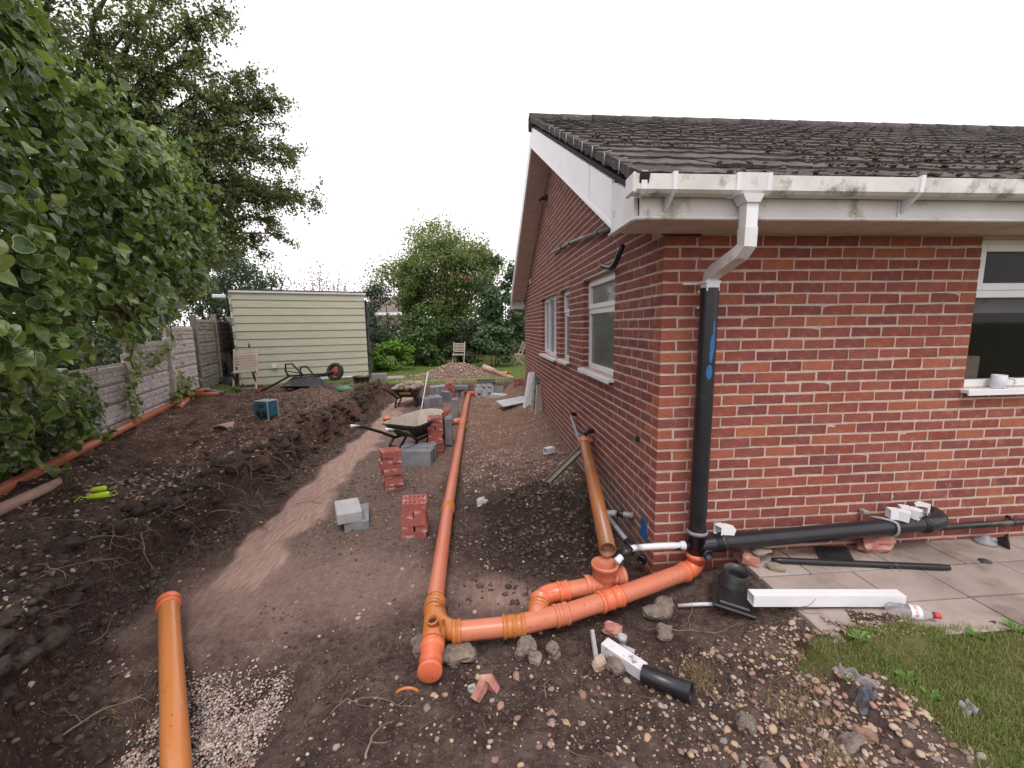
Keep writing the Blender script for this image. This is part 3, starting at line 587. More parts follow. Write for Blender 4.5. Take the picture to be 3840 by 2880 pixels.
# ================================================================ HOUSE
house = thing('brick_bungalow', 'red brick bungalow with dark mossy tiled roof and white gutters', 'house', (0, 0, 0))
CH = .0753; ZB = 1.59
FW = [(2.25, 3.55, 1.365, 2.40)]                      # openings in the front wall (x0, x1, z0, z1)
SW = [(.975, 2.085, 1.365, 2.345), (2.82, 3.43, 1.365, 2.345), (3.73, 5.20, 1.335, 2.335)]   # side wall (y0, y1, z0, z1)
RZ = lambda y: 2.62 + .513 * (np.minimum(y, 8.06 - y) + .45)     # top of the tiles
SZ = lambda y: 2.455 + .515 * min(y, 8.06 - y)                   # underside of the verge
def wall_rects(u0, u1, z0, z1, holes):
    us = sorted({u0, u1, *[h[0] for h in holes], *[h[1] for h in holes]}); o = []
    for a, b in zip(us[:-1], us[1:]):
        zs = [(z0, z1)]
        for h in holes:
            if h[0] <= a and h[1] >= b: zs = [(z0, h[2]), (h[3], z1)]
        o += [(a, b, c, d) for c, d in zs]
    return o
mb = MB()
for a, b, c, d in wall_rects(.25, 9.0, -.3, 2.55, FW): mb.box(((a + b) / 2, .0035 + .12, (c + d) / 2), (b - a, .24, d - c))
fwall = mb.build('front_wall', M['mortar'], house)
mb = MB()
for a, b, c, d in wall_rects(.0035, 8.06, -.3, 2.40, SW): mb.box((.0035 + .12, (a + b) / 2, (c + d) / 2), (.24, b - a, d - c))
mb.prism([(.0035, .0, 2.40), (.0035, 8.06, 2.40), (.0035, 4.03, SZ(4.03) + .1)], (.24, 0, 0))
swall = mb.build('side_wall', M['mortar'], house)
# collect every brick as (wall, centre, size)
bricks = []
def cut(u0, u1, z0, z1, holes):
    seg = [(u0, u1)]
    for h in holes:
        if z1 > h[2] + .02 and z0 < h[3] - .02:
            n_ = []
            for a, b in seg:
                if b <= h[0] - .02 or a >= h[1] + .02: n_.append((a, b)); continue
                if a < h[0]: n_.append((a, h[0] + .003))
                if b > h[1]: n_.append((h[1] - .003, b))
            seg = n_
    return [(a, b) for a, b in seg if b - a > .018]
def jd(a, b, hs): return .1025 if any(abs(b - h[0]) < .006 or abs(a - h[1]) < .006 for h in hs) else .06
for r in range(-44, 23):
    zt = ZB - CH * r - .0062; zb = ZB - CH * (r + 1) + .0062; zc_ = (zt + zb) / 2
    even = r % 2 == 0
    if zt < 2.47:
        u = .1025 if even else .215
        bricks.append(('c', (u / 2, (.2015 if even else .1025) / 2, zc_), (u, .2015 if even else .1025, zt - zb)))
        u += .010
        while u < 6.2:
            for a, b in cut(u, u + .215, zb, zt, FW): bricks.append(('f', ((a + b) / 2, jd(a, b, FW) / 2, zc_), (b - a, jd(a, b, FW), zt - zb)))
            u += .225
    u = .211 if even else .112
    top = lambda y: SZ(y) + .03
    while u < 8.06:
        a0, b0 = u, min(u + .2015, 8.06)
        lim = (zt - 2.485) / .515 if zt > 2.48 else -1
        a1, b1 = max(a0, lim), min(b0, 8.06 - lim)
        if b1 - a1 > .03:
            for a, b in cut(a1, b1, zb, zt, SW): bricks.append(('s', (jd(a, b, SW) / 2, (a + b) / 2, zc_), (jd(a, b, SW), b - a, zt - zb)))
        u += .2115
C_ = np.array([b[1] for b in bricks]); pj = project(C_)
area = np.array([max(b[2][0], b[2][1]) for b in bricks]) * CH / pj[:, 2] ** 2
face = np.array([abs((CAM - c) @ np.array((1, 0, 0) if b[0] == 's' else (0, 1, 0))) / np.linalg.norm(CAM - c) for b, c in zip(bricks, C_)])
vis = (pj[:, 0] > -40) & (pj[:, 0] < 2250) & (pj[:, 1] > 0) & (pj[:, 1] < 1400)
rank = np.argsort(-area * face * vis); single = set(rank[:298].tolist())
bcache = {}
def brick_mesh(sz, wl_, m_):
    key = (tuple(round(v, 3) for v in sz), wl_, random.randint(0, 5))
    if key not in bcache:
        mb = MB(); mb.cbox((0, 0, 0), sz, ch=random.uniform(.003, .0055)); v = mb.v[0]; mb.v[0] = v + RNG.normal(0, .0012, v.shape)
        o = mb.build('brick', m_, world=False); bcache[key] = o.data; bpy.data.objects.remove(o)
    return bcache[key]
rest = {'f': MB(), 's': MB()}
for i, (wl_, c, sz) in enumerate(bricks):
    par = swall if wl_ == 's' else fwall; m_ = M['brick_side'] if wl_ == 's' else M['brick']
    c = np.array(c) + (0, 0, 0); j = max(-.0022, min(.0012, random.gauss(0, .0012)))
    c = c + ((j, 0, random.gauss(0, .001)) if wl_ == 's' else (0, j, random.gauss(0, .001)) if wl_ == 'f' else (0, 0, 0))
    if i in single:
        o = link('brick', brick_mesh(sz, wl_, m_), par, tuple(c)); o.rotation_euler = (random.gauss(0, .004), random.gauss(0, .003), random.gauss(0, .004))
    else:
        rest['s' if wl_ == 's' else 'f'].cbox(c, sz, ch=.005)
stuff(rest['f'].build('brickwork', M['brick'], fwall)); stuff(rest['s'].build('brickwork', M['brick_side'], swall))
# blue spray mark on the brick at the corner
mb = MB(); pc = at_z(1395, 1150, 0); d_ = ray(1395, 1148); q = CAM + (-.004 - CAM[0]) / d_[0] * d_
for k in range(4): mb.prism([(-.0035 - .0004 * k, q[1] + .05 + a_ * 1.9 - .010 * k, q[2] + .055 - .034 * k + b_) for a_, b_ in ((-.035, -.02), (.03 - .01 * abs(k - 3) + .02, -.026), (.03, .022), (-.02, .02))], (.003, 0, 0))
mb.build('spray_mark', M['blue_paint'], house)
# ---- windows
def window(y0, y1, z0, z1, axis, panes, setb=.07, transom=None, glass=None, head=True):
    """axis 's': side wall, opening along y; 'f': front wall, along x. panes = list of (u0,u1,z0,z1) fractions already in metres"""
    def P(u, d, z): return (d, u, z) if axis == 's' else (u, d, z)
    def bx(mb, u0, u1, d0, d1, a, b, ch=.004): mb.cbox(P((u0 + u1) / 2, (d0 + d1) / 2, (a + b) / 2), P(u1 - u0, d1 - d0, b - a), ch=ch)
    mb = MB(); f = .055
    bx(mb, y0, y0 + f, setb, setb + .07, z0, z1); bx(mb, y1 - f, y1, setb, setb + .07, z0, z1)
    bx(mb, y0 + f, y1 - f, setb + .001, setb + .07, z1 - f, z1); bx(mb, y0 + f, y1 - f, setb + .001, setb + .07, z0, z0 + f)
    if transom: bx(mb, y0 + f, y1 - f, setb - .004, setb + .068, transom - .03, transom + .03)
    wobj = mb.build('window', M['upvc'], house)
    for (a, b, c, d, sash) in panes:
        if sash:
            s_ = MB(); t_ = .05
            bx(s_, a, a + t_, setb - .016, setb + .03, c, d); bx(s_, b - t_, b, setb - .016, setb + .03, c, d)
            bx(s_, a + t_, b - t_, setb - .015, setb + .03, d - t_, d); bx(s_, a + t_, b - t_, setb - .015, setb + .03, c, c + t_)
            s_.build('sash', M['upvc'], wobj); a += t_; b -= t_; c += t_; d -= t_
        g = MB(); bx(g, a - .004, b + .004, setb + .022, setb + .034, c - .004, d + .004, .001); g.build('pane', glass or M['glass'], wobj)
    sl_ = MB(); bx(sl_, y0 - .02, y1 + .02, -.055, setb, z0 - .032, z0 - .004); bx(sl_, y0 - .02, y1 + .02, -.056, -.044, z0 - .045, z0 - .030, .002); sl_.build('sill', M['upvc'], wobj)
    if head:
        h_ = MB(); bx(h_, y0 - .01, y1 + .01, -.006, setb, z1 + .004, z1 + .012, .001); h_.build('lintel_trim', M['upvc'], wobj)
    dpt = .15 if axis == 's' else 1.5
    if axis == 'f':
        rm_ = MB(); rm_.add([(1.2, .245, .4), (5.2, .245, .4), (5.2, 2.6, .4), (1.2, 2.6, .4), (1.2, .245, 2.52), (5.2, .245, 2.52), (5.2, 2.6, 2.52), (1.2, 2.6, 2.52)], [[0, 1, 2, 3], [4, 7, 6, 5], [0, 3, 7, 4], [1, 5, 6, 2], [3, 2, 6, 7]]); rm_.build('room', M['room'], wobj)
    bk = MB(); bx(bk, y0 - (.5 if axis == 'f' else 0), y1 + (.5 if axis == 'f' else 0), dpt, dpt + .01, z0 - (.5 if axis == 'f' else 0), z1 + .2, .001); bk.build('room_backing', M['felt'] if axis == 's' else M['room'], wobj)  # side windows: dark sheet behind the pane stands in for the unlit room
    if axis == 'f':
        b2_ = MB(); bx(b2_, y0 + .05, y1, .20, .22, 1.90, 2.0, .001); b2_.build('blind_rail', M['panel_grey'], wobj); MB().rock((2.98, .75, 1.86), (.13, .13, .13), 5, 2, rough=0, smooth=True).build('lamp_globe', M['upvc_dirty'], wobj); b3_ = MB(); bx(b3_, 2.36, 2.56, .16, .32, 1.40, 1.58, .003); b3_.build('carton', M['panel_tan'], wobj)
    return wobj
y0, y1, z0, z1 = SW[0]; window(y0, y1, z0, z1, 's', [(y0 + .055, y1 - .055, z0 + .055, 2.0, False), (y0 + .03, y1 - .03, 2.025, z1 - .03, True)], transom=2.0)
y0, y1, z0, z1 = SW[1]; window(y0, y1, z0, z1, 's', [(y0 + .055, y1 - .055, z0 + .055, 2.0, False), (y0 + .03, y1 - .03, 2.025, z1 - .03, True)], transom=2.0)
y0, y1, z0, z1 = SW[2]; w3 = (y1 - y0) / 3; window(y0, y1, z0, z1, 's', [(y0 + .03, y0 + w3, z0 + .03, z1 - .03, True), (y0 + w3 + .02, y1 - w3 - .02, z0 + .055, z1 - .055, False), (y1 - w3, y1 - .03, z0 + .03, z1 - .03, True)])
x0, x1, z0, z1 = FW[0]; window(x0, x1, z0, z1, 'f', [(x0 + .055, x1 - .055, z0 + .055, 2.03, False), (x0 + .03, x1 - .03, 2.055, z1 - .03, True)], setb=.045, transom=2.035, glass=M['glass_clear'], head=False)
# ---- roof
pit = math.atan(.513); PR = rotm(pit, 0, 0)
def slope(x, s, n): # point on the front slope: along x, up the slope s, normal n
    return np.array([x, -.45 + s * math.cos(pit) - n * math.sin(pit), 2.605 + s * math.sin(pit) + n * math.cos(pit)])
mb = MB(); mb.prism([(-.30, -.40, 2.555), (-.30, 4.03, 2.555 + .513 * 4.43), (-.30, 8.46, 2.555), (-.30, 8.40, 2.50), (-.30, 4.03, 2.47 + .513 * 4.43), (-.30, -.34, 2.50)], (9.4, 0, 0))
roof = mb.build('roof', M['felt'], house)
tl_me = []
for k in range(6):
    w_, L_ = .297, .405; xs = np.array([-w_ / 2, -w_ * .30, -w_ * .22, -w_ * .12, -w_ * .04, w_ * .06, w_ / 2]); zs = np.array([0, 0, .003, .006, .003, 0, 0]) + RNG.normal(0, .0008, 7)
    V = np.array([(x, y, z + dz) for dz in (0, -.020) for y in (0, L_) for x, z in zip(xs, zs)]); n = 7; F = []
    for i in range(6): F += [[i, i + 1, n + i + 1, n + i], [2 * n + i + 1, 2 * n + i, 3 * n + i, 3 * n + i + 1], [2 * n + i, 2 * n + i + 1, i + 1, i]]
    F += [[0, n, 3 * n, 2 * n], [n - 1, 3 * n - 1, 4 * n - 1, 2 * n - 1]]
    mb = MB(); mb.add(V, F); o = mb.build('roof_tile', M['tile'], world=False); tl_me.append(o.data); bpy.data.objects.remove(o)
tiles = []
for i in range(15):
    for j in range(31): tiles.append((-.21 + .30 * j + (.15 if False else 0), i * .333))
tp = np.array([slope(x, s_, 0) for x, s_ in tiles]); pj = project(tp + (0, 0, 0)); okv = (pj[:, 0] < 2260)
rk = np.argsort(pj[:, 2] + 100 * ~okv); sing = set(rk[:298].tolist()); tV = []; tF = []; off = 0
tilt = rotm(pit - .050, 0, 0)
for i, (x, s_) in enumerate(tiles):
    p = slope(x, s_, .030) + RNG.normal(0, .0015, 3); me_ = random.choice(tl_me)
    if i in sing: o = link('roof_tile', me_, roof, tuple(p)); o.rotation_euler = (pit - .050 + random.gauss(0, .006), random.gauss(0, .006), random.gauss(0, .004))
    else:
        V = np.array([v.co for v in me_.vertices]) @ tilt.T + p; tV.append(V)
        tF.append([[k + off for k in pl.vertices] for pl in me_.polygons]); off += len(V)
mb = MB()
for V, F in zip(tV, tF): mb.v.append(V); mb.f += F; mb.mi += [0] * len(F); mb.sm += [False] * len(F)
stuff(mb.build('tiling', M['tile'], roof))
for k in range(20):
    mb = MB(); c0 = np.array([-.36 + .47 * k, 4.03, 4.865]); mb.lathe(c0, c0 + (1, 0, 0), [(0, .0), (0, .125), (.455, .118), (.455, 0)], 14); mb.build('ridge_tile', M['tile'], roof)
mb = MB() # moss cushions along the tile edges
for k in range(3200):
    i = min(14, int(abs(random.gauss(0, 6)))); x = random.uniform(-.2, 8.8); s_ = i * .333 + random.choice((random.uniform(-.005, .03), random.uniform(0, .3)))
    if vnoise(x, s_, .9) + .35 * random.random() < .08: continue
    q = slope(x, s_, .040 - (.016 if s_ % .333 > .1 else 0)); r_ = random.uniform(.007, .026); mb.rock(q, (r_ * 2.0, r_ * 1.3, r_ * random.uniform(.6, 1.1)), k, 0, rough=.3, rot=random.random() * 6, smooth=True)
stuff(mb.build('moss', M['moss'], roof))
mb = MB() # verge pointing under the tile ends
for k in range(60):
    s_ = k * .085; mb.box(slope(-.335, s_, .004 + .012 * random.random()), (.05, .087, .05 + .014 * random.random()), PR)
mb.build('verge_mortar', M['tile'], roof)
for k in range(9):
    mb = MB(); a = slope(-.368, .32 + .333 * k, .05); mb.sweep([a, a + (0, .01, -.06), a + (.0, .02, -.075)], .004, 5); mb.sweep([a, a + (.05, .015, .014)], .004, 5); mb.build('verge_clip', M['grey_pipe'], roof)
# bargeboards, box end, soffits, fascia
def barge(y0, y1, dz0, dz1, x, t=.018):
    return MB().prism([(x, y0, SZ(y0) + dz0), (x, y1, SZ(y1) + dz0), (x, y1, SZ(y1) + dz1), (x, y0, SZ(y0) + dz1)], (t, 0, 0))
mb = barge(.07, .63, .005, .275, -.328); mb.build('bargeboard', M['upvc'], house)
mb = barge(.634, 4.03, .005, .275, -.330); mb.build('bargeboard', M['upvc'], house)
mb = barge(.05, 4.03, -.018, .012, -.336, .03); mb.build('barge_trim', M['upvc'], house)
mb = barge(4.03, 8.36, .005, .275, -.328); mb.build('bargeboard', M['upvc'], house)
mb = barge(4.03, 8.38, -.018, .012, -.334, .03); mb.build('barge_trim', M['upvc'], house)
mb = MB().prism([(-.333, .066, 2.417), (-.333, .066, 2.745), (-.333, -.02, 2.72), (-.333, -.335, 2.565), (-.333, -.352, 2.417)], (.022, 0, 0)); mb.build('box_end', M['upvc_dirty'], house)
mb = MB(); mb.sweep([(-.338, .07, 2.425), (-.338, -.33, 2.425), (-.325, -.372, 2.425), (-.28, -.385, 2.425), (9, -.385, 2.425)], .012, 8); mb.build('fascia_lip', M['upvc_dirty'], house)
mb = MB(); mb.box((.445, -.366, 2.505), (1.51, .02, .17)); mb.build('fascia', M['upvc_dirty'], house)
mb = MB(); mb.box((5.103, -.366, 2.505), (7.79, .02, .17)); mb.build('fascia', M['upvc_dirty'], house)
mb = MB(); mb.box((1.204, -.379, 2.50), (.012, .012, .15)); mb.build('fascia_joint', M['upvc_dirty'], house)
for k in range(62):
    mb = MB(); mb.cbox((-.30 + .15 * k + .075, -.18, 2.426), (.1465, .352, .010), ch=.003); mb.build('soffit_board', M['soffit'], house)
for k in range(60):
    y = .08 + k * .132
    a, b = y, y + .128
    if a < 4.03 < b: b = 4.02
    mb = MB().prism([(-.31, a, SZ(a) - .006), (-.31, b, SZ(b) - .006), (-.31, b, SZ(b) + .006), (-.31, a, SZ(a) + .006)], (.312, 0, 0)); mb.build('verge_soffit_board', M['soffit'], house)
mb = MB().box((-.165, 8.28, 2.37), (.33, .22, .17)); mb.build('rear_box_end', M['upvc'], house)
# gutter: a channel with walls, brackets and an outlet
def gutter_len(x0, x1, m_):
    pr = [(-.378, 2.615), (-.378, 2.545), (-.395, 2.530), (-.462, 2.530), (-.480, 2.545), (-.484, 2.618), (-.476, 2.622), (-.474, 2.548), (-.460, 2.537), (-.398, 2.537), (-.385, 2.548), (-.384, 2.615)]
    return MB().prism([(x0, y, z) for y, z in pr], (x1 - x0, 0, 0)).build('gutter', m_, house)
gut = gutter_len(-.375, .175, M['gutter']); gutter_len(.345, 1.22, M['gutter']); gutter_len(1.222, 9.0, M['gutter'])
MB().cbox((-.385, -.43, 2.575), (.022, .118, .105), ch=.008).build('gutter_end', M['upvc_dirty'], house)
def band(x, w_, e=.006):
    pr = [(-.372, 2.628), (-.372, 2.540), (-.392, 2.530 - e), (-.464, 2.530 - e), (-.480 - e, 2.543), (-.486 - e, 2.630)]
    return MB().prism([(x - w_ / 2, y, z) for y, z in pr], (w_, 0, 0))
for x in (-.335, -.17, .175, .345, 1.222, 2.25, 3.3):
    mb = band(x, .024 if x != -.335 else .03)
    if x in (-.17, 1.222, 2.25, 3.3): mb.prism([(x - .008, -.47, 2.527), (x - .008, -.378, 2.527), (x - .008, -.378, 2.455)], (.016, 0, 0))
    mb.build('gutter_bracket', M['upvc'], house)
mb = band(.26, .15, .004); mb.prism([(.20, -.49, 2.527), (.32, -.49, 2.527), (.302, -.485, 2.485), (.226, -.485, 2.485)], (0, .09, 0)); mb.build('gutter_outlet', M['upvc_dirty'], house)
SQ = [(-1, -1), (1, -1), (1, 1), (-1, 1)]
dp = MB(); dp.sweep([(.268, -.44, 2.50), (.268, -.44, 2.335)], .0325, square=SQ, up=(0, 1, 0), smooth=False)
dp.build('downpipe', M['upvc'], house)
mb = MB(); mb.sweep([(.268, -.44, 2.36), (.268, -.44, 2.27), (.262, -.40, 2.235), (.254, -.17, 2.165), (.252, -.125, 2.14), (.252, -.12, 2.09)], .0355, square=SQ, up=(0, 1, 0), smooth=False); mb.build('downpipe_bend', M['upvc_dirty'], house)
mb = MB(); mb.cbox((.252, -.12, 2.075), (.085, .085, .06), ch=.006); mb.cbox((.252, -.11, 2.105), (.10, .10, .018), ch=.004); mb.cbox((.16, -.05, 2.103), (.10, .012, .012), ch=.002); mb.build('downpipe_collar', M['upvc'], house)
q0 = at_y(1512, 648, -.05)
mb = MB(); mb.cbox((q0[0] + .02, -.06, q0[2] + .05), (.085, .012, .014), ch=.002); mb.cbox((q0[0] + .02, -.06, q0[2] - .05), (.085, .012, .014), ch=.002); mb.cbox((q0[0] + .062, -.06, q0[2]), (.014, .03, .10), ch=.003); mb.build('pipe_clip', M['upvc'], house)
# overflow pipes and fixings on the side wall
mb = MB(); mb.sweep([(-.04, 3.9, 2.95), (-.045, 2.6, 2.86), (-.04, .55, 2.63)], .019, 12); mb.build('overflow_pipe', M['grey_pipe'], house)
for y, z in ((3.1, 2.896), (2.6, 2.86), (1.35, 2.722)): MB().lathe((-.042, y - .02, z), (-.042, y + .02, z - .003), [(0, .0), (0, .027), (.04, .027), (.04, 0)], 10).cbox((-.015, y, z), (.04, .02, .02), ch=.003).build('pipe_bracket', M['frame_black'], house)
mb = MB(); mb.sweep([(-.06, .62, 2.46), (-.065, .74, 2.37), (-.07, .79, 2.335), (-.075, .85, 2.325), (-.08, 1.02, 2.36)], [.022, .022, .027, .027, .025], 12); mb.lathe((-.08, 1.0, 2.356), (-.08, 1.1, 2.378), [(0, .025), (.1, .025), (.1, .018), (.02, .018)], 12); mb.build('overflow_elbow', M['black'], house)
MB().cbox((-.03, 4.55, 3.95), (.07, .11, .07), ch=.01).lathe((-.06, 4.55, 3.95), (-.14, 4.5, 3.9), [(0, .03), (.1, .03), (.1, 0)], 10).build('vent_stub', M['frame_black'], house)
MB().cbox((-.012, 6.85, 2.83), (.03, .05, .09), ch=.004).build('wall_tab', M['upvc'], house)
MB().cbox((-.012, .33, .985), (.03, .03, .045), ch=.004).cbox((-.03, .33, .985), (.012, .045, .012), ch=.003).build('wall_clip', M['frame_black'], house)
# ---- paving: slabs bedded one by one
patio = struct(MB().box((2.6, -.44, .13), (3.96, .83, .10)).build('patio', M['mortar']))
rows = [(-.30, .0), (-.62, -.305), (-.885, -.625)]
for i, (ya, yb) in enumerate(rows):
    x = .585
    ws = [[.36, .62, .50, .60, .46, .60, .60, .4], [.64, .46, .60, .44, .62, .60, .60], [.50, .60, .62, .45, .6, .6, .6]][i]
    for w_ in ws:
        mb = MB(); mb.cbox((x + w_ / 2, (ya + yb) / 2, .193 + random.uniform(-.0012, .0012)), (w_ - .008, yb - ya - .007, .035), ch=.003); v = mb.v[0]; mb.v[0] = v + RNG.normal(0, .0012, v.shape); mb.build('slab', M['slab'], patio); x += w_
# ================================================================ FENCE of stacked rock faced concrete boards between slotted posts
fd = np.array([-.505, 1.635, 0]); fd /= np.linalg.norm(fd); fn = np.array([fd[1], -fd[0], 0])      # along / towards the garden
F0 = np.array([-6.692, 4.309, 0]); BAY = 1.711
def fp(t, off=0.0, z=0.0): q = F0 + fd * t + fn * off; return np.array([q[0], q[1], z])
fence = thing('concrete_fence', 'grey concrete fence of stacked rock faced boards along the left boundary', 'fence', fp(0, 0, .2))
FR = np.column_stack([fd, -fn, [0, 0, 1]])  # local x along, y into, z up
def board_mesh(seed, L, h, m_):
    r = np.random.default_rng(seed); nu, nv = 120, 26; u = np.linspace(0, L, nu); v = np.linspace(0, h, nv); U, V = np.meshgrid(u, v)
    D = np.zeros_like(U); nrow = 3; mask = np.zeros_like(U)
    for i in range(nrow):
        a, b = .02 + (h - .04) * i / nrow, .02 + (h - .04) * (i + 1) / nrow; x = .06 + (.08 if i % 2 else 0)
        while x < L - .08:
            w_ = r.uniform(.16, .34); x1 = min(x + w_, L - .06)
            k = (np.minimum(np.clip((U - x) / .018, 0, 1), np.clip((x1 - U) / .018, 0, 1)) * np.minimum(np.clip((V - a) / .012, 0, 1), np.clip((b - V) / .012, 0, 1)))
            tx, ty = r.normal(0, .35), r.normal(0, .6); bump_ = .020 + .006 * r.random() + .05 * (tx * (U - (x + x1) / 2) / L + .12 * ty * (V - (a + b) / 2))
            D = np.maximum(D, k * np.clip(bump_ + .012 * vnoise(U + seed, V + i, .045) * 1.3 + .008 * vnoise(U, V + seed, .02), .004, .06)); x = x1
    P_ = np.stack([U.ravel(), -(.018 + D).ravel(), V.ravel()], 1); n = nu * nv
    idx = (np.arange(nv - 1)[:, None] * nu + np.arange(nu - 1)).ravel(); F = [[a, a + 1, a + nu + 1, a + nu] for a in idx]
    mb = MB(); mb.add(P_ @ FR.T, F, 0, False); mb.box(np.array([L / 2, .005, h / 2]) @ FR.T, (L, .046, h), FR)
    o = mb.build('fence_board', m_, world=False); me = o.data; bpy.data.objects.remove(o); return me
BH = .285; L_ = BAY - .10
bm = [board_mesh(k, L_, BH - .006, M['concrete']) for k in range(5)]; bmd = [board_mesh(20 + k, L_, BH - .006, M['concrete_dark']) for k in range(3)]
tops = {-4: 1.30, -3: 1.30, -2: 1.30, -1: 1.37, 0: 1.67, 1: 1.94, 2: 2.12, 3: 2.12, 4: 2.12}
for k, zt in tops.items():
    n = 0; z = zt - BH
    while z > -.1:
        o = link('fence_board', random.choice(bmd if k >= 2 else bm), fence, tuple(fp(k * BAY + .05, 0, z) - np.array(fence.location))); z -= BH
for k in range(-4, 6):
    zt = {-4: 1.36, -3: 1.36, -2: 1.36, -1: 1.42, 0: 1.50, 1: 1.72, 2: 2.20, 3: 2.26, 4: 2.24, 5: 2.2}[k]
    mb = MB(); mb.cbox(fp(k * BAY, .03, zt / 2 - .1), (.10, .12, zt + .2), FR, ch=.012); mb.build('fence_post', M['concrete'] if k < 2 else M['concrete_dark'], fence)
# ================================================================ SHED
sd0 = np.array([-7.866, 9.434, .30]); sa = math.radians(21.87); SX = np.array([math.cos(sa), math.sin(sa), 0]); SN = np.array([SX[1], -SX[0], 0]); SRm = np.column_stack([SX, -SN, [0, 0, 1]])
def sp(u, off, z): q = sd0 + SX * u + SN * off; return np.array([q[0], q[1], .30 + z])
shed = thing('garden_shed', 'pale sage green shed clad in wide horizontal boards', 'shed', sd0)
SWd, SHt = 3.49, 2.575
mb = MB(); mb.box(sp(SWd / 2, -1.3, SHt / 2 - .02), (SWd - .02, 2.5, SHt - .02), SRm); mb.build('shed_body', M['felt'], shed)
bh = SHt / 12.0
for i in range(12):
    tl_ = .010 * math.sin(i * .9) ; lean = .06 * (1 - i / 11)
    z0, z1 = i * bh, (i + 1) * bh + .022
    mb = MB(); pr = [(0, z0), (.028, z0), (.030, z0 + .006), (.010, z1 - .035), (.010, z1), (0, z1)]
    e0 = .02 + lean; P0 = [sp(e0, .02 + d, z + tl_ * .5) for d, z in pr]; mb.prism(P0, SX * (SWd - e0 - .01) + np.array([0, 0, tl_])); mb.build('cladding_board', M['board'], shed)
mb = MB(); mb.prism([sp(.02, .06, SHt - .03), sp(.02, .075, SHt - .03), sp(.02, .075, SHt + .035), sp(.02, .06, SHt + .035)], SX * (SWd + .02)); mb.build('roof_trim', M['upvc_dirty'], shed)
mb = MB(); mb.prism([sp(-.03, .08, SHt + .03), sp(SWd + .04, .08, SHt + .03), sp(SWd + .04, -2.6, SHt + .12), sp(-.03, -2.6, SHt + .12)], (0, 0, .03)); mb.build('roof_sheet', M['felt'], shed)
for i in range(14): mb = MB(); mb.box(sp(.03 + .055 * (1 - i / 13), .035, .09 + i * .185), (.05, .05, .165), SRm); mb.build('corner_stud', M['soffit'] if i % 2 == 0 else M['grey_pipe'], shed)
mb = MB(); mb.cbox(sp(-.20, .03, SHt - .14), (.30, .12, .10), SRm, ch=.02); mb.build('gutter_stub', M['upvc'], shed)
mb = MB(); mb.cbox(sp(.93, .075, .50), (.135, .06, .115), SRm, ch=.012); mb.build('junction_box', M['upvc_dirty'], shed)
mb = MB()
for i in range(9): z = i * .26; mb.box(sp(SWd + .04 + .03 * (i % 2), -.02 - .04 * (i % 3), z + .13), (.07 + .05 * (i % 2), .10, .275), SRm @ rotm(0, .06 * (-1) ** i, .1 * i))
mb.build('side_felt', M['felt'], shed)
mb = MB(); mb.sweep([sp(2.05, .06, .06), sp(3.4, .08, .08)], .022, 8); mb.build('base_pipe', M['white_pipe'], shed)
# ================================================================ PIPES
def socket(mb, p, d, r=.055, L=.075, flip=1, n=24, rings=True, mi=0):
    """push-fit socket: sleeve with a fat seal bead, centred at p along d"""
    d = np.asarray(d, float) / np.linalg.norm(d); p = np.asarray(p, float)
    pr = [(0, r), (0, r + .005), (L * .55, r + .005), (L * .58, r + .011), (L * .86, r + .012), (L * .9, r + .008), (L, r + .008), (L, r)]
    if flip < 0: pr = [(L - t, q) for t, q in pr[::-1]]
    mb.lathe(p - d * L / 2, p + d, pr, n, mi); return mb
def coupling(mb, p, d, r=.055, L=.13, n=24):
    pr = [(0, r), (0, r + .011), (.018, r + .011), (.020, r + .006), (L * .45, r + .006), (L * .46, r + .009), (L * .54, r + .009), (L * .55, r + .006), (L - .02, r + .006), (L - .018, r + .011), (L, r + .011), (L, r)]
    d = np.asarray(d, float) / np.linalg.norm(d); mb.lathe(np.asarray(p) - d * L / 2, np.asarray(p) + d, pr, n); return mb
def arc(p0, c, p1, n=10): # quadratic bend
    p0, c, p1 = map(np.asarray, (p0, c, p1)); return [(1 - t) ** 2 * p0 + 2 * t * (1 - t) * c + t * t * p1 for t in np.linspace(0, 1, n)]
r = .055
A3 = lambda *v: np.array(v, float)
drain = thing('drain_run', 'orange drain run with long straight pipe, capped tee and two branches to house corner', 'drain pipe', (-1.5, -.4, .02))
T_ = A3(-1.503, -.43, .115)                       # tee centre
far = A3(-1.47, 8.05, .13)
MB().sweep([A3(-1.522, -.19, .112), A3(-1.535, 1.2, .105), A3(-1.525, 3.2, .11), A3(-1.515, 4.55, .115)], r, 28, (False, False)).build('straight_pipe', M['orange'], drain)
MB().sweep([A3(-1.513, 4.85, .115), A3(-1.50, 6.5, .12), far], r, 24, (False, False)).build('straight_pipe', M['orange'], drain)
coupling(MB(), (-1.535, 1.21, .105), (0, 1, 0), L=.10).build('coupling', M['orange_old'], drain)
mb = MB(); coupling(mb, (-1.514, 4.62, .115), (0, 1, 0), L=.10); coupling(mb, (-1.513, 5.12, .115), (0, 1, 0), L=.10); mb.lathe((-1.514, 4.5, .115), (-1.513, 5.2, .115), [(.05, r + .003), (.6, r + .003)], 20)
mb.sweep([A3(-1.514, 5.05, .115), A3(-1.62, 4.98, .115), A3(-1.75, 4.955, .115)], r + .002, 20); mb.build('branch_junction', M['orange'], drain)
MB().sweep([A3(-1.70, 4.965, .115), A3(-2.16, 4.86, .11)], r, 20).build('branch_pipe', M['orange'], drain); coupling(MB(), (-1.70, 4.965, .115), (-1, -.1, 0), L=.04).build('coupling', M['orange_brown'], drain)
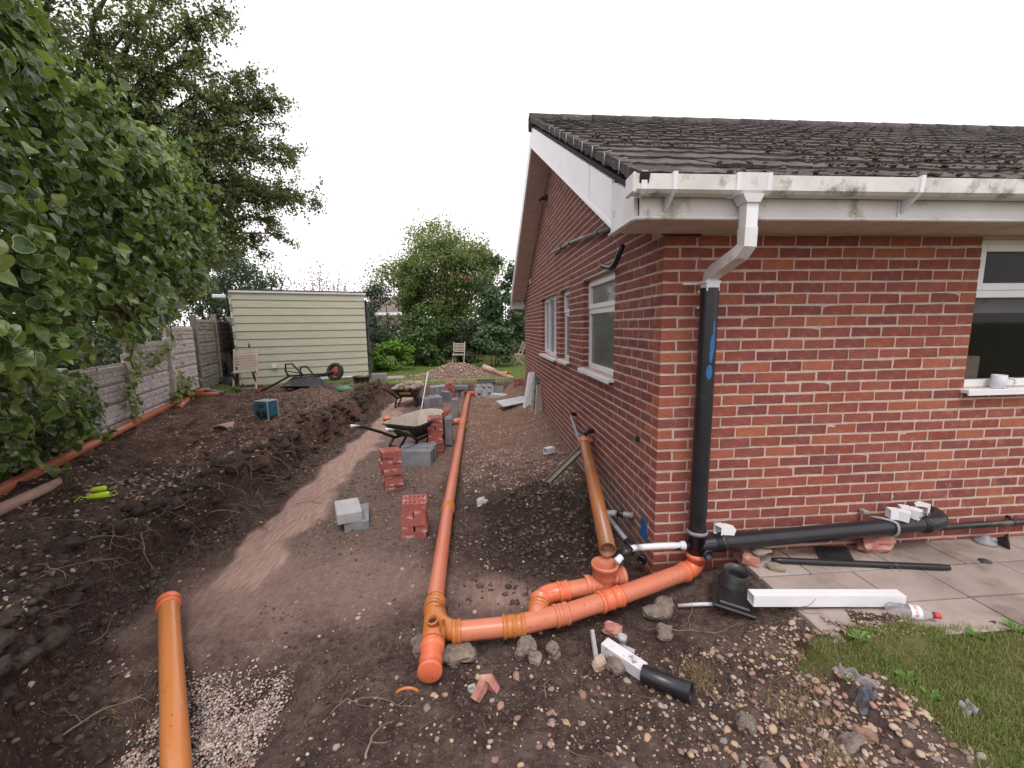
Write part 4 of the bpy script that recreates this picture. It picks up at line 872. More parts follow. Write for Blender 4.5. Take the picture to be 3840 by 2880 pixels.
mb = MB(); mb.sweep([far - (0, .02, 0), far + (0, .12, 0)], r + .004, 20); coupling(mb, far, (0, 1, 0), L=.06); mb.sweep([far + (-.5, .10, .01), far + (.25, .10, .0)], r, 18); mb.lathe(far + (-.22, .1, .0), far + (-.22, .1, .12), [(0, .05), (.09, .05), (.09, .058), (.12, .058), (.12, .045)], 16); coupling(mb, far + (-.36, .10, .01), (1, 0, 0), L=.1)
mb.build('far_junction', M['orange_new'], drain); MB().sweep([far + (.25, .1, 0), far + (.55, .12, .01)], .05, 16).build('grey_link', M['grey_pipe'], drain); MB().sweep([far + (.85, .1, .0), far + (1.25, .05, .02)], r, 16).build('branch_pipe', M['orange'], drain)
# near tee with rodding hole and end cap
mb = MB(); coupling(mb, (-1.519, -.235, .113), (.05, 1, 0), L=.085); mb.lathe((-1.521, -.20, .113), (-1.500, -.62, .112), [(0, r), (0, r + .010), (.03, r + .011), (.035, r + .004), (.09, r + .003), (.42, r + .003), (.42, r)], 28); coupling(mb, (-1.514, -.30, .113), (.05, 1, 0), L=.03)
mb.sweep(arc(T_ + (.005, .12, 0), T_ + (.02, -.03, 0), T_ + (.155, -.055, 0), 8), r + .001, 24); mb.lathe(T_ + (.005, -.04, .03), T_ + (-.005, -.075, .13), [(0, .03), (.055, .03), (.055, .034), (.072, .034), (.072, .027), (.03, .027)], 20)
mb.build('tee_junction', M['orange_old'], drain)
MB().lathe(T_ + (-.001, -.045, .055), T_ + (-.005, -.06, .13), [(0, 0), (.0, .027)], 16).build('hole_shade_disc', M['felt'], drain)  # black disc painted in as the shade inside the opening
mb = MB(); mb.lathe((-1.500, -.56, .112), (-1.493, -.80, .108), [(0, r), (0, r + .009), (.02, r + .013), (.045, r + .013), (.05, r + .006), (.055, r + .004), (.12, r + .004)], 28); mb.lathe((-1.496, -.68, .11), (-1.492, -.80, .107), [(0, r + .004), (.004, r + .009), (.012, r + .004), (.05, r + .004), (.055, r + .008), (.075, r + .009), (.078, r + .004), (.080, 0)], 28); mb.build('end_cap', M['orange_new'], drain)
# right hand line to the house corner
B0 = A3(-1.37, -.485, .115); B1 = A3(-1.04, -.475, .118); B2 = A3(-.72, -.415, .128); B3 = A3(-.40, -.325, .145); B4 = A3(.165, -.145, .178)
mb = MB(); mb.sweep([T_ + (.13, -.055, 0), B0 + (.03, 0, 0)], r + .005, 24, (False, False)); coupling(mb, B0 + (.0, 0, 0), (1, .03, 0), L=.05); coupling(mb, B0 + (-.075, 0, 0), (1, .03, 0), L=.02); mb.build('tee_socket', M['orange_old'], drain)
MB().sweep([B0, B1], r, 28, (False, False)).build('short_pipe', M['orange'], drain)
mb = MB(); coupling(mb, B1, B1 - B0, L=.13); mb.build('coupling', M['orange_old'], drain)
d12 = B2 - B1; d12 /= np.linalg.norm(d12)
mb = MB(); mb.sweep([B1 + d12 * .04, B2], r + .002, 28, (False, False)); coupling(mb, B2 - d12 * .03, d12, L=.085)
Yb = B1 + d12 * .14; Yt = A3(-.865, -.315, .132); mb.sweep([Yb, Yt], r + .001, 24); mb.build('y_junction', M['orange_brown'] if False else M['orange'], drain)
dY = Yt - Yb; dY /= np.linalg.norm(dY)
coupling(MB(), Yt - dY * .04, dY, L=.05).build('coupling', M['orange_old'], drain)
G0 = A3(-.418, -.205, .165); bend1 = A3(-.70, -.238, .152)
mb = MB(); mb.sweep(arc(Yt, Yt + dY * .10, bend1, 9), r + .004, 24, (False, False)); socket(mb, Yt + dY * .02, dY, L=.05); coupling(mb, bend1, G0 - bend1, L=.07); mb.build('bend', M['orange_new'], drain)
MB().sweep([bend1, A3(-.50, -.212, .162)], r, 26, (False, False)).build('short_pipe', M['orange'], drain)
d23 = B3 - B2; d23 /= np.linalg.norm(d23)
MB().sweep([B2 - d23 * .02, B3], r, 28, (False, False)).build('short_pipe', M['orange'], drain)
coupling(MB(), B3 - d23 * .02, d23, L=.155).build('coupling', M['orange_new'], drain)
d34 = B4 - B3; d34 /= np.linalg.norm(d34)
MB().sweep([B3, B4], r, 28, (False, False)).build('long_pipe', M['orange'], drain)
mb = MB(); mb.sweep(arc(B4 - d34 * .01, A3(.255, -.118, .185), A3(.247, -.12, .265), 10), r + .003, 26, (False, False)); socket(mb, B4 - d34 * .02, d34, L=.05); socket(mb, (.247, -.12, .262), (0, 0, 1), L=.07); mb.build('elbow', M['orange_new'], drain)
# back inlet gulley with open socket
mb = MB(); gx_, gy_ = G0[0], G0[1]
mb.lathe((gx_, gy_, .02), (gx_, gy_, 1), [(0, .058), (.17, .058), (.185, .060), (.21, .079), (.265, .080), (.268, .087), (.285, .089), (.292, .086), (.292, .077), (.23, .074), (.21, .055), (.15, .05), (.15, 0)], 32)
mb.lathe((gx_ - .02, gy_, .165), (gx_ - .13, gy_ - .003, .165), [(0, r), (.07, r + .001), (.075, r + .008), (.11, r + .009), (.112, r)], 24)
mb.sweep([(gx_ + .02, gy_ + .02, .19), (gx_ + .11, gy_ + .035, .19)], .05, 22, (False, False)); socket(mb, (gx_ + .115, gy_ + .035, .19), (1, .15, 0), r=.054, L=.06); mb.lathe((gx_ + .08, gy_ + .03, .19), (gx_ + .2, gy_ + .045, .19), [(.06, .055), (.03, .05), (.03, 0)], 20); mb.build('gulley', M['orange'], drain)
# the rubble propping it up
def rubble(name, px, py, z, size, seed, label, m_=None, rot=0, cat='rubble lump', rough=.22, sub=2, up=.0):
    p = at_z(px, py, z); p[2] = float(H(p[0], p[1])) + size[2] * .36 + up
    mb = MB(); mb.rock(p, np.array(size) * .95, seed, sub, rough=rough * 1.5, rot=rot); v = mb.v[0]; mb.v[0] = p + np.clip(v - p, -np.array(size).max() * .55, None) + RNG.normal(0, .035 * min(size), v.shape); v = mb.v[0]; v[:, 2] = np.minimum(v[:, 2], p[2] + size[2] * random.uniform(.34, .46)); return tag(mb.build(name, m_ or M['rubble'], None, tuple(p)), label, cat)
rubble('concrete_lump', 990, 1420, .02, (.22, .15, .09), 3, 'flat broken slab of concrete lying under the capped end', rot=.3, rough=.14)
rubble('concrete_lump', 912, 1395, .02, (.12, .14, .09), 4, 'jagged concrete lump left of the capped orange end', rot=.3, rough=.3)
rubble('concrete_lump', 1135, 1410, .02, (.13, .11, .11), 5, 'grey block of rubble propping the pipe near its y junction', rot=.6, rough=.16)
rubble('concrete_lump', 1157, 1432, .03, (.08, .07, .07), 8, 'small round grey stone against the propping block', rot=.6, rough=.16)
rubble('concrete_lump', 1198, 1408, .02, (.085, .07, .10), 6, 'upright pointed stone between the propping block and the white shard', rot=.2, rough=.26)
rubble('concrete_lump', 1322, 1430, .05, (.115, .10, .10), 7, 'squarish grey stone beside the white square pipe offcut', rot=.9, rough=.2)
rubble('cobble', 1295, 1430, .05, (.085, .065, .085), 9, 'smooth brown cobble leaning on the squarish grey stone', M['pebble'], .5, 'cobble', .06)
rubble('concrete_lump', 1425, 1320, .0, (.22, .14, .10), 10, 'big flat muddy stone under the long orange pipe', rot=.2, rough=.2)
rubble('concrete_lump', 1438, 1368, .02, (.115, .10, .085), 11, 'round muddy stone lying alone in front of the long orange pipe', rot=.2, rough=.2)
rubble('concrete_lump', 1322, 1352, .03, (.13, .09, .07), 12, 'reddish brown stone right under the bright orange coupling', M['rubble_red'], .2, rough=.2)
rubble('concrete_lump', 1650, 1690 - 8, .15, (.08, .07, .06), 13, 'rough pitted stone at the bottom edge among the pebbles', rot=.2)
rubble('concrete_lump', 1610, 1565, .13, (.09, .075, .065), 14, 'rough pitted grey stone in the gravel below the half pipe', rot=.4, rough=.2)
rubble('sandstone', 1865, 1585, .16, (.085, .07, .06), 15, 'angular yellow sandstone in the gravel near the turf', M['pebble'], .4, 'stone', .2)
rubble('concrete_lump', 1838, 1610, .16, (.09, .07, .05), 16, 'angular pale grey stone beside the yellow sandstone', rot=.4, rough=.25)
rubble('concrete_lump', 1042, 1080, .12, (.10, .09, .08), 17, 'white clump of old mortar right of the long pipe coupling', M['block_pale'], .4, rough=.3)
p = at_z(1050, 1487, .06); mb = MB(); a_ = A3(p[0] - .055, p[1] - .03, H(p[0] - .05, p[1]) + .015); b_ = A3(p[0] + .005, p[1] + .02, a_[2] + .06); c_ = A3(p[0] + .065, p[1] + .0, a_[2] - .005)
mb.sweep([a_, (a_ + b_) / 2 + (0, 0, .008), b_ + (-.012, 0, 0), b_ + (.012, 0, 0), (b_ + c_) / 2 + (0, 0, .008), c_], [.017, .02, .022, .022, .02, .015], square=SQ, smooth=False); v = mb.v[0]; mb.v[0] = v + RNG.normal(0, .002, v.shape)
tag(mb.build('brick_shard', M['rubble_red'], None, tuple(p)), 'v shaped pinkish piece of broken brick in front of the capped end', 'broken brick')
rubble('concrete_lump', 1020, 1478, .06, (.05, .04, .06), 18, 'small white mortar lump touching the v shaped brick piece', M['block_pale'], .4, rough=.3, sub=1)
p = at_z(1283, 1400, .03); mb = MB(); mb.box(p + (0, 0, .03), (.018, .02, .13), rotm(-.75, .12, .1)); v = mb.v[0]; mb.v[0] = v + RNG.normal(0, .003, v.shape); tag(mb.build('mortar_shard', M['block_pale'], None, tuple(p)), 'long thin pale shard leaning in soil left of the white square pipe', 'shard')
p = at_z(878, 1500, .10); mb = MB(); th = np.linspace(.3, 2.8, 12); mb.sweep([p + (.055 * math.cos(a), .02, -.02 + .035 * math.sin(a)) for a in th], .008, 6); tag(mb.build('pipe_shard', M['orange_old'], None, tuple(p)), 'buried orange pipe shard showing only its curved rim below the cap', 'pipe shard')
# glossy pipe lying in the end of the trench, running down into the gravel
rp0, rp1 = A3(-3.26, -.005, .105), A3(-2.27, -1.42, -.045); e_ = (rp0 - rp1) / np.linalg.norm(rp0 - rp1)
riser = thing('gravel_pipe', 'glossy ochre orange pipe lying in the near trench end beside pea gravel', 'drain pipe', rp1)
MB().sweep([rp1, (rp0 + rp1) / 2, rp0 - e_ * .06], r, 32, (True, False)).build('pipe', M['riser'], riser)
MB().lathe(rp0 - e_ * .075, rp0, [(0, r), (0, r + .004), (.004, r + .010), (.018, r + .010), (.022, r + .006), (.06, r + .007), (.066, r + .010), (.078, r + .011), (.080, r + .006), (.05, r + .001), (.0, r - .004), (.0, 0)], 32).build('collar', M['orange_new'], riser)
# black soil stack on the corner with its horizontal branch
soil = thing('soil_pipe', 'black soil pipe down the front corner with long horizontal branch', 'soil pipe', (.247, -.12, .27))
MB().sweep([A3(.247, -.12, .43), A3(.251, -.12, 2.07)], r, 28, (False, False)).build('stack_pipe', M['black'], soil)
mb = MB(); mb.lathe((.247, -.12, .255), (.247, -.12, 1), [(0, r - .002), (.03, r), (.03, r + .003), (.175, r + .003), (.178, r + .008), (.20, r + .010), (.21, r + .006), (.21, r)], 28); mb.sweep([(.26, -.12, .35), (.40, -.128, .365)], r + .003, 24, (False, False)); socket(mb, (.40, -.128, .365), (1, 0, .06), L=.07, r=r - .001)
mb.lathe((.262, -.14, .335), (.285, -.30, .335), [(0, .03), (.075, .03), (.078, .036), (.09, .036), (.09, .026), (.03, .026), (.03, 0)], 20); mb.sweep([(.22, -.12, .355), (.10, -.12, .353)], .028, 16); mb.build('branch_fitting', M['black'], soil)
MB().lathe((.247, -.12, .44), (.247, -.12, 1), [(0, r + .004), (.0, r + .012), (.018, r + .013), (.024, r + .006)], 28).build('seal_ring', M['grey_pipe'], soil)
MB().sweep([A3(.38, -.127, .364), A3(1.95, -.13, .425)], r, 28, (False, False)).build('branch_pipe', M['black'], soil)
mb = MB(); mb.sweep(arc(A3(1.90, -.13, .423), A3(2.10, -.13, .432), A3(2.11, -.01, .43), 10), r + .004, 24, (False, False)); socket(mb, (1.91, -.13, .423), (1, 0, .04), L=.05, r=r); mb.build('end_bend', M['black'], soil)
mb = MB(); th = np.linspace(-1.2, 2.0, 14); mb.sweep([A3(1.66 - .10 * max(0, (a - .9)), -.13 - .062 * math.cos(a) + max(0, a - 1.2) * .03, .413 + .062 * math.sin(a)) for a in th], .009, 6); mb.cbox((1.55, -.03, .485), (.04, .05, .03), ch=.006); mb.build('strap', M['grey_pipe'], soil)
mb = MB(); q0 = project([[.25, -.175, 1.7]])[0]
for k, (z, w_, h_) in enumerate(((1.80, .009, .14), (1.715, .016, .13), (1.65, .011, .10), (1.545, .019, .10))):
    th = np.linspace(0, 6.28, 14)[:-1]; c0 = A3(.262 - .006 * k, 0, z)
    pts = []
    for a in th:
        x = c0[0] + w_ * math.cos(a); pts.append((x, -.12 - math.sqrt(max(1e-5, (r + .0012) ** 2 - (x - .25) ** 2)), z + h_ / 2 * math.sin(a)))
    mb.add(pts + [tuple(np.mean(pts, 0) + (0, -.0015, 0))], [[i, (i + 1) % len(pts), len(pts)] for i in range(len(pts))])
mb.build('blue_paint', M['blue_paint'], soil)
cond = MB(); cond.sweep([A3(2.05, -.04, .335), A3(4.5, -.04, .355)], .021, 12); tag(cond.build('waste_pipe', M['gulley'], None, (2.1, -.04, .33)), 'thin black pipe running low along the front wall to the right', 'pipe')
MB().lathe((2.74, -.04, .342), (2.76, -.04, .342), [(0, .0), (0, .027), (.02, .027), (.02, 0)], 10).cbox((2.75, -.015, .375), (.02, .03, .02), ch=.003).build('pipe_bracket', M['frame_black'], bpy.data.objects['waste_pipe'])
# brown pipe leaning on the wall
bp = thing('leaning_pipe', 'weathered brown pipe leaning on the side wall with orange socket on top', 'pipe', (-.42, -.1, .2))
q0 = at_y(1313, 1188, -.165); q1 = A3(-.105, 1.55, .62); dq = (q1 - q0) / np.linalg.norm(q1 - q0)
mb = MB(); mb.lathe(q0, q1, [(.06, 0), (.06, r - .005), (0, r - .005), (0, r), (np.linalg.norm(q1 - q0), r)], 28); mb.build('pipe', M['orange_brown'], bp)
MB().lathe(q1 - dq * .06, q1 + dq, [(0, r), (0, r + .006), (.05, r + .006), (.055, r + .012), (.085, r + .012), (.088, r + .007), (.11, r + .006), (.115, r), (.06, r - .01), (.06, 0)], 26).build('socket', M['orange'], bp)
# waste pipes out of the side wall
def tubes(name, label, segs, cat='waste pipe', base=None):
    t_ = thing(name, label, cat, base if base is not None else segs[0][1][0]); out_ = []
    for nm, pts, rad, m_ in segs: out_.append(MB().sweep(pts, rad, 14).build(nm, m_, t_))
    return t_
tubes('waste_pipe', 'grey pipe sloping down from a black wall elbow, farther than the short black one', [('elbow', [A3(.0, 2.38, .745), A3(-.05, 2.38, .75), A3(-.075, 2.36, .745), A3(-.078, 2.33, .725)], .024, M['black']), ('pipe', [A3(-.078, 2.36, .745), A3(-.10, 1.65, .50)], .018, M['grey_pipe'])])
tubes('waste_pipe', 'short black pipe with elbow and bracket on the wall, just behind the orange socket', [('elbow', [A3(.0, 1.56, .735), A3(-.055, 1.58, .735), A3(-.085, 1.57, .725), A3(-.088, 1.56, .70)], .026, M['black']), ('pipe', [A3(-.088, 1.57, .72), A3(-.105, 1.52, .55)], .020, M['black'])])
tubes('waste_pipe', 'dirty grey pipe with black joints coming low out of the side wall', [('wall_pipe', [A3(.0, .40, .335), A3(-.12, .50, .315)], .022, M['grey_pipe']), ('joint', [A3(-.06, .45, .325), A3(-.10, .485, .318)], .025, M['black']), ('elbow', [A3(-.11, .49, .316), A3(-.165, .54, .30), A3(-.185, .52, .285)], .025, M['grey_pipe']), ('pipe', [A3(-.18, .53, .29), A3(-.13, .14, .245)], .018, M['grey_pipe']), ('lower_elbow', [A3(-.135, .17, .25), A3(-.125, .09, .235), A3(-.15, .05, .225)], .026, M['black']), ('tail', [A3(-.14, .07, .235), A3(-.27, -.10, .245), A3(-.315, -.15, .23)], .026, M['gulley'])])
W1, W2, W3, W4 = at_y(1478, 1178, -.125), at_y(1375, 1183, -.15), at_y(1352, 1192, -.19), at_y(1333, 1212, -.22)
wp = tubes('white_waste_pipe', 'bent white waste pipe with ribbed nut pointing at the black stack', [('pipe', list(arc(W1, (W1 + W2) / 2 + (0, 0, .005), W2, 6)) + list(arc(W2, (W2 + W3) / 2 + (-.01, 0, .012), W3, 6)), .021, M['white_pipe']), ('collar', [W3 + (W3 - W4) * .5, W3 + (W4 - W3) * .5], .027, M['black'])], base=W3)
MB().lathe(W4 + (W3 - W4) * .6, W4, [(0, .022), (.03, .022), (.045, .024), (.06, .024), (.06, .019), (.02, .019), (.02, 0)], 16).build('spigot', M['white_pipe'], wp)
mb = MB(); dW = (W1 - W2); mb.lathe(W1 - dW * .1, W1 + dW, [(0, .022), (.0, .026), (.02, .026), (.022, .030), (.035, .030), (.037, .022)], 12, smooth=False); mb.build('nut', M['white_pipe'], wp)
MB().lathe((-.03, .12, .13), (-.09, .05, .12), [(0, .0), (.0, .035), (.03, .035), (.03, .024), (.0, .024)], 14).build('pipe_stub', M['frame_black'], swall)
# long pipe along the fence and the pile of offcuts
lp0, lp1 = PL0, PL1
longp = thing('fence_pipe', 'long orange drain pipe lying along the foot of the fence', 'drain pipe', lp0)
MB().lathe(lp0, lp1, [(0, 0), (0, r), (np.linalg.norm(lp1 - lp0), r), (np.linalg.norm(lp1 - lp0), r - .005), (np.linalg.norm(lp1 - lp0) - .2, r - .005), (np.linalg.norm(lp1 - lp0) - .2, 0)], 24).build('pipe', M['orange'], longp)
MB().lathe(PL0 + PLd * 3.2, PL1, [(0, r), (0, r + .008), (.09, r + .008), (.09, r)], 20).build('coupling', M['orange'], longp)
l0, l1 = at_z(-20, 1110, .46), at_z(128, 1042, .44); tag(MB().sweep([l0, l1], [.05, .045], 14).build('dusty_pipe', M['pink_old'], None, tuple(l0)), 'short dusty pink pipe beside the near end of the fence pipe', 'pipe')
def offcut(a, b, rad, m_, label, name='pipe_offcut', open_=True):
    a, b = np.array(a), np.array(b); L = np.linalg.norm(b - a); mb = MB().lathe(a, b, [(.05, 0), (.05, rad - .005), (0, rad - .005), (0, rad), (L, rad), (L, rad - .005), (L - .05, rad - .005), (L - .05, 0)], 20); return tag(mb.build(name, m_, None, tuple(a)), label, 'pipe offcut', 'pipe offcuts heaped by the fence')
offcut(at_z(422, 854, .46), at_z(488, 850, .46), r, M['orange'], 'orange offcut lying crosswise at the far end of the long fence pipe')
offcut(at_z(420, 846, .50), at_z(452, 842, .50), r, M['orange'], 'short orange offcut behind the crosswise one')
offcut(at_z(385, 882, .42), at_z(405, 863, .46), .05, M['orange'], 'stubby orange offcut between fence post and long pipe')
offcut(at_z(400, 851, .56), at_z(409, 858, .40), .078, M['orange_brown'], 'wide brown open mouthed pipe fitting in the offcut heap')
offcut(at_z(405, 836, .52), at_z(432, 843, .50), r, M['black'], 'black pipe offcut on top of the heap by the fence')
offcut(at_z(434, 842, .50), at_z(486, 848, .50), .035, M['grey_pipe'], 'slim grey pipe offcut with pale end in the heap')
offcut(at_z(516, 845, .40), at_z(505, 843, .40), .05, M['black'], 'black pipe end by the foot of the chair at the shed')
# ================================================================ LOOSE BRICKS AND BLOCKS
def perforated(seed):
    """215 x 102 x 65 brick with five slots; slots are real holes in the top"""
    r_ = np.random.default_rng(seed); L, W, Hh = .213, .101, .064; sx = [-L / 2]; 
    for k in range(5): c = (k - 2) * .038; sx += [c - .007, c + .007]
    sx.append(L / 2); sy = [-W / 2, -.021, .021, W / 2]; mb = MB(); zt, zf = Hh / 2, Hh / 2 - .035
    mb.add([(-L / 2, -W / 2, -zt), (L / 2, -W / 2, -zt), (L / 2, W / 2, -zt), (-L / 2, W / 2, -zt), (-L / 2, -W / 2, zt), (L / 2, -W / 2, zt), (L / 2, W / 2, zt), (-L / 2, W / 2, zt)], [[3, 2, 1, 0], [0, 1, 5, 4], [1, 2, 6, 5], [2, 3, 7, 6], [3, 0, 4, 7]])
    for i in range(len(sx) - 1):
        for j in range(3):
            a, b, c, d = sx[i], sx[i + 1], sy[j], sy[j + 1]
            if j == 1 and i % 2 == 1:
                V = [(a, c, zt), (b, c, zt), (b, d, zt), (a, d, zt), (a, c, zf), (b, c, zf), (b, d, zf), (a, d, zf)]
                mb.add(V, [[0, 4, 5, 1], [1, 5, 6, 2], [2, 6, 7, 3], [3, 7, 4, 0], [4, 7, 6, 5]])
            else: mb.add([(a, c, zt), (b, c, zt), (b, d, zt), (a, d, zt)], [[0, 1, 2, 3]])
    o = mb.build('brick', M['brick_loose'], world=False); me = o.data; bpy.data.objects.remove(o); return me
pbr = [perforated(k) for k in range(3)]
ORD = ['bottom', 'second', 'third', 'fourth', 'fifth', 'sixth', 'seventh', 'top']
def stack(desc, group, x, y, z, yaw, n, jit=.006, lean=(0, 0), first_cross=False):
    for i in range(n):
        cross = (i % 2 == 1) != first_cross
        for k in (0, 1):
            off = A3(0, (k - .5) * .108, 0) if not cross else A3((k - .5) * .108, 0, 0)
            a = yaw + (math.pi / 2 if cross else 0) + random.gauss(0, .03)
            p = A3(x, y, z) + rz(yaw) @ off + (lean[0] * i + random.gauss(0, jit), lean[1] * i + random.gauss(0, jit), .0325 + .0655 * i)
            o = link('brick', random.choice(pbr), None, tuple(p)); o.rotation_euler = (0, 0, a + (math.pi if random.random() < .5 else 0))
            lev = 'top' if i == n - 1 else ORD[i]
            which = ('left' if k == 0 else 'right') if cross else ('front' if k == 0 else 'back')
            tag(o, 'red slotted brick, %s one in %s layer of the %s' % (which, lev, desc), 'brick', group)
stack('short stack nearest the camera', 'bricks stacked near the long pipe', -1.80, .90, .015, .04, 5)
stack('stack beside the grey blocks', 'bricks stacked near the grey blocks', -2.225, 2.03, .02, .32, 7, .008)
stack('tall stack against the barrow', 'bricks stacked by the barrow', -1.86, 3.42, .03, .10, 8, .008)
stack('far stack between block piles', 'bricks stacked at the far end', -1.93, 7.93, .06, .15, 6)
stack('stack at the far house corner', 'bricks stacked at the house corner', -.19, 8.0, .24, .05, 4)
for i in range(4): # leaning pile behind the front barrow
    for k in (0, 1):
        o = link('brick', random.choice(pbr), None, (-2.02 + .055 * i - .03 * i * 0, 5.05 + .11 * k, .10 + .055 * i)); o.rotation_euler = (0, -.42, .18)
        tag(o, 'red brick, %s one in the %s layer of the leaning pile' % (('near', 'far')[k], ('bottom', 'second', 'third', 'top')[i]), 'brick', 'leaning bricks past the barrow')
def cblock(p, size, yaw, label, grp=None, m_=None, tilt=0, tx=0):
    mb = MB(); mb.cbox((0, 0, 0), size, ch=.006); v = mb.v[0]; mb.v[0] = v + RNG.normal(0, .0012, v.shape); o = mb.build('concrete_block', m_ or M['block'], None, None, world=False); o.location = tuple(p); o.rotation_euler = (tx, tilt, yaw)
    return tag(o, label, 'block', grp)
c0 = A3(-2.445, .987, 0); R17 = rz(.25)
cblock(c0 + R17 @ A3(.105, .20, .060), (.215, .40, .10), .25, 'dark grey concrete block lying under a paler block left of the near brick stack', 'blocks on the dig floor', M['block'])
cblock(A3(-2.485, .95, 0) + rz(.40) @ A3(.105, .16, .162), (.215, .32, .10), .38, 'pale grey concrete block on top of a dark one near the clay strip', 'blocks on the dig floor', M['block_pale'], .02, .03)
for k in range(4): cblock(A3(-2.30, 2.79, 0) + rz(-.12) @ A3(.205 + (.03, .025, .0, .02)[k], .05 + .103 * k, .125), (.44 if k != 0 else .42, .10, .215), -.12 + random.gauss(0, .01), 'grey concrete block on edge, %s of four behind the tall brick stack' % ('front one', 'second', 'third', 'rearmost')[k], 'four grey blocks on edge')
for k in range(2): cblock(A3(-1.69, 3.70 + .13 * k, .25), (.11, .10, .42), .08, '%s of two dark blocks standing on end right of the barrow brick stack' % ('nearer', 'farther')[k], 'blocks on end by the pipe')
for k in range(2): cblock(A3(-1.68, 5.55 + .13 * k, .24), (.11, .10, .40), .08, '%s of two blocks on end right of the leaning brick pile' % ('nearer', 'farther')[k], 'blocks on end past the branch')
for k in range(3): cblock(A3(-2.44, 6.60, 0) + rz(.30) @ A3(.075 + .146 * k, .22, .165 + .006 * k), (.142, .44, .215), .30 + random.gauss(0, .01), '%s block of the three in a row beside the thin white pole' % ('left', 'middle', 'right')[k], 'three blocks beside the pole')
for k in range(3): cblock(A3(-2.47, 8.10, 0) + rz(.05) @ A3(.07 + .13 * k, .2, .19 + .01 * k), (.126, .40, .25), .06, '%s block of the three at the trench with black lumps on top' % ('left', 'middle', 'right')[k], 'three blocks at the trench')
for k in range(3): cblock(A3(-2.06 + .055 * k, 7.45 + .02 * k, .18), (.04, .30, .25), .45, '%s thin slab of the three leaning in front of the trench blocks' % ('left', 'middle', 'right')[k], 'thin slabs by the trench blocks')
cblock(A3(-1.775, 8.02, .15), (.10, .12, .20), .05, 'left upright block under the flat lintel block by the far pipe', 'lintel blocks'); cblock(A3(-1.70, 8.10, .15), (.09, .1, .20), .05, 'paler middle upright block under the flat lintel block', 'lintel blocks', M['block_pale']); cblock(A3(-1.625, 8.02, .15), (.09, .12, .20), .05, 'right upright block under the flat lintel block by the far pipe', 'lintel blocks')
cblock(A3(-1.70, 8.03, .31), (.44, .215, .10), .05, 'dark concrete block laid flat across upright blocks by the far pipe', 'lintel blocks')
mb = MB(); mb.rock((-2.28, 8.1, .345), (.16, .07, .05), 71, 1); mb.rock((-2.42, 8.14, .34), (.10, .07, .03), 72, 1); tag(mb.build('tar_lump', M['frame_black'], None, (-2.3, 8.1, .33)), 'black lumps lying on top of the trench blocks', 'lump') if False else None
cblock(A3(-.70, 8.05, .22), (.30, .10, .215), -.35, 'grey block tilted upright right of the plastic crate', 'blocks by the crate', M['block'], 0, -.25)
cblock(A3(-.70, 7.55, .14), (.44, .215, .10), -.62, 'pale block lying flat in front of the crate', 'blocks by the crate', M['block_pale'])
p = at_z(1412, 821, .3); cblock(p + (-.05, .1, .12), (.44, .28, .26), .38, 'grey block on the slab at the right foot of the shed', None, M['block']) if False else None
pk = at_z(818, 822, .30); cblock(pk + (0, .10, .10), (.44, .22, .20), .30, 'grey concrete block at the right hand foot of the shed', None, M['block'])
mb = MB(); mb.cbox(pk + (.42, .35, .03), (.6, .6, .06), rz(.3), ch=.01); tag(mb.build('paving_slab', M['slab'], None, tuple(pk)), 'single paving slab on the lawn beside the shed corner block', 'slab')
# plastic crate
cr = thing('plastic_crate', 'grey plastic bottle crate with square openings at the far pipe end', 'crate', (-1.07, 8.12, .05)); CW, CD, CHh = .46, .32, .31; cm = M['panel_grey']
RC = rz(.06); cc = A3(-1.07, 8.12, .05)
def crate_side(u0, ax, L, sgn):
    mb = MB()
    def b(u, z, w_, h_):
        c = A3(u, sgn * CD / 2, z) if ax == 'x' else A3(sgn * CW / 2, u, z); s_ = (w_, .012, h_) if ax == 'x' else (.012, w_, h_); mb.box(cc + RC @ c, s_, RC)
    b(0, .02, L, .04); b(0, CHh - .02, L, .04); b(0, CHh * .5, L * .98, .055)
    n = 3
    for k in range(n + 1): b(-L / 2 + .02 + (L - .04) * k / n, CHh / 2, .04, CHh)
    b(0, .09, L / n * .9, .10) ; b(-L / n, .22, L / n * .5, .10)
    return mb
for ax, L, sg in (('x', CW, -1), ('x', CW, 1), ('y', CD, -1), ('y', CD, 1)): crate_side(0, ax, L, sg).build('side', cm, cr)
MB().box(cc + (0, 0, .012), (CW - .02, CD - .02, .012), RC).build('base', cm, cr)
bn = thing('slatted_tray', 'black slatted plastic tray standing in the far trench', 'tray', (-1.0, 8.62, .0)); 
MB().box((-1.0, 8.62, .18), (.46, .28, .30)).build('body', M['bin_black'], bn)
for k in range(6): MB().box((-1.0, 8.49 + .05 * k, .345 + .012 * k), (.50, .035, .02), rotm(.25)).build('slat', M['bin_black'], bn)
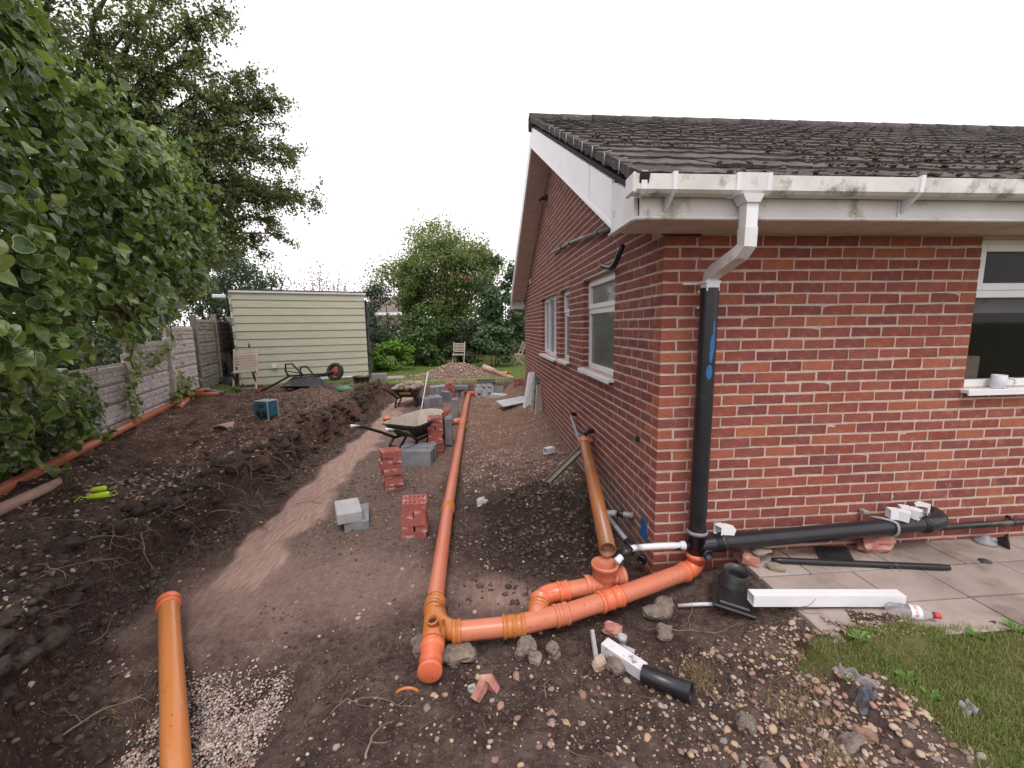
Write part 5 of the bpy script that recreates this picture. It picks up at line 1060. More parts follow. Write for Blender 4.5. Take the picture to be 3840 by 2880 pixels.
# ================================================================ WHEELBARROWS
def barrow(label, tubm, inm, grip, sticker=True, rimz=.485):
    b = thing('wheelbarrow', label, 'wheelbarrow', (0, 0, 0), 'wheelbarrows on the site'); z0 = rimz - .21
    rim = [(-.44, -.27, rimz), (-.36, -.31, rimz), (.10, -.32, rimz + .015), (.38, -.22, rimz + .04), (.50, -.10, rimz + .05), (.50, .10, rimz + .05), (.38, .22, rimz + .04), (.10, .32, rimz + .015), (-.36, .31, rimz), (-.44, .27, rimz)]
    base = [(-.26, -.14, z0), (-.22, -.17, z0), (.02, -.18, z0), (.16, -.14, z0), (.22, -.08, z0 + .01), (.22, .08, z0 + .01), (.16, .14, z0), (.02, .18, z0), (-.22, .17, z0), (-.26, .14, z0)]
    n = len(rim); rim, base = np.array(rim), np.array(base); ctr = A3(.03, 0, 0)
    ri = rim * [.955, .945, 1] + [0, 0, .0]; bi = base * [.93, .93, 1] + [0, 0, .012]; lip = rim * [1.02, 1.03, 1] + [0, 0, -.008]; top = rim + [0, 0, .010]
    def ring(mb, A, B, mi=0): mb.add(np.vstack([A, B]), [[i, (i + 1) % n, n + (i + 1) % n, n + i] for i in range(n)], mi)
    mb = MB(); ring(mb, base, rim); ring(mb, rim, lip); ring(mb, lip, top); mb.add(base, [list(range(n))[::-1]]); mb.build('tub', tubm, b)
    mb = MB(); ring(mb, top, ri); ring(mb, ri, bi); mb.add(bi, [list(range(n))]); mb.build('tub_lining', inm, b)
    for s_ in (-1, 1):
        mb = MB(); mb.sweep([A3(-1.0, s_ * .28, .58), A3(-.80, s_ * .275, .52), A3(-.50, s_ * .25, .38), A3(-.28, s_ * .20, z0 - .02), A3(.1, s_ * .17, z0 - .03), A3(.40, s_ * .09, .24), A3(.62, s_ * .055, .19)], .021, 10); mb.build('handle_tube', M['frame_black'], b)
        MB().sweep([A3(-1.02, s_ * .28, .587), A3(-.88, s_ * .278, .545)], .021, 12).build('grip', grip, b)
        mb = MB(); mb.sweep([A3(-.30, s_ * .20, z0 - .02), A3(-.36, s_ * .225, .16), A3(-.35, s_ * .235, .012), A3(-.20, s_ * .235, .012), A3(.02, s_ * .19, z0 - .03)], .019, 9); mb.build('leg', M['frame_black'], b)
    mb = MB(); mb.sweep([A3(-.35, -.235, .15), A3(-.36, 0, .15), A3(-.35, .235, .15)], .011, 8); mb.build('brace', M['frame_black'], b)
    th = np.linspace(0, 2 * math.pi, 25); wc = A3(.62, 0, .19)
    wh = MB(); wh.sweep([wc + (.145 * math.cos(a), 0, .145 * math.sin(a)) for a in th], .045, 12, (False, False)); w_ = wh.build('tyre', M['tyre'], b)
    MB().lathe(wc - (0, .035, 0), wc + (0, 1, 0), [(0, 0), (0, .03), (.012, .09), (.035, .085), (.058, .09), (.07, .03), (.07, 0)], 20).lathe(wc - (0, .055, 0), wc + (0, 1, 0), [(0, 0), (0, .014), (.11, .014), (.11, 0)], 10).build('wheel_rim', M['rim_red'], b)
    if sticker:
        t_ = (rimz - z0); nrm = A3(-t_, 0, -.18); nrm /= np.linalg.norm(nrm); c = A3(-.352, 0, (rimz + z0) / 2) + nrm * .004; ru = A3(0, 1, 0); rv = np.cross(nrm, ru)
        P = [c + ru * a * .13 + rv * e * .035 for a, e in ((-1, -1), (1, -1), (1, 1), (-1, 1))]; MB().prism(P, nrm * .002).build('sticker', M['yellow'], b)
    return b
b1 = barrow('black wheelbarrow with cement caked tub beside the brick stacks', M['tub'], M['tub_in'], M['white_pipe']); b1.location = (-2.13, 3.50, .02); b1.rotation_euler = (0, 0, math.radians(62))
b2 = barrow('black wheelbarrow heaped with sand on the clay strip', M['tub'], M['tub_in'], M['frame_black']); b2.location = (-2.80, 7.05, .02); b2.rotation_euler = (0, 0, math.radians(84))
mb = MB()
for k in range(26): a = random.random() * 6.28; q = random.random() ** .5; mb.rock((.02 + .36 * q * math.cos(a), .23 * q * math.sin(a), .47 + .11 * (1 - q)), (.17, .15, .10), 300 + k, 1, rough=.35)
o = mb.build('sand_load', M['sand'], None, None, world=False); o.location = b2.location; o.rotation_euler = b2.rotation_euler; tag(o, 'heap of lumpy damp sand filling the far wheelbarrow', 'sand heap')
b3 = barrow('upturned wheelbarrow with red grips and red wheel in front of the shed', M['tub'], M['tub'], M['red'], False)
p3 = at_z(690, 838, .46); b3.location = tuple(p3 + (-.25, .1, .56)); b3.rotation_euler = (math.radians(180 - 12), math.radians(-3), math.radians(-14)); b3.scale = (1.12,) * 3
mb = MB(); q = at_z(745, 845, .46); mb.rock((0, 0, 0), (.42, .20, .17), 410, 2, rough=.10, smooth=True); mb.sweep([(.05, 0, .08), (.17, 0, .10), (.2, 0, .0)], .02, 8); o = mb.build('green_can', M['green_plastic'], None, None, world=False); o.location = tuple(q + (0, 0, .05)); tag(o, 'green plastic container lying by the upturned barrow wheel', 'container')
# ================================================================ BUCKET, RADIO, REEL, CHAIRS
q = at_z(1356 / 1.0 - 574, 838, .36)  # px 782
bk_ = thing('rubber_bucket', 'black rubber bucket with a stone inside at the bank corner', 'bucket', q)
mb = MB().lathe(q + (0, 0, -.02), q + (0, 0, 1), [(0, 0), (0, .15), (.30, .20), (.305, .215), (.32, .215), (.32, .195), (.03, .14), (.03, 0)], 24); mb.build('body', M['bin_black'], bk_)
mb = MB(); mb.rock(q + (.03, 0, .28), (.2, .16, .14), 500, 1); tag(mb.build('stone', M['sand'], None, tuple(q + (0, 0, .28))), 'sandy lump of rubble sitting in the rubber bucket', 'stone')
rq = at_z(579, 916, .42); rq[2] = float(H(rq[0], rq[1])); RR = rz(-.35)
rad_ = thing('site_radio', 'teal blue jobsite radio standing on the soil heap', 'radio', rq)
def rb(c, s_, ch=.01): return MB().cbox(rq + RR @ A3(*c), s_, RR, ch=ch)
rb((0, 0, .17), (.24, .20, .24), .025).build('body', M['radio_blue'], rad_); rb((0, 0, .298), (.25, .205, .022)).build('top_guard', M['radio_grey'], rad_)
for x in (-.13, .13):
    for y in (-.105, .105): rb((x * .92, y * .92, .15), (.026, .026, .29)).build('corner_guard', M['radio_blue'] if x < 0 else M['radio_grey'], rad_)
for sx in (-.055, .06): MB().lathe(rq + RR @ A3(sx, -.095, .12), rq + RR @ A3(sx, -.2, .12), [(0, .045), (.012, .045), (.014, .036), (.008, 0)], 18).build('speaker', M['frame_black'], rad_)
MB().sweep([rq + (.03, .05, .31), rq + (.05, .05, .36), rq + (.02, .05, .44)], .006, 6).build('aerial', M['frame_black'], rad_); rb((0, -.102, .23), (.13, .006, .05), .002).build('display', M['felt'], rad_)
for i, (px, py, L) in enumerate(((216, 1098, .15), (216, 1076, .11))):
    q = at_z(px, py, .38); q[2] = float(H(q[0], q[1])) + .025; a = .25
    d = A3(math.cos(a), math.sin(a), .1); mb = MB(); mb.lathe(q - d * L / 2, q + d, [(0, 0), (0, .016), (.01, .024), (L - .01, .024), (L, .016), (L, 0)], 12)
    if i == 0:
        for s_ in (-1, 1): mb.sweep([q + d * L / 2 * s_, q + d * (L / 2 + .04) * s_ + (0, 0, .02), q + d * (L / 2 + .07) * s_ + (0, -.02, -.01), q + d * (L / 2 + .03) * s_ + (0, -.03, -.015), q + d * L / 4 * s_ + (0, -.03, -.015)], .0035, 5)
    tag(mb.build('line_reel', M['neon'], None, tuple(q)), ('fluorescent yellow reel of builders line on the near bank', 'small fluorescent yellow tag just behind the line reel')[i], 'line reel')
def chair(label, m_, dark):
    c = thing('folding_chair', label, 'chair', (0, 0, 0), 'wooden folding garden chairs')
    for k in range(6): MB().cbox((0, .20 + .018 * k, .55 + .062 * k), (.42, .016, .044), rotm(-.28), ch=.003).build('back_slat', m_, c)
    for k in range(6): MB().cbox((0, -.22 + .068 * k, .43 + .004 * k), (.40, .048, .018), ch=.003).build('seat_slat', m_, c)
    for s_ in (-1, 1):
        MB().sweep([A3(s_ * .225, .33, .93), A3(s_ * .225, .15, .45), A3(s_ * .225, -.20, .0)], [.021, .021, .018], square=SQ, smooth=False).build('back_leg', m_, c)
        MB().sweep([A3(s_ * .195, -.24, .44), A3(s_ * .195, .26, .0)], [.019, .019], square=SQ, smooth=False).build('front_leg', dark, c)
        MB().cbox((s_ * .205, 0, .41), (.018, .46, .035), ch=.003).build('seat_rail', dark, c)
    MB().cbox((0, .20, .055), (.40, .022, .03), ch=.003).build('stretcher', dark, c); MB().cbox((0, -.17, .06), (.40, .022, .03), ch=.003).build('stretcher', m_, c)
    return c
c1 = chair('bleached wooden folding chair standing against the green shed', M['wood'], M['wood_dark']); q = at_z(545, 834, .36); c1.location = (q[0] + .03, q[1] - .35, .30); c1.rotation_euler = (0, 0, .30); c1.scale = (1.12,) * 3
mb = MB(); qq = np.array(c1.location) + rz(.30) @ A3(.09, .38, 1.07); mb.sweep([qq, qq + (.0, 0, .06), qq + (-.02, 0, .12)], [.02, .025, .012], 8); tag(mb.build('hand_tool', M['frame_black'], None, tuple(qq)), 'black handle of a tool sticking up over the shed chair back', 'tool')
c2 = chair('wooden folding chair alone on the back lawn behind the soil mound', M['wood'], M['wood']); q = at_z(992, 787, .3); c2.location = (q[0], 14.4, .30); c2.rotation_euler = (0, 0, -.12); c2.scale = (1.0,) * 3
c3 = chair('wooden folding chair seen from the side at the house end', M['wood'], M['wood']); q = at_z(1116, 787, .3); c3.location = (q[0], 14.2, .30); c3.rotation_euler = (0, 0, -1.35)
# pipes on the far mound
mpz = lambda x, y: float(H(x, y)) + .08
MB_ = MB().lathe((-1.05, 10.35, mpz(-1.05, 10.35)), (-.72, 10.15, mpz(-.72, 10.15)), [(0, 0), (0, .10), (.40, .095), (.40, .07), (1.1, .07)], 16); tag(MB_.build('clay_pipe', M['pink_old'], None, (-1.05, 10.35, .5)), 'old pale clay pipe lying on the right slope of the far mound', 'pipe')
tag(MB().lathe((-.55, 10.1, .40), (-.28, 9.95, .39), [(0, .07), (.1, .075), (.16, .10), (.28, .10), (.28, .08), (.2, .08), (.2, 0)], 18).build('clay_socket', M['orange_old'], None, (-.5, 10.1, .4)), 'orange clay pipe socket on the lawn beside the far mound', 'pipe')
# pole, cap and string
tag(MB().sweep([at_z(909, 890, .05) + (0, 0, 0), A3(-2.42, 7.55, .78)], .013, 8).build('white_pole', M['pole'], None, tuple(at_z(909, 890, .05))), 'thin white pole leaning against the blocks beside the sand barrow', 'pole')
q = at_z(836, 915, .03); tag(MB().lathe(q, q + (0, 0, 1), [(0, 0), (0, .07), (.09, .07), (.09, .078), (.12, .078), (.12, .05), (.10, 0)], 18).build('orange_stub', M['orange_new'], None, tuple(q)), 'small orange pipe stub standing on the clay strip behind the barrow', 'pipe cap')
s0, s1 = A3(-4.3, 8.75, .40), A3(.2, 8.72, .46); mb = MB(); mb.sweep([s0, (s0 + s1) / 2 - (0, 0, .012), s1], .005, 5); st_ = mb.build('string_line', M['string'], None, tuple(s0)); tag(st_, 'taut yellow builders line stretched across the far trench', 'string line')
q = at_z(475, 948, .37); q[2] = float(H(q[0], q[1])); mb = MB(); th = np.linspace(.25, 2.9, 14); mb.prism([q + (.13 * math.cos(a), .0, -.02 + .085 * math.sin(a)) for a in th] + [q + (.115 * math.cos(a), .0, -.02 + .07 * math.sin(a)) for a in th[::-1]], (.06, .2, 0)); tag(mb.build('clay_shard', M['pink_old'], None, tuple(q)), 'curved piece of old brown clay pipe half buried on the bank', 'pipe shard')
# boards against the wall
def leanboard(nm, px0, py0, px1, py1, zb, wid, top, t_, m_, label):
    a = at_z(px0, py0, zb); b = A3(-.03, a[1] + wid, zb)
bo = thing('framed_board', 'grey framed panel leaning against the side wall', 'panel', (-.17, 5.98, .22)) 
def slab_lean(b0, b1, t0, t1, th_, m_, name, parent=None, label=None):
    P = [np.array(v, float) for v in (b0, b1, t1, t0)]; n = np.cross(P[1] - P[0], P[3] - P[0]); n /= np.linalg.norm(n); return MB().prism(P, n * th_).build(name, m_, parent, None if parent else tuple(P[0]))
GZ = .215
slab_lean((-.34, 5.55, GZ), (-.12, 5.75, GZ), (-.17, 6.05, .85), (-.03, 6.15, .85), .03, M['panel_grey'], 'board', bo); slab_lean((-.325, 5.52, GZ), (-.11, 5.71, GZ), (-.155, 6.02, .88), (-.02, 6.11, .88), .008, M['upvc'], 'edge_strip', bo)
tag(slab_lean((-.22, 5.20, GZ), (-.06, 5.42, GZ), (-.11, 5.62, .84), (-.012, 5.72, .84), .05, M['panel_dark'], 'insulation_board'), 'dark stained foam board between grey panel and tan board', 'board')
tag(slab_lean((-.19, 4.86, GZ - .01), (-.03, 5.02, GZ), (-.10, 5.25, .72), (-.012, 5.35, .72), .02, M['panel_tan'], 'tan_board'), 'narrow tan board leaning on the wall, nearest of the boards', 'board')
tag(MB().cbox((-.48, 6.05, .27), (.62, .50, .018), rotm(.06, -.12, .25), ch=.003).build('flat_panel', M['panel_grey'], None, (-.48, 6.05, .25)), 'flat pale panel lying tilted on the ground by the leaning panels', 'panel')
ch0 = at_z(1172, 1052, .16); ch1 = A3(-.012, 1.62, .63); tag(MB().sweep([ch0, ch1], 1, square=[(-.035, -.02), (.035, -.02), (.035, .02), (.030, .02), (.030, -.015), (-.030, -.015), (-.030, .02), (-.035, .02)], up=(-.6, -.6, .6), smooth=False).build('metal_channel', M['slate_metal'], None, tuple(ch0)), 'grey channel section leaning on the wall behind the brown pipe', 'channel')
def square_tube(p0, p1, w_, h_, m_, name, label, cat, t_=.003, roll=(0, 0, 1), mi=None):
    o_ = [(-w_ / 2, -h_ / 2), (w_ / 2, -h_ / 2), (w_ / 2, h_ / 2), (-w_ / 2, h_ / 2)]; p0, p1 = np.array(p0, float), np.array(p1, float); d = p1 - p0; d = d / np.linalg.norm(d); u = np.array(roll, float); u -= d * (u @ d); u /= np.linalg.norm(u); w = np.cross(d, u)
    V = []; F = []
    for q in (p0, p1):
        for (a, b) in o_: V.append(q + a * w + b * u)
        for (a, b) in o_: V.append(q + (a - math.copysign(t_, a)) * w + (b - math.copysign(t_, b)) * u)
    for i in range(4):
        j = (i + 1) % 4; F += [[i, j, 8 + j, 8 + i], [4 + j, 4 + i, 12 + i, 12 + j], [j, i, 4 + i, 4 + j], [8 + i, 8 + j, 12 + j, 12 + i]]
    mb = MB().add(V, F); return tag(mb.build(name, m_, None, tuple(p0)), label, cat) if label else mb
q = at_z(1186, 980, .17); square_tube(q + (-.06, -.03, .045), q + (.06, .05, .045), .075, .075, M['white_pipe'], 'square_offcut', 'short white square downpipe offcut lying between pipe and wall', 'pipe offcut')
# white pipes by the turf
square_tube((.335, -.575, .268), (1.195, -.655, .262), .066, .066, M['upvc'], 'white_downpipe', 'long white square downpipe lying across the paving edge', 'downpipe', roll=(0, 0, 1))
sq0, sq1 = at_z(1306, 1385, .09), at_z(1392, 1440, .09); hz = lambda p: float(H(p[0], p[1]))
sq0[2] = hz(sq0) + .06; sq1[2] = hz(sq1) + .04
square_tube(sq0, sq1, .066, .066, M['white_muddy'], 'white_offcut', 'muddy white square downpipe offcut touching the black half pipe', 'pipe offcut', roll=(0, -.1, 1))
h0, h1 = at_z(1389, 1440, .10), at_z(1488, 1458, .10); h0[2] = hz(h0) + .045; h1 = h1 + A3(-.03, -.085, 0); h1[2] = hz(h1) + .045
tag(MB().lathe(h0, h1, [(0, .042), (np.linalg.norm(h1 - h0), .046), (np.linalg.norm(h1 - h0), .042), (.0, .038)], 24).build('black_offcut', M['black'], None, tuple(h0)), 'short black pipe offcut with open oval end among the soil', 'pipe offcut')
q = at_z(1352, 1392, .05); q[2] = hz(q); tag(MB().lathe(q + (-.02, .01, .03), q + (-.01, .03, .10), [(0, .02), (.03, .02), (.03, .026), (.06, .026), (.06, .02), (.02, .018), (.02, 0)], 16).sweep([q + (-.015, .0, .03), q + (.04, -.03, .02)], .015, 10).build('grey_fitting', M['panel_grey'], None, tuple(q)), 'small pale grey pipe fitting behind the muddy white offcut', 'pipe fitting')
w0, w1 = at_z(1466, 1303, .06), at_z(1562, 1322, .08); w0[2] = hz(w0) + .03; w1[2] = hz(w1) + .025; tag(MB().sweep([w0, (w0 + w1) / 2 + (0, 0, .004), w1], .0115, 12).build('white_conduit', M['white_pipe'], None, tuple(w0)), 'thin white conduit lying in soil left of the black gulley hopper', 'pipe')
# black gulley hopper
gp = A3(.345, -.40, .10); gz0 = hz(gp); gh = thing('gulley_hopper', 'black square gulley hopper with round neck lying at the paving edge', 'gulley', (gp[0], gp[1], gz0)); GR = rotm(.10, .10, -.52)
def gl(c): return A3(gp[0], gp[1], gz0 + .045) + GR @ A3(*c)
MB().cbox(gl((0, -.02, 0)), (.235, .31, .022), GR, ch=.006).build('base', M['gulley'], gh); MB().cbox(gl((0, -.09, .016)), (.175, .13, .028), GR, ch=.008).build('lid', M['black'], gh)
MB().lathe(gl((0, .055, .005)), gl((0, .055, 1)), [(0, .09), (.055, .079), (.058, .075), (.115, .077), (.118, .070), (.05, .068), (.02, .066), (.02, 0)], 30).build('neck', M['gulley'], gh)
# pieces on the paving
pz = .2115
def brickbit(px, py, size, yaw, m_, name, label, seed, cat='broken brick'):
    q = at_z(px, py, pz); mb = MB(); mb.cbox(q + (0, size[1] * .4, size[2] / 2), size, rz(yaw), ch=.008); v = mb.v[0]; mb.v[0] = v + np.random.default_rng(seed).normal(0, .005, v.shape); return tag(mb.build(name, m_, None, tuple(q)), label, cat)
brickbit(1632, 1222, (.105, .15, .066), -.55, M['rubble_red'], 'half_brick', 'half brick topped with old mortar under the black branch pipe', 1)
q = at_z(1640, 1190, pz); tag(MB().rock((.70, -.13, .293), (.12, .10, .035), 41, 2, rough=.3).build('mortar_slab', M['sand'], None, (.7, -.13, .29)), 'crusty sandy mortar piece lying on the half brick', 'mortar piece')
tag(MB().rock((.735, -.235, .235), (.10, .045, .05), 42, 2, rough=.25, rot=-.5).build('mortar_lump', M['sand'], None, (.73, -.23, .22)), 'sandy mortar lump leaning on the right of the half brick', 'mortar piece')
tag(MB().rock((.86, -.06, .225), (.06, .05, .035), 43, 2, rough=.25).build('mortar_lump', M['sand'], None, (.86, -.06, .22)), 'small sandy stone against the wall behind the half brick', 'mortar piece')
mb = MB(); mb.rock((1.60, -.085, .27), (.33, .17, .14), 46, 1, rough=.34, rot=.1); v = mb.v[0]; mb.v[0] = v + RNG.normal(0, .006, v.shape); v = mb.v[0]; v[:, 2] = np.maximum(v[:, 2], .2115); tag(mb.build('brick_lump', M['rubble_red'], None, (1.6, -.09, .22)), 'large pink and red broken brick lump on the paving by the wall', 'broken brick')
gd = thing('drain_grid', 'black plastic drain grid lying on the paving beside the broken brick', 'grid', (1.27, -.09, pz)); Ru = A3(.21, -.03, 0); Rv = A3(-.10, -.17, 0); g0 = A3(1.215, .0 - .012, pz + .012)
for k in range(11): MB().sweep([g0 + Ru * k / 10, g0 + Ru * k / 10 + Rv], .0045, square=SQ, smooth=False).build('bar', M['bin_black'], gd)
for k in range(9): MB().sweep([g0 + Rv * k / 8, g0 + Rv * k / 8 + Ru], .0045, square=SQ, smooth=False).build('cross_bar', M['bin_black'], gd)
lp = at_z(1668, 1210, pz + .02); lq = at_z(2050, 1226, pz + .02); tag(MB().lathe(lp, lq, [(0, 0), (.0, .016), (.05, .021), (np.linalg.norm(lq - lp) - .04, .021), (np.linalg.norm(lq - lp) - .039, .018), (np.linalg.norm(lq - lp), .018), (np.linalg.norm(lq - lp), 0)], 16).build('loose_waste_pipe', M['black'], None, tuple(lp)), 'loose black waste pipe lying across the paving slabs', 'pipe')
def elbow_fit(p, yaw, label, tilt=0.2, s_=.033):
    t_ = thing('pipe_fitting', label, 'pipe fitting', p, 'white square downpipe fittings'); RZ_ = rotm(tilt, 0, yaw); SQ2 = [(-1, -1), (1, -1), (1, 1), (-1, 1)]
    a, b, c = (np.array(p) + RZ_ @ A3(*v) for v in ((-.06, 0, .034), (0, 0, .034), (.05, -.035, .034)))
    square_tube(a, b, 2 * s_, 2 * s_, None, None, None, None).build('inlet', M['upvc'], t_); square_tube(b - (b - a) * .1, c, 2 * s_ * .98, 2 * s_ * .98, None, None, None, None).build('outlet', M['upvc'], t_)
elbow_fit(A3(.445, -.085, .418), .3, 'white square elbow fitting on the black branch beside the stack', .5)
elbow_fit(A3(1.72, -.12, .468), -.35, 'left white square elbow fitting on the far end of the branch', .1)
elbow_fit(A3(1.83, -.10, .472), -.55, 'middle white square elbow fitting on the far end of the branch', .15)
elbow_fit(A3(1.93, -.075, .482), .9, 'right white elbow fitting balanced by the branch end bend', .1)
tr_ = thing('trap_parts', 'grey and black bottle trap bowl and cup on the paving', 'drain trap', (2.54, -.1, pz))
MB().lathe((2.50, -.075, pz), (2.50, -.075, 1), [(0, 0), (.0, .065), (.02, .06), (.04, .03), (.06, .022), (.06, 0)], 20).build('bowl', M['grey_pipe'], tr_); MB().lathe((2.56, -.10, .245), (2.62, -.18, .262), [(0, .02), (.03, .03), (.05, .055), (.06, .06), (.06, .05), (.03, .03), (.03, 0)], 20).build('cup', M['gulley'], tr_); MB().sweep([A3(2.5, -.075, .245), A3(2.57, -.11, .245)], .016, 10).build('neck', M['grey_pipe'], tr_)
q = at_z(2128, 1213, pz); tag(MB().lathe(q, q + (0, 0, 1), [(0, .035), (.006, .034), (.007, 0)], 18).build('black_disc', M['felt'], None, tuple(q)), 'small flat black disc lying on the paving', 'disc')
# water bottle
wb0, wb1 = A3(1.045, -.715, .252), A3(1.27, -.80, .250); dB = (wb1 - wb0) / np.linalg.norm(wb1 - wb0); bt = thing('water_bottle', 'clear plastic water bottle with red cap lying beside the white downpipe', 'bottle', wb0)
m_, t, p, o = newmat('clear bottle plastic'); p.inputs['Base Color'].default_value = (.86, .89, .93, 1); p.inputs['Transmission Weight'].default_value = .9; p.inputs['Roughness'].default_value = .12; p.inputs['IOR'].default_value = 1.12; p.inputs['Alpha'].default_value = .75; M['pet'] = m_
MB().lathe(wb0, wb1, [(0, 0), (.004, .028), (.02, .036), (.05, .034), (.07, .037), (.09, .034), (.12, .037), (.15, .036), (.185, .026), (.205, .014), (.22, .014)], 22).build('body', M['pet'], bt)
MB().lathe(wb0 + dB * .214, wb1 + dB, [(0, .015), (.0, .017), (.028, .016), (.030, 0)], 16).build('cap', M['red'], bt)
lu = np.cross(dB, A3(0, 0, 1)); lu /= np.linalg.norm(lu); lz = np.cross(lu, dB)
def lab(t_, a, rr=.0385): return wb0 + dB * t_ + rr * (math.sin(a) * lu + math.cos(a) * lz)
mb = MB(); n = 12
for k in range(n): a, b = -1.9 + 3.8 * k / n, -1.9 + 3.8 * (k + 1) / n; mb.add([lab(.098, a), lab(.148, a), lab(.148, b), lab(.098, b)], [[0, 1, 2, 3]])
mb.build('paper_label', M['upvc'], bt)
cu = bpy.data.curves.new('lettering', 'FONT'); cu.body = 'evian'; cu.size = .034; cu.extrude = .0004; cu.align_x = 'CENTER'; cu.align_y = 'CENTER'; tmp = bpy.data.objects.new('t', cu); COL.objects.link(tmp); dg = bpy.context.evaluated_depsgraph_get(); tme = bpy.data.meshes.new_from_object(tmp.evaluated_get(dg)); bpy.data.objects.remove(tmp)
V = np.array([v.co for v in tme.vertices]); a = -V[:, 0] / .0385 + .75; rr = .0390 + V[:, 2]
W = np.array([lab(.124 + V[i, 1], a[i], rr[i]) for i in range(len(V))]) - np.array(bt.location)
for i, v in enumerate(tme.vertices): v.co = W[i]
tme.materials.append(M['red']); link('lettering', tme, bt)
# mug on the front window sill
q = A3(2.505, -.012, 1.3625); mg = thing('mug', 'white mug standing on the front window sill', 'mug', q)
MB().lathe(q, q + (0, 0, 1), [(0, 0), (0, .036), (.005, .040), (.095, .042), (.097, .038), (.01, .036), (.01, 0)], 24).build('cup', M['white_pipe'], mg); MB().sweep([q + (.030, -.032, .075), q + (.052, -.052, .072), q + (.056, -.056, .045), q + (.048, -.048, .025), q + (.028, -.030, .020)], .007, 8).build('handle', M['white_pipe'], mg)
# rag and weeds on the gravel
def cloth(px, py, z, w_, l_, yaw, m_, name, label, seed):
    q = at_z(px, py, z); n = 12; r_ = np.random.default_rng(seed); mb = MB(); V = []
    for i in range(n):
        for j in range(n):
            u, v = (i / (n - 1) - .5) * w_, (j / (n - 1) - .5) * l_; c = q + rz(yaw) @ A3(u + .012 * math.sin(v * 90), v, 0); V.append((c[0], c[1], float(H(c[0], c[1])) + .016 + .012 * math.sin(u * 150 + seed) + .007 * math.sin(v * 110 + 2 * u * 60)))
    F = [[i * n + j, (i + 1) * n + j, (i + 1) * n + j + 1, i * n + j + 1] for i in range(n - 1) for j in range(n - 1)]; mb.add(V, F, 0, True); return tag(mb.build(name, m_, None, tuple(q)), label, 'rag')
cloth(1848, 1480, .17, .045, .14, .35, M['rag'], 'striped_rag', 'dirty striped grey rag twisted among the pebbles by the turf', 2)
cloth(1868, 1522, .17, .07, .06, .2, M['rag_blue'], 'blue_rag', 'blue and grey rag corner just below the striped rag', 3)
cloth(2090, 1540, .2, .08, .05, .2, M['rag'], 'grey_scrap', 'small grey crumpled scrap lying on the turf', 4)
mb = MB()
def weed(px, py, z, n, L, label):
    q = at_z(px, py, z); q[2] = float(H(q[0], q[1])); w_ = thing('weed', label, 'weed', q)
    for k in range(n):
        a = k * 2.4 + random.random(); d = A3(math.cos(a), math.sin(a), .55); s_ = L * random.uniform(.6, 1); sd_ = A3(-math.sin(a), math.cos(a), 0) * s_ * .22
        p1, p2, p3 = q + d * s_ * .4, q + d * s_ * .75, q + d * s_ * np.array([1, 1, .8]); MB().add([q, p1 + sd_ * .7, p2 + sd_, p3, p2 - sd_, p1 - sd_ * .7, p1 - (0, 0, .004), p2 - (0, 0, .004)], [[0, 6, 1], [0, 5, 6], [6, 7, 2, 1], [5, 4, 7, 6], [7, 3, 2], [4, 3, 7]]).build('leaf', M['weed'], w_)
weed(1855, 1392, .21, 9, .07, 'leafy bright green weed where pebbles meet the turf'); weed(2110, 1372, .21, 8, .06, 'broad leafed weed at the top edge of the turf'); weed(1960, 1470, .2, 8, .055, 'small flat weed in the middle of the turf'); weed(2196, 1362, .21, 9, .07, 'leafy weed at the right end of the paving edge'); weed(2010, 1510, .2, 7, .05, 'tiny weed low in the turf near the gravel'); weed(1470, 1465, .1, 6, .03, 'tiny green sprout beside the half pipe end')
weed(1830, 1470, .2, 6, .03, 'tiny green sprout left of the striped rag'); weed(320, 1135, .35, 7, .06, 'small green weed on the bank below the line reel'); weed(305, 1195, .3, 6, .06, 'small green weed on the near bank face')
# ================================================================ VEGETATION
def inpoly(P, poly):
    x, y = P[:, 0], P[:, 1]; n = len(poly); c = np.zeros(len(P), bool); j = n - 1
    for i in range(n):
        xi, yi = poly[i]; xj, yj = poly[j]
        c ^= ((yi > y) != (yj > y)) & (x < (xj - xi) * (y - yi) / ((yj - yi) or 1e-9) + xi); j = i
    return c
OVAL = np.array([[0, 0], [.30, .16], [.43, .42], [.30, .74], [0, 1.02], [-.30, .74], [-.43, .42], [-.30, .16]])
IVYS = np.array([[0, .03], [.26, -.03], [.42, .10], [.46, .32], [.36, .58], [.17, .83], [0, 1.0], [-.17, .83], [-.36, .58], [-.46, .32], [-.42, .10], [-.26, -.03]])
def leaf_variant(shape, curl=.12, rim=None, fold=.16):
    """leaf in local xy plane (tip along +y), folded along the midrib; returns V, F(tri), mi"""
    def lift(p): return np.column_stack([p[:, 0], p[:, 1], fold * np.abs(p[:, 0]) - curl * (p[:, 1] - .3) ** 2])
    n = len(shape); c = np.array([[0, .45]]); inn = c + (shape - c) * (rim or 1.0)
    V = np.vstack([lift(c), lift(inn)] + ([lift(shape)] if rim else [])); F = [[0, 1 + i, 1 + (i + 1) % n] for i in range(n)]; mi = [0] * n
    if rim:
        for i in range(n): a, b, d, e = 1 + i, 1 + (i + 1) % n, 1 + n + i, 1 + n + (i + 1) % n; F += [[a, d, e], [a, e, b]]; mi += [1, 1]
    return V, np.array(F), np.array(mi)
SMALL = (np.array([[0, 0, 0], [.36, .4, .08], [0, 1, 0], [-.36, .4, .08]], float), np.array([[0, 1, 2], [0, 2, 3]]), np.array([0, 0]))
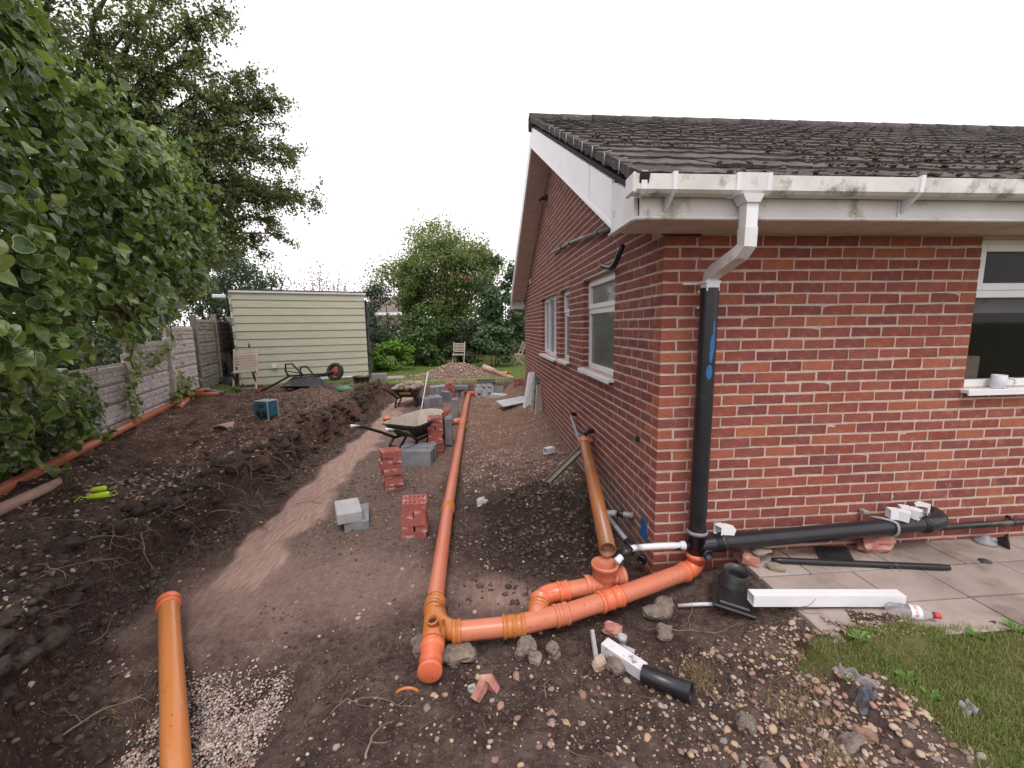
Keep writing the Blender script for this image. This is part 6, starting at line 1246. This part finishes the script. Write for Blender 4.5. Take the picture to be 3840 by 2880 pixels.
def leaf_frames(P, out_, S, spread=.6, hang=.5):
    """rotation matrices: leaf normal around `out_` (outward and up), tip drooping"""
    n = len(P); N = out_ + RNG.normal(0, spread, (n, 3)) + [0, 0, .45]; N /= np.linalg.norm(N, axis=1)[:, None]
    T = RNG.normal(0, .8, (n, 3)) + np.array([0, 0, -1.]) * hang + out_ * .3; T -= N * np.sum(N * T, 1)[:, None]; T /= np.linalg.norm(T, axis=1)[:, None] + 1e-9
    return np.stack([np.cross(T, N), T, N], 2) * S[:, None, None]
def leaf_cloud(P, out_, S, var, spread=.6, hang=.5):
    V0, F0, mi = var; A = leaf_frames(P, out_, S, spread, hang); V = np.einsum('nij,vj->nvi', A, V0) + P[:, None]
    F = (F0[None] + (np.arange(len(P)) * len(V0))[:, None, None]).reshape(-1, 3); return V.reshape(-1, 3), F, np.tile(mi, len(P))
def local(V, o): return V - wl(o)
def crown(P, out_, S, var, mats, parent, name='foliage', spread=.7, hang=.4):
    V, F, mi = leaf_cloud(P, out_, S, var, spread, hang); return stuff(link(name, fast_mesh(name, local(V, parent), F, mats, mi), parent))
# ---- big leaved variegated ivy hanging over the fence
ivy = thing('variegated_ivy', 'mass of large leaved variegated ivy hanging over the concrete fence', 'ivy', fp(-1, .4, .3))
IP = [(-900, 1400), (-900, -900), (-60, -120), (35, 17), (139, 150), (243, 245), (347, 300), (405, 360), (436, 430), (425, 521), (436, 600), (462, 618), (402, 645), (338, 700), (243, 748), (182, 775), (180, 925), (150, 950), (95, 925), (60, 1005), (0, 1025)]
def ivy_points(n, bias, pad=0):
    out = []; tot = 0
    while tot < n:
        m_ = 40000; t = RNG.uniform(-6.5, 3.2, m_); z = RNG.uniform(.15, 5.6, m_)
        bul = .22 + 1.25 * sm(.9, 2.1, z + .5 * fbm(t, z, 1.1, 2)) - .15 * sm(3.5, 5.5, z) + .42 * fbm(t + 9, z, .9, 3) + .38 * fbm(t + 3, z + 7, .34, 2)
        o = bul * (1 - RNG.random(m_) ** 2 * bias) - .02; P = F0 + fd * t[:, None] + fn * o[:, None]; P[:, 2] = z
        pr = project(P); k = (pr[:, 2] > 1.2) & inpoly(pr[:, :2] + RNG.normal(0, 9, (m_, 2)), IP)
        hole = (((pr[:, 0] - 30) / 70) ** 2 + ((pr[:, 1] - 510) / 45) ** 2 < 1) | (((pr[:, 0] - 225) / 75) ** 2 + ((pr[:, 1] - 705) / 60) ** 2 < 1) | (((pr[:, 0] - 120) / 60) ** 2 + ((pr[:, 1] - 800) / 50) ** 2 < 1)
        k &= ~(hole & (o > bul * .55)); k &= (fbm(t + 1.5, z, .30, 3) > -.20)
        out.append(np.column_stack([P[k], t[k], z[k]])); tot += k.sum()
    return np.vstack(out)[:n]
lv = [leaf_variant(IVYS, c_, .90, f_) for c_, f_ in ((.15, .18), (.4, .1), (.05, .3))]
lvp = [leaf_variant(IVYS, c_, None, f_) for c_, f_ in ((.15, .18), (.35, .1))]
Q = ivy_points(15500, .55); P = Q[:, :3]; dep = project(P)[:, 2]; S = RNG.uniform(.06, .108, len(P)); outd = np.tile(fn + np.array([0, -.25, .1]), (len(P), 1))
pr = project(P); inf = (pr[:, 0] > -20) & (pr[:, 1] > -20); key = np.where(inf, dep / S, 1e9); order = np.argsort(key)
# the hundreds that show largest are single leaves
pick = order[:297]; restm = np.ones(len(P), bool); restm[pick] = False
lm_ = []
for V0, F0_, mi_ in lv:
    me = fast_mesh('leaf', V0, F0_, [M['ivy'], M['ivy_rim']], mi_); lm_.append(me)
A = leaf_frames(P[pick], outd[pick], S[pick], .55, .7)
for i, a_ in enumerate(A):
    o = bpy.data.objects.new('leaf', random.choice(lm_)); COL.objects.link(o); o.parent = ivy
    mt = Matrix([list(a_[r_]) + [0] for r_ in range(3)] + [[0, 0, 0, 1]]); mt.translation = Vector(P[pick[i]] - np.array(ivy.location)); o.matrix_local = mt
Vs, Fs, Ms, off = [], [], [], 0
sel = np.where(restm)[0]; grp_ = RNG.integers(0, 3, len(sel))
for g in range(3):
    k = sel[grp_ == g]; V, F, mi = leaf_cloud(P[k], outd[k], S[k], lv[g], .55, .7); Vs.append(V); Fs.append(F + off); Ms.append(mi); off += len(V)
stuff(link('ivy_leaves', fast_mesh('ivy_leaves', local(np.vstack(Vs), ivy), np.vstack(Fs), [M['ivy'], M['ivy_rim']], np.concatenate(Ms)), ivy))
Q = ivy_points(7500, 1.0); P = Q[:, :3] - fn * RNG.uniform(.15, .6, (len(Q), 1)); crown(P, np.tile(fn, (len(P), 1)), RNG.uniform(.07, .12, len(P)), lvp[0], [M['ivy']], ivy, 'inner_leaves')  # deeper leaves added behind to block the sky, keeping the gaps dark
SV, SO, stemv = [], [], MB() # loose sprigs leaning out of the mass
Q = ivy_points(520, .08); _q = project(Q[:, :3]); Q = Q[~((_q[:, 0] > 150) & (_q[:, 1] > 560))]
for q in Q[:, :3]:
    d = fn * RNG.uniform(.4, 1) + fd * RNG.normal(0, .5) + np.array([0, 0, RNG.normal(.1, .5)]); pts = wig(q, d, RNG.uniform(.18, .45), 5, .2, .16, False); stemv.sweep(pts, np.linspace(.004, .0015, len(pts)), 4, (False, False))
    for p_ in pts[1:]: SV.append(p_ + RNG.normal(0, .025, (3, 3))); SO.append(np.tile(fn, (3, 1)))
SV = np.vstack(SV); crown(SV, np.vstack(SO), RNG.uniform(.05, .10, len(SV)), lv[1], [M['ivy'], M['ivy_rim']], ivy, 'sprig_leaves', .7, .6); stuff(stemv.build('sprigs', M['bark'], ivy))
for k in range(26): # stems
    t = random.uniform(-5.5, -2.2); p = fp(t, .06, .3); mb = MB(); pts = wig(p, np.array([*(fn[:2] * .05), 1]), random.uniform(.8, 1.6), 8, .10, 0, False); mb.sweep(pts, np.linspace(.022, .006, len(pts)), 6); mb.build('stem', M['bark'], ivy)
mb = MB() # withered leaves caught in it
for (px, py, dp_, n) in ((445 * .0 + 262, 655, 4.6, 12), (180, 690, 4.2, 10), (268, 690, 4.7, 8), (143, 610, 3.9, 6), (115, 545, 3.9, 6)):
    P = at_d(px, py, dp_) + RNG.normal(0, .05, (n, 3)); V, F, mi = leaf_cloud(P, np.tile(fn, (n, 1)), RNG.uniform(.06, .12, n), lvp[1], .9, 1.0); mb.add(V, F.tolist())
stuff(mb.build('withered_leaves', M['leaf_dead'], ivy))
for (px, py, dp_) in ((50, 461, 3.6), (375 * 1.0 - 162, 612, 4.4)):
    c = at_d(px, py, dp_); mb = MB(); mb.rock(c, (.075, .075, .085) if px < 100 else (.06, .05, .10), 600, 2, rough=.05, smooth=True); tag(mb.build('fruit', M['yellow_fruit'], None, tuple(c)), 'round yellow fruit in the dark gap of the ivy' if px < 100 else 'small yellow pear shaped fruit lower down in the ivy', 'fruit')
# ---- young ivy climbing the fence posts
for (label, pts, n) in (('yellow green ivy climbing the fence post nearest the hanging ivy', [(262, 700), (285, 745), (292, 800), (280, 860), (300, 905)], 210), ('thin yellow green ivy trailing down the next fence post', [(365, 655), (362, 690), (372, 740), (350, 770), (318, 790)], 110), ('small leaved green ivy at the fence foot beside the pipe offcuts', [(392, 800), (398, 835), (385, 860), (420, 820)], 130), ('dark lobed ivy trailing down in front of the near fence boards', [(190, 830), (185, 880), (200, 930), (150, 960), (60, 1000), (30, 900), (110, 900)], 420)):
    iv = thing('climbing_ivy', label, 'ivy', fp(0, .1, .4), 'ivy climbing the fence'); W = []
    for k in range(n):
        i = random.randint(0, len(pts) - 2); f_ = random.random(); px, py = (np.array(pts[i]) * (1 - f_) + np.array(pts[i + 1]) * f_) + RNG.normal(0, 15 if n > 300 else 9, 2); d = ray(px, py); t = ((F0 + fn * random.uniform(.05, .22) - CAM) @ fn) / (d @ fn); W.append(CAM + t * d)
    W = np.array(W); W[:, 2] = np.maximum(W[:, 2], .3); iv.location = tuple(W.mean(0)); dk = 'dark' in label
    crown(W, np.tile(fn, (len(W), 1)), RNG.uniform(.05, .10, len(W)) * (1.1 if dk else 1), lvp[0], [M['ivy'] if dk else M['ivy_young']], iv, 'leaves', .4, .8)
    mb = MB(); Wp = W[RNG.permutation(len(W))[:7]]; mb.sweep(sorted([tuple(q) for q in Wp], key=lambda q: q[2]), .008, 5); mb.build('stem', M['bark'], iv)
# ---- hawthorn with drooping limbs behind the ivy
haw = thing('hawthorn_tree', 'large small leaved tree with dark limbs arching over the ivy and fence', 'tree', fp(-.6, -.9, .2)); b0 = fp(-.6, -.9, .1); b1 = fp(-.5, -.6, 2.3)
MB().sweep([b0, (b0 + b1) / 2 + (.1, 0, 0), b1, b1 + (.1, .2, 1.2)], [.19, .16, .13, .08], 12).build('trunk', M['bark'], haw)
T = [(620, 215, 8), (695, 440, 8.6), (560, 330, 8), (485, 12, 7), (585, 560, 9.2), (640, 330, 8.4), (520, 470, 8.6), (430, 100, 7), (350, 250, 6.6), (250, 120, 6), (120, 60, 5.4), (420, 330, 7.5), (480, 200, 7.5), (555, 160, 7.6), (300, 20, 6), (40, 10, 5), (470, 560, 9), (650, 420, 8.4), (560, 420, 8.8), (400, 180, 7), (200, 200, 5.8), (330, 90, 6.6), (500, 300, 7.8), (450, 420, 8.2), (600, 430, 8.8), (520, 380, 8.3), (-80, -100, 5), (150, -120, 5.5), (330, -150, 6.3), (450, -90, 7), (600, 475, 8.8), (545, 520, 9), (625, 505, 9), (500, 540, 9), (565, 395, 8.4), (590, 275, 8), (560, 235, 7.9), (610, 355, 8.2), (660, 445, 8.7), (540, 300, 8), (590, 210, 7.8), (460, 55, 7)]
LP, LO = [], []
for (px, py, dp_) in T:
    e = at_d(px, py, dp_); s_ = b1 + RNG.normal(0, .15, 3) + (0, 0, random.uniform(-.3, .9)); up_ = max(.25, .35 * np.linalg.norm(e - s_)); c = s_ * .45 + e * .55 + (0, 0, up_ * random.uniform(.35, .9))
    pts = [(1 - t) ** 2 * s_ + 2 * t * (1 - t) * c + t * t * e for t in np.linspace(0, 1, 14)]; pts = [np.array(p) + RNG.normal(0, .03, 3) * (0 < i < 13) for i, p in enumerate(pts)]
    MB().sweep(pts, np.linspace(.055, .006, 14), 7).build('limb', M['bark'], haw); L = np.linalg.norm(e - s_); tw = MB()
    for k in range(int(10 + 9 * L)):
        f_ = random.uniform(.30, 1.0) ** .8; i = min(12, int(f_ * 13)); p = pts[i]; d = (pts[min(13, i + 1)] - pts[max(0, i - 1)]); d = d / np.linalg.norm(d) + RNG.normal(0, .55, 3); l_ = random.uniform(.25, .85) * (1.15 - .5 * f_); q = wig(p, d, l_, 6, .25, .10, False); tw.sweep(q, np.linspace(.007, .002, len(q)), 4, (False, False))
        for a, b in zip(q[1:-1], q[2:]):
            n = random.randint(6, 10); u = RNG.random((n, 1)); LP.append(a * (1 - u) + b * u + RNG.normal(0, .035, (n, 3))); LO.append(np.tile(b - a, (n, 1)))
    stuff(tw.build('twigs', M['bark'], haw))
LP = np.vstack(LP); LO = np.vstack(LO); LO /= np.linalg.norm(LO, axis=1)[:, None] + 1e-9
crown(LP, LO * .3, RNG.uniform(.038, .064, len(LP)), leaf_variant(OVAL * [1.1, 1], .1, None, .15) if False else SMALL, [M['hawthorn']], haw, 'crown', .8, .2)
HP = [(-500, 700), (-500, -500), (430, -500), (470, 20), (430, 90), (500, 230), (545, 330), (520, 420), (540, 470), (500, 560), (430, 600), (420, 420), (340, 310), (240, 270), (130, 170), (0, 80), (-100, 100)]
P = []; n = 0
while n < 14000:
    u = np.column_stack([RNG.uniform(-420, 560, 20000), RNG.uniform(-420, 600, 20000)]); dd = RNG.uniform(6.0, 8.8, 20000); W = np.array([at_d(a, b, c) for a, b, c in zip(u[:, 0], u[:, 1], dd)])
    k = inpoly(u + RNG.normal(0, 14, u.shape), HP) & (fbm(W[:, 0] + W[:, 2], W[:, 1] + .6 * W[:, 2], .7, 3) > -.10); P.append(W[k]); n += k.sum()
P = np.vstack(P)[:14000]; crown(P, RNG.normal(0, .4, P.shape), RNG.uniform(.04, .07, len(P)), SMALL, [M['hawthorn']], haw, 'crown', .8, .3)
# ---- shrubs and trees at the back
def bush(name, label, cat, px, py, dep, rad, n, size, m_, clumps=26, var=None, stems=5, hang=.5, grp=None, base=None, spread=.7, cl=.30):
    c = at_d(px, py, dep); b = thing(name, label, cat, (c[0], c[1], .28), grp); rad = np.array(rad); C = []
    while len(C) < clumps:
        v = RNG.normal(0, 1, 3); v /= np.linalg.norm(v); q = c + v * rad * RNG.uniform(.55, .95)
        if q[2] > .35: C.append(q)
    C = np.array(C); per = n // clumps; P, O = [], []
    for q in C:
        r_ = rad.mean() * RNG.uniform(.6, 1.3) * cl; v = RNG.normal(0, 1, (per, 3)); v /= np.linalg.norm(v, axis=1)[:, None]; w_ = v * RNG.uniform(.3, 1.05, (per, 1)) * r_ * np.array([1, 1, .8]); P.append(q + w_); O.append(v * .6 + (q - c) / rad * .5)
    P = np.vstack(P); O = np.vstack(O); k = P[:, 2] > .32; crown(P[k], O[k], RNG.uniform(.7, 1.3, k.sum()) * size, var or SMALL, [m_], b, 'foliage', spread, hang)
    for k in range(stems):
        e = C[random.randrange(len(C))]; s_ = np.array([c[0] + random.gauss(0, .12), c[1] + random.gauss(0, .1), .25]); mid_ = (s_ + e) / 2 + RNG.normal(0, .1, 3) + (0, 0, .2); MB().sweep([s_, mid_ * .6 + s_ * .4, mid_, e], np.linspace(.05, .012, 4) * (1 if rad.mean() > 1 else .5), 7).build('stem', M['bark_grey'] if name == 'rowan_tree' else M['bark'], b)
    return b
LV = leaf_variant(OVAL, .15, None, .15)
bush('laurel_bush', 'bright yellow green rounded laurel bush right of the shed', 'bush', 845, 772, 15.2, (.82, .7, .62), 2600, .10, M['laurel_light'], 34, LV, 4)
bush('feathery_shrub', 'dark feathery shrub between bright laurel and lawn chair', 'shrub', 920, 735, 17.2, (1.25, .9, 1.45), 5200, .13, M['bamboo'], 40, None, 6, 1.2)
bush('dark_shrub', 'dark shrub wedged between the shed and the bright laurel', 'shrub', 818, 690, 18.5, (.85, .8, 1.7), 4600, .09, M['dark_leaf'], 26)
bush('evergreen_shrub', 'dense dark laurel beside the far house corner', 'shrub', 1092, 650, 17.6, (1.25, 1.0, 1.9), 6500, .12, M['laurel'], 44, LV, 5)
bush('evergreen_shrub', 'low laurel with spreading leaves behind the side view chair', 'shrub', 1070, 742, 16.0, (.9, .6, .85), 2600, .11, M['laurel'], 24, LV, 4)
bush('dark_shrub', 'dark low shrub behind the lawn chair', 'shrub', 995, 742, 18.0, (1.1, .7, 1.15), 3400, .10, M['dark_leaf'], 28)
rw = bush('rowan_tree', 'tall airy rowan tree with grey stems rising behind the garden shrubs', 'tree', 960, 605, 19.5, (2.9, 1.7, 2.0), 30000, .115, M['rowan'], 110, None, 9, .5, cl=.27)
P = []
for (px, py, n) in ((905, 505, 500), (945, 495, 600), (985, 520, 600), (870, 570, 500), (1035, 555, 600), (830, 590, 350), (1070, 580, 500), (815, 625, 250), (915, 530, 600), (1000, 540, 500), (950, 640, 900), (975, 690, 800), (920, 660, 700), (1010, 640, 800), (1030, 680, 600), (890, 640, 600)):
    c = at_d(px, py, 19.5 + random.uniform(-.8, .8)); P.append(c + RNG.normal(0, 1, (n, 3)) * [.40, .4, .26])
    MB().sweep([np.array(rw.location) + (0, 0, .3), (np.array(rw.location) + c) / 2 + RNG.normal(0, .15, 3), c], [.05, .035, .008], 6).build('stem', M['bark_grey'], rw)
P = np.vstack(P); crown(P, RNG.normal(0, .4, P.shape), RNG.uniform(.08, .14, len(P)), SMALL, [M['rowan']], rw, 'foliage')
P = np.vstack([at_d(px, py, 18.2) + RNG.normal(0, .07, (16, 3)) for px, py in ((1007, 602), (1019, 598), (990, 590), (955, 560), (930, 575))]); mb = MB()
for q in P: mb.rock(q, (.03, .03, .03), 1, 0)
stuff(mb.build('berries', M['red'], rw))
bush('hedge_tree', 'dark green tree rising behind the concrete fence left of the shed', 'tree', 455, 600, 13.5, (1.5, 1.3, 1.6), 6500, .085, M['dark_leaf'], 40)
bush('hedge_tree', 'rounded dark tree directly behind the left end of the shed', 'tree', 515, 610, 16.0, (1.55, 1.3, 1.25), 5200, .095, M['dark_leaf'], 36)
bush('hedge_tree', 'low dark growth between the fence and the shed', 'shrub', 485, 690, 14.6, (.9, .9, 1.3), 2600, .09, M['dark_leaf'], 22)
def sparse(name, label, stems_, dep, n, m_, size):
    b = thing(name, label, 'tree', at_d(stems_[0][0], 800, dep)); b.location.z = .3; P = []
    for (px, py, px0) in stems_:
        e = at_d(px, py, dep); s_ = at_d(px0, 700, dep); pts = [s_, (s_ + e) / 2 + RNG.normal(0, .1, 3), e]; MB().sweep(pts, [.05, .03, .008], 5).build('stem', M['bark_grey'], b)
        u = RNG.beta(2, 1.3, (n, 1)); P.append(s_ * (1 - u) + e * u + RNG.normal(0, .28, (n, 3)) * [1, 1, .7])
    P = np.vstack(P); crown(P, RNG.normal(0, .5, P.shape), RNG.uniform(.7, 1.2, len(P)) * size, SMALL, [m_], b)
sparse('thin_tree', 'pale thin leaved tree showing above the middle of the shed roof', [(672, 580, 680), (692, 563, 690), (655, 605, 670), (705, 600, 695)], 25, 130, M['thin_leaf'], .12)
sparse('thin_tree', 'pale thin leaved tree above the right part of the shed roof', [(735, 580, 735), (750, 605, 745), (720, 610, 730)], 26, 110, M['thin_leaf'], .12)
sparse('thin_tree', 'bare twigged tree leaning right above the left part of the shed', [(598, 560, 560), (620, 590, 565), (580, 570, 555), (560, 545, 550), (635, 610, 570)], 17, 90, M['hawthorn'], .09)
sparse('thin_tree', 'slender pale tree between the shed end and the rowan', [(800, 600, 790), (785, 615, 780), (815, 590, 800)], 27, 80, M['thin_leaf'], .13)
HV, HF, off = [], [], 0
for k, (x, y, rr, hh) in enumerate(((-13, 20, 2.4, 3.2), (-9.5, 21.5, 2.3, 2.9), (-6.2, 22, 2.2, 2.6), (-3.2, 21.5, 2.1, 2.7), (-.4, 21, 2.0, 2.8), (2.2, 20.5, 2.0, 2.8), (5, 20.5, 2.2, 3.0), (-16, 16, 2.6, 3.4), (-14.5, 11, 2.5, 3.4), (-12.5, 6, 2.4, 3.6), (-10.8, 2, 2.3, 3.8), (-10, -2, 2.3, 3.8))):
    c = A3(x, y, hh * .45); n = 3600; v = RNG.normal(0, 1, (n, 3)); v /= np.linalg.norm(v, axis=1)[:, None]; P = c + v * np.array([rr, rr * .6, hh * .55]) * RNG.uniform(.55, 1.05, (n, 1)); k_ = P[:, 2] > .05
    V, F, mi = leaf_cloud(P[k_], v[k_], RNG.uniform(.12, .24, k_.sum()), SMALL); HV.append(V); HF.append(F + off); off += len(V)
stuff(link('far_hedge', fast_mesh('far_hedge', np.vstack(HV), np.vstack(HF), M['dark_leaf'])))
# neighbour's house glimpsed past the shed
hc = at_d(835, 690, 36); nb = thing('neighbour_house', 'brown roofed neighbouring house glimpsed between shed and trees', 'house', (hc[0], hc[1], .2)); x, y = hc[0], hc[1]
MB().box((x + .2, y + 2.5, 1.6), (3.4, 5, 3.0)).build('wall', M['mortar'], nb)
mb = MB().prism([(x - 1.7, y - .4, 3.0), (x - 1.7, y + 2.5, 4.6), (x - 1.7, y + 5.4, 3.0)], (3.8, 0, 0)); mb.build('roof', mat('brown roof tiles', [(.13, .105, .095), (.20, .165, .15)], 3, .9), nb)
MB().box((x + .2, y - .45, 3.0), (3.9, .06, .22)).build('fascia', M['upvc'], nb); MB().box((x + .9, y + 2.5, 4.6), (.5, .5, .8)).build('chimney', M['rubble'], nb); MB().lathe((x + .9, y + 2.5, 5.0), (x + .9, y + 2.5, 6), [(0, .12), (.45, .10), (.45, 0)], 12).build('chimney_pot', M['pink_old'], nb)
for k in range(1): f_ = MB().box((x - .2 + 2 * k, y - .02, 1.7), (1.1, .08, 1.1)).build('window', M['upvc'], nb); MB().box((x - .2 + 2 * k, y - .07, 1.7), (.95, .03, .95)).build('pane', M['glass_clear'], f_)
# dark clutter by the shed corner
q = at_z(448, 838, .30); mb = MB(); mb.rock(q + (0, 0, .14), (.75, .6, .40), 801, 2, rough=.35); mb.rock(q + (.4, .2, .12), (.5, .5, .35), 802, 2, rough=.35); tag(mb.build('tarpaulin', M['felt'], None, tuple(q)), 'crumpled black tarpaulin heaped between fence and shed', 'tarpaulin')
a_, b_ = at_z(440, 830, .3), at_z(455, 820, .3) + (0, .2, .75); tag(MB().box((q + (.25, .5, .75)), (.16, .03, .75), rotm(.2, -.75, .2)).build('plank', M['grey_pipe'], None, tuple(q)), 'grey plank leaning over the black tarpaulin', 'plank')
tag(MB().box(sp(-.13, -.05, .45), (.12, .08, .9), rotm(0, -.05, 0)).build('dark_post', M['felt'], None, tuple(sp(-.13, 0, 0))), 'black post standing at the left edge of the shed', 'post')
W = np.column_stack([RNG.normal(at_z(455, 848, .4)[0], .35, 500), RNG.normal(at_z(455, 848, .4)[1], .35, 500), np.zeros(500)]); W[:, 2] = H(W[:, 0], W[:, 1]); V_, F_ = blades(W, RNG.uniform(.08, .3, 500), .012, .8); stuff(link('weedy_grass', fast_mesh('weedy_grass', V_, F_, M['weed']), ground))
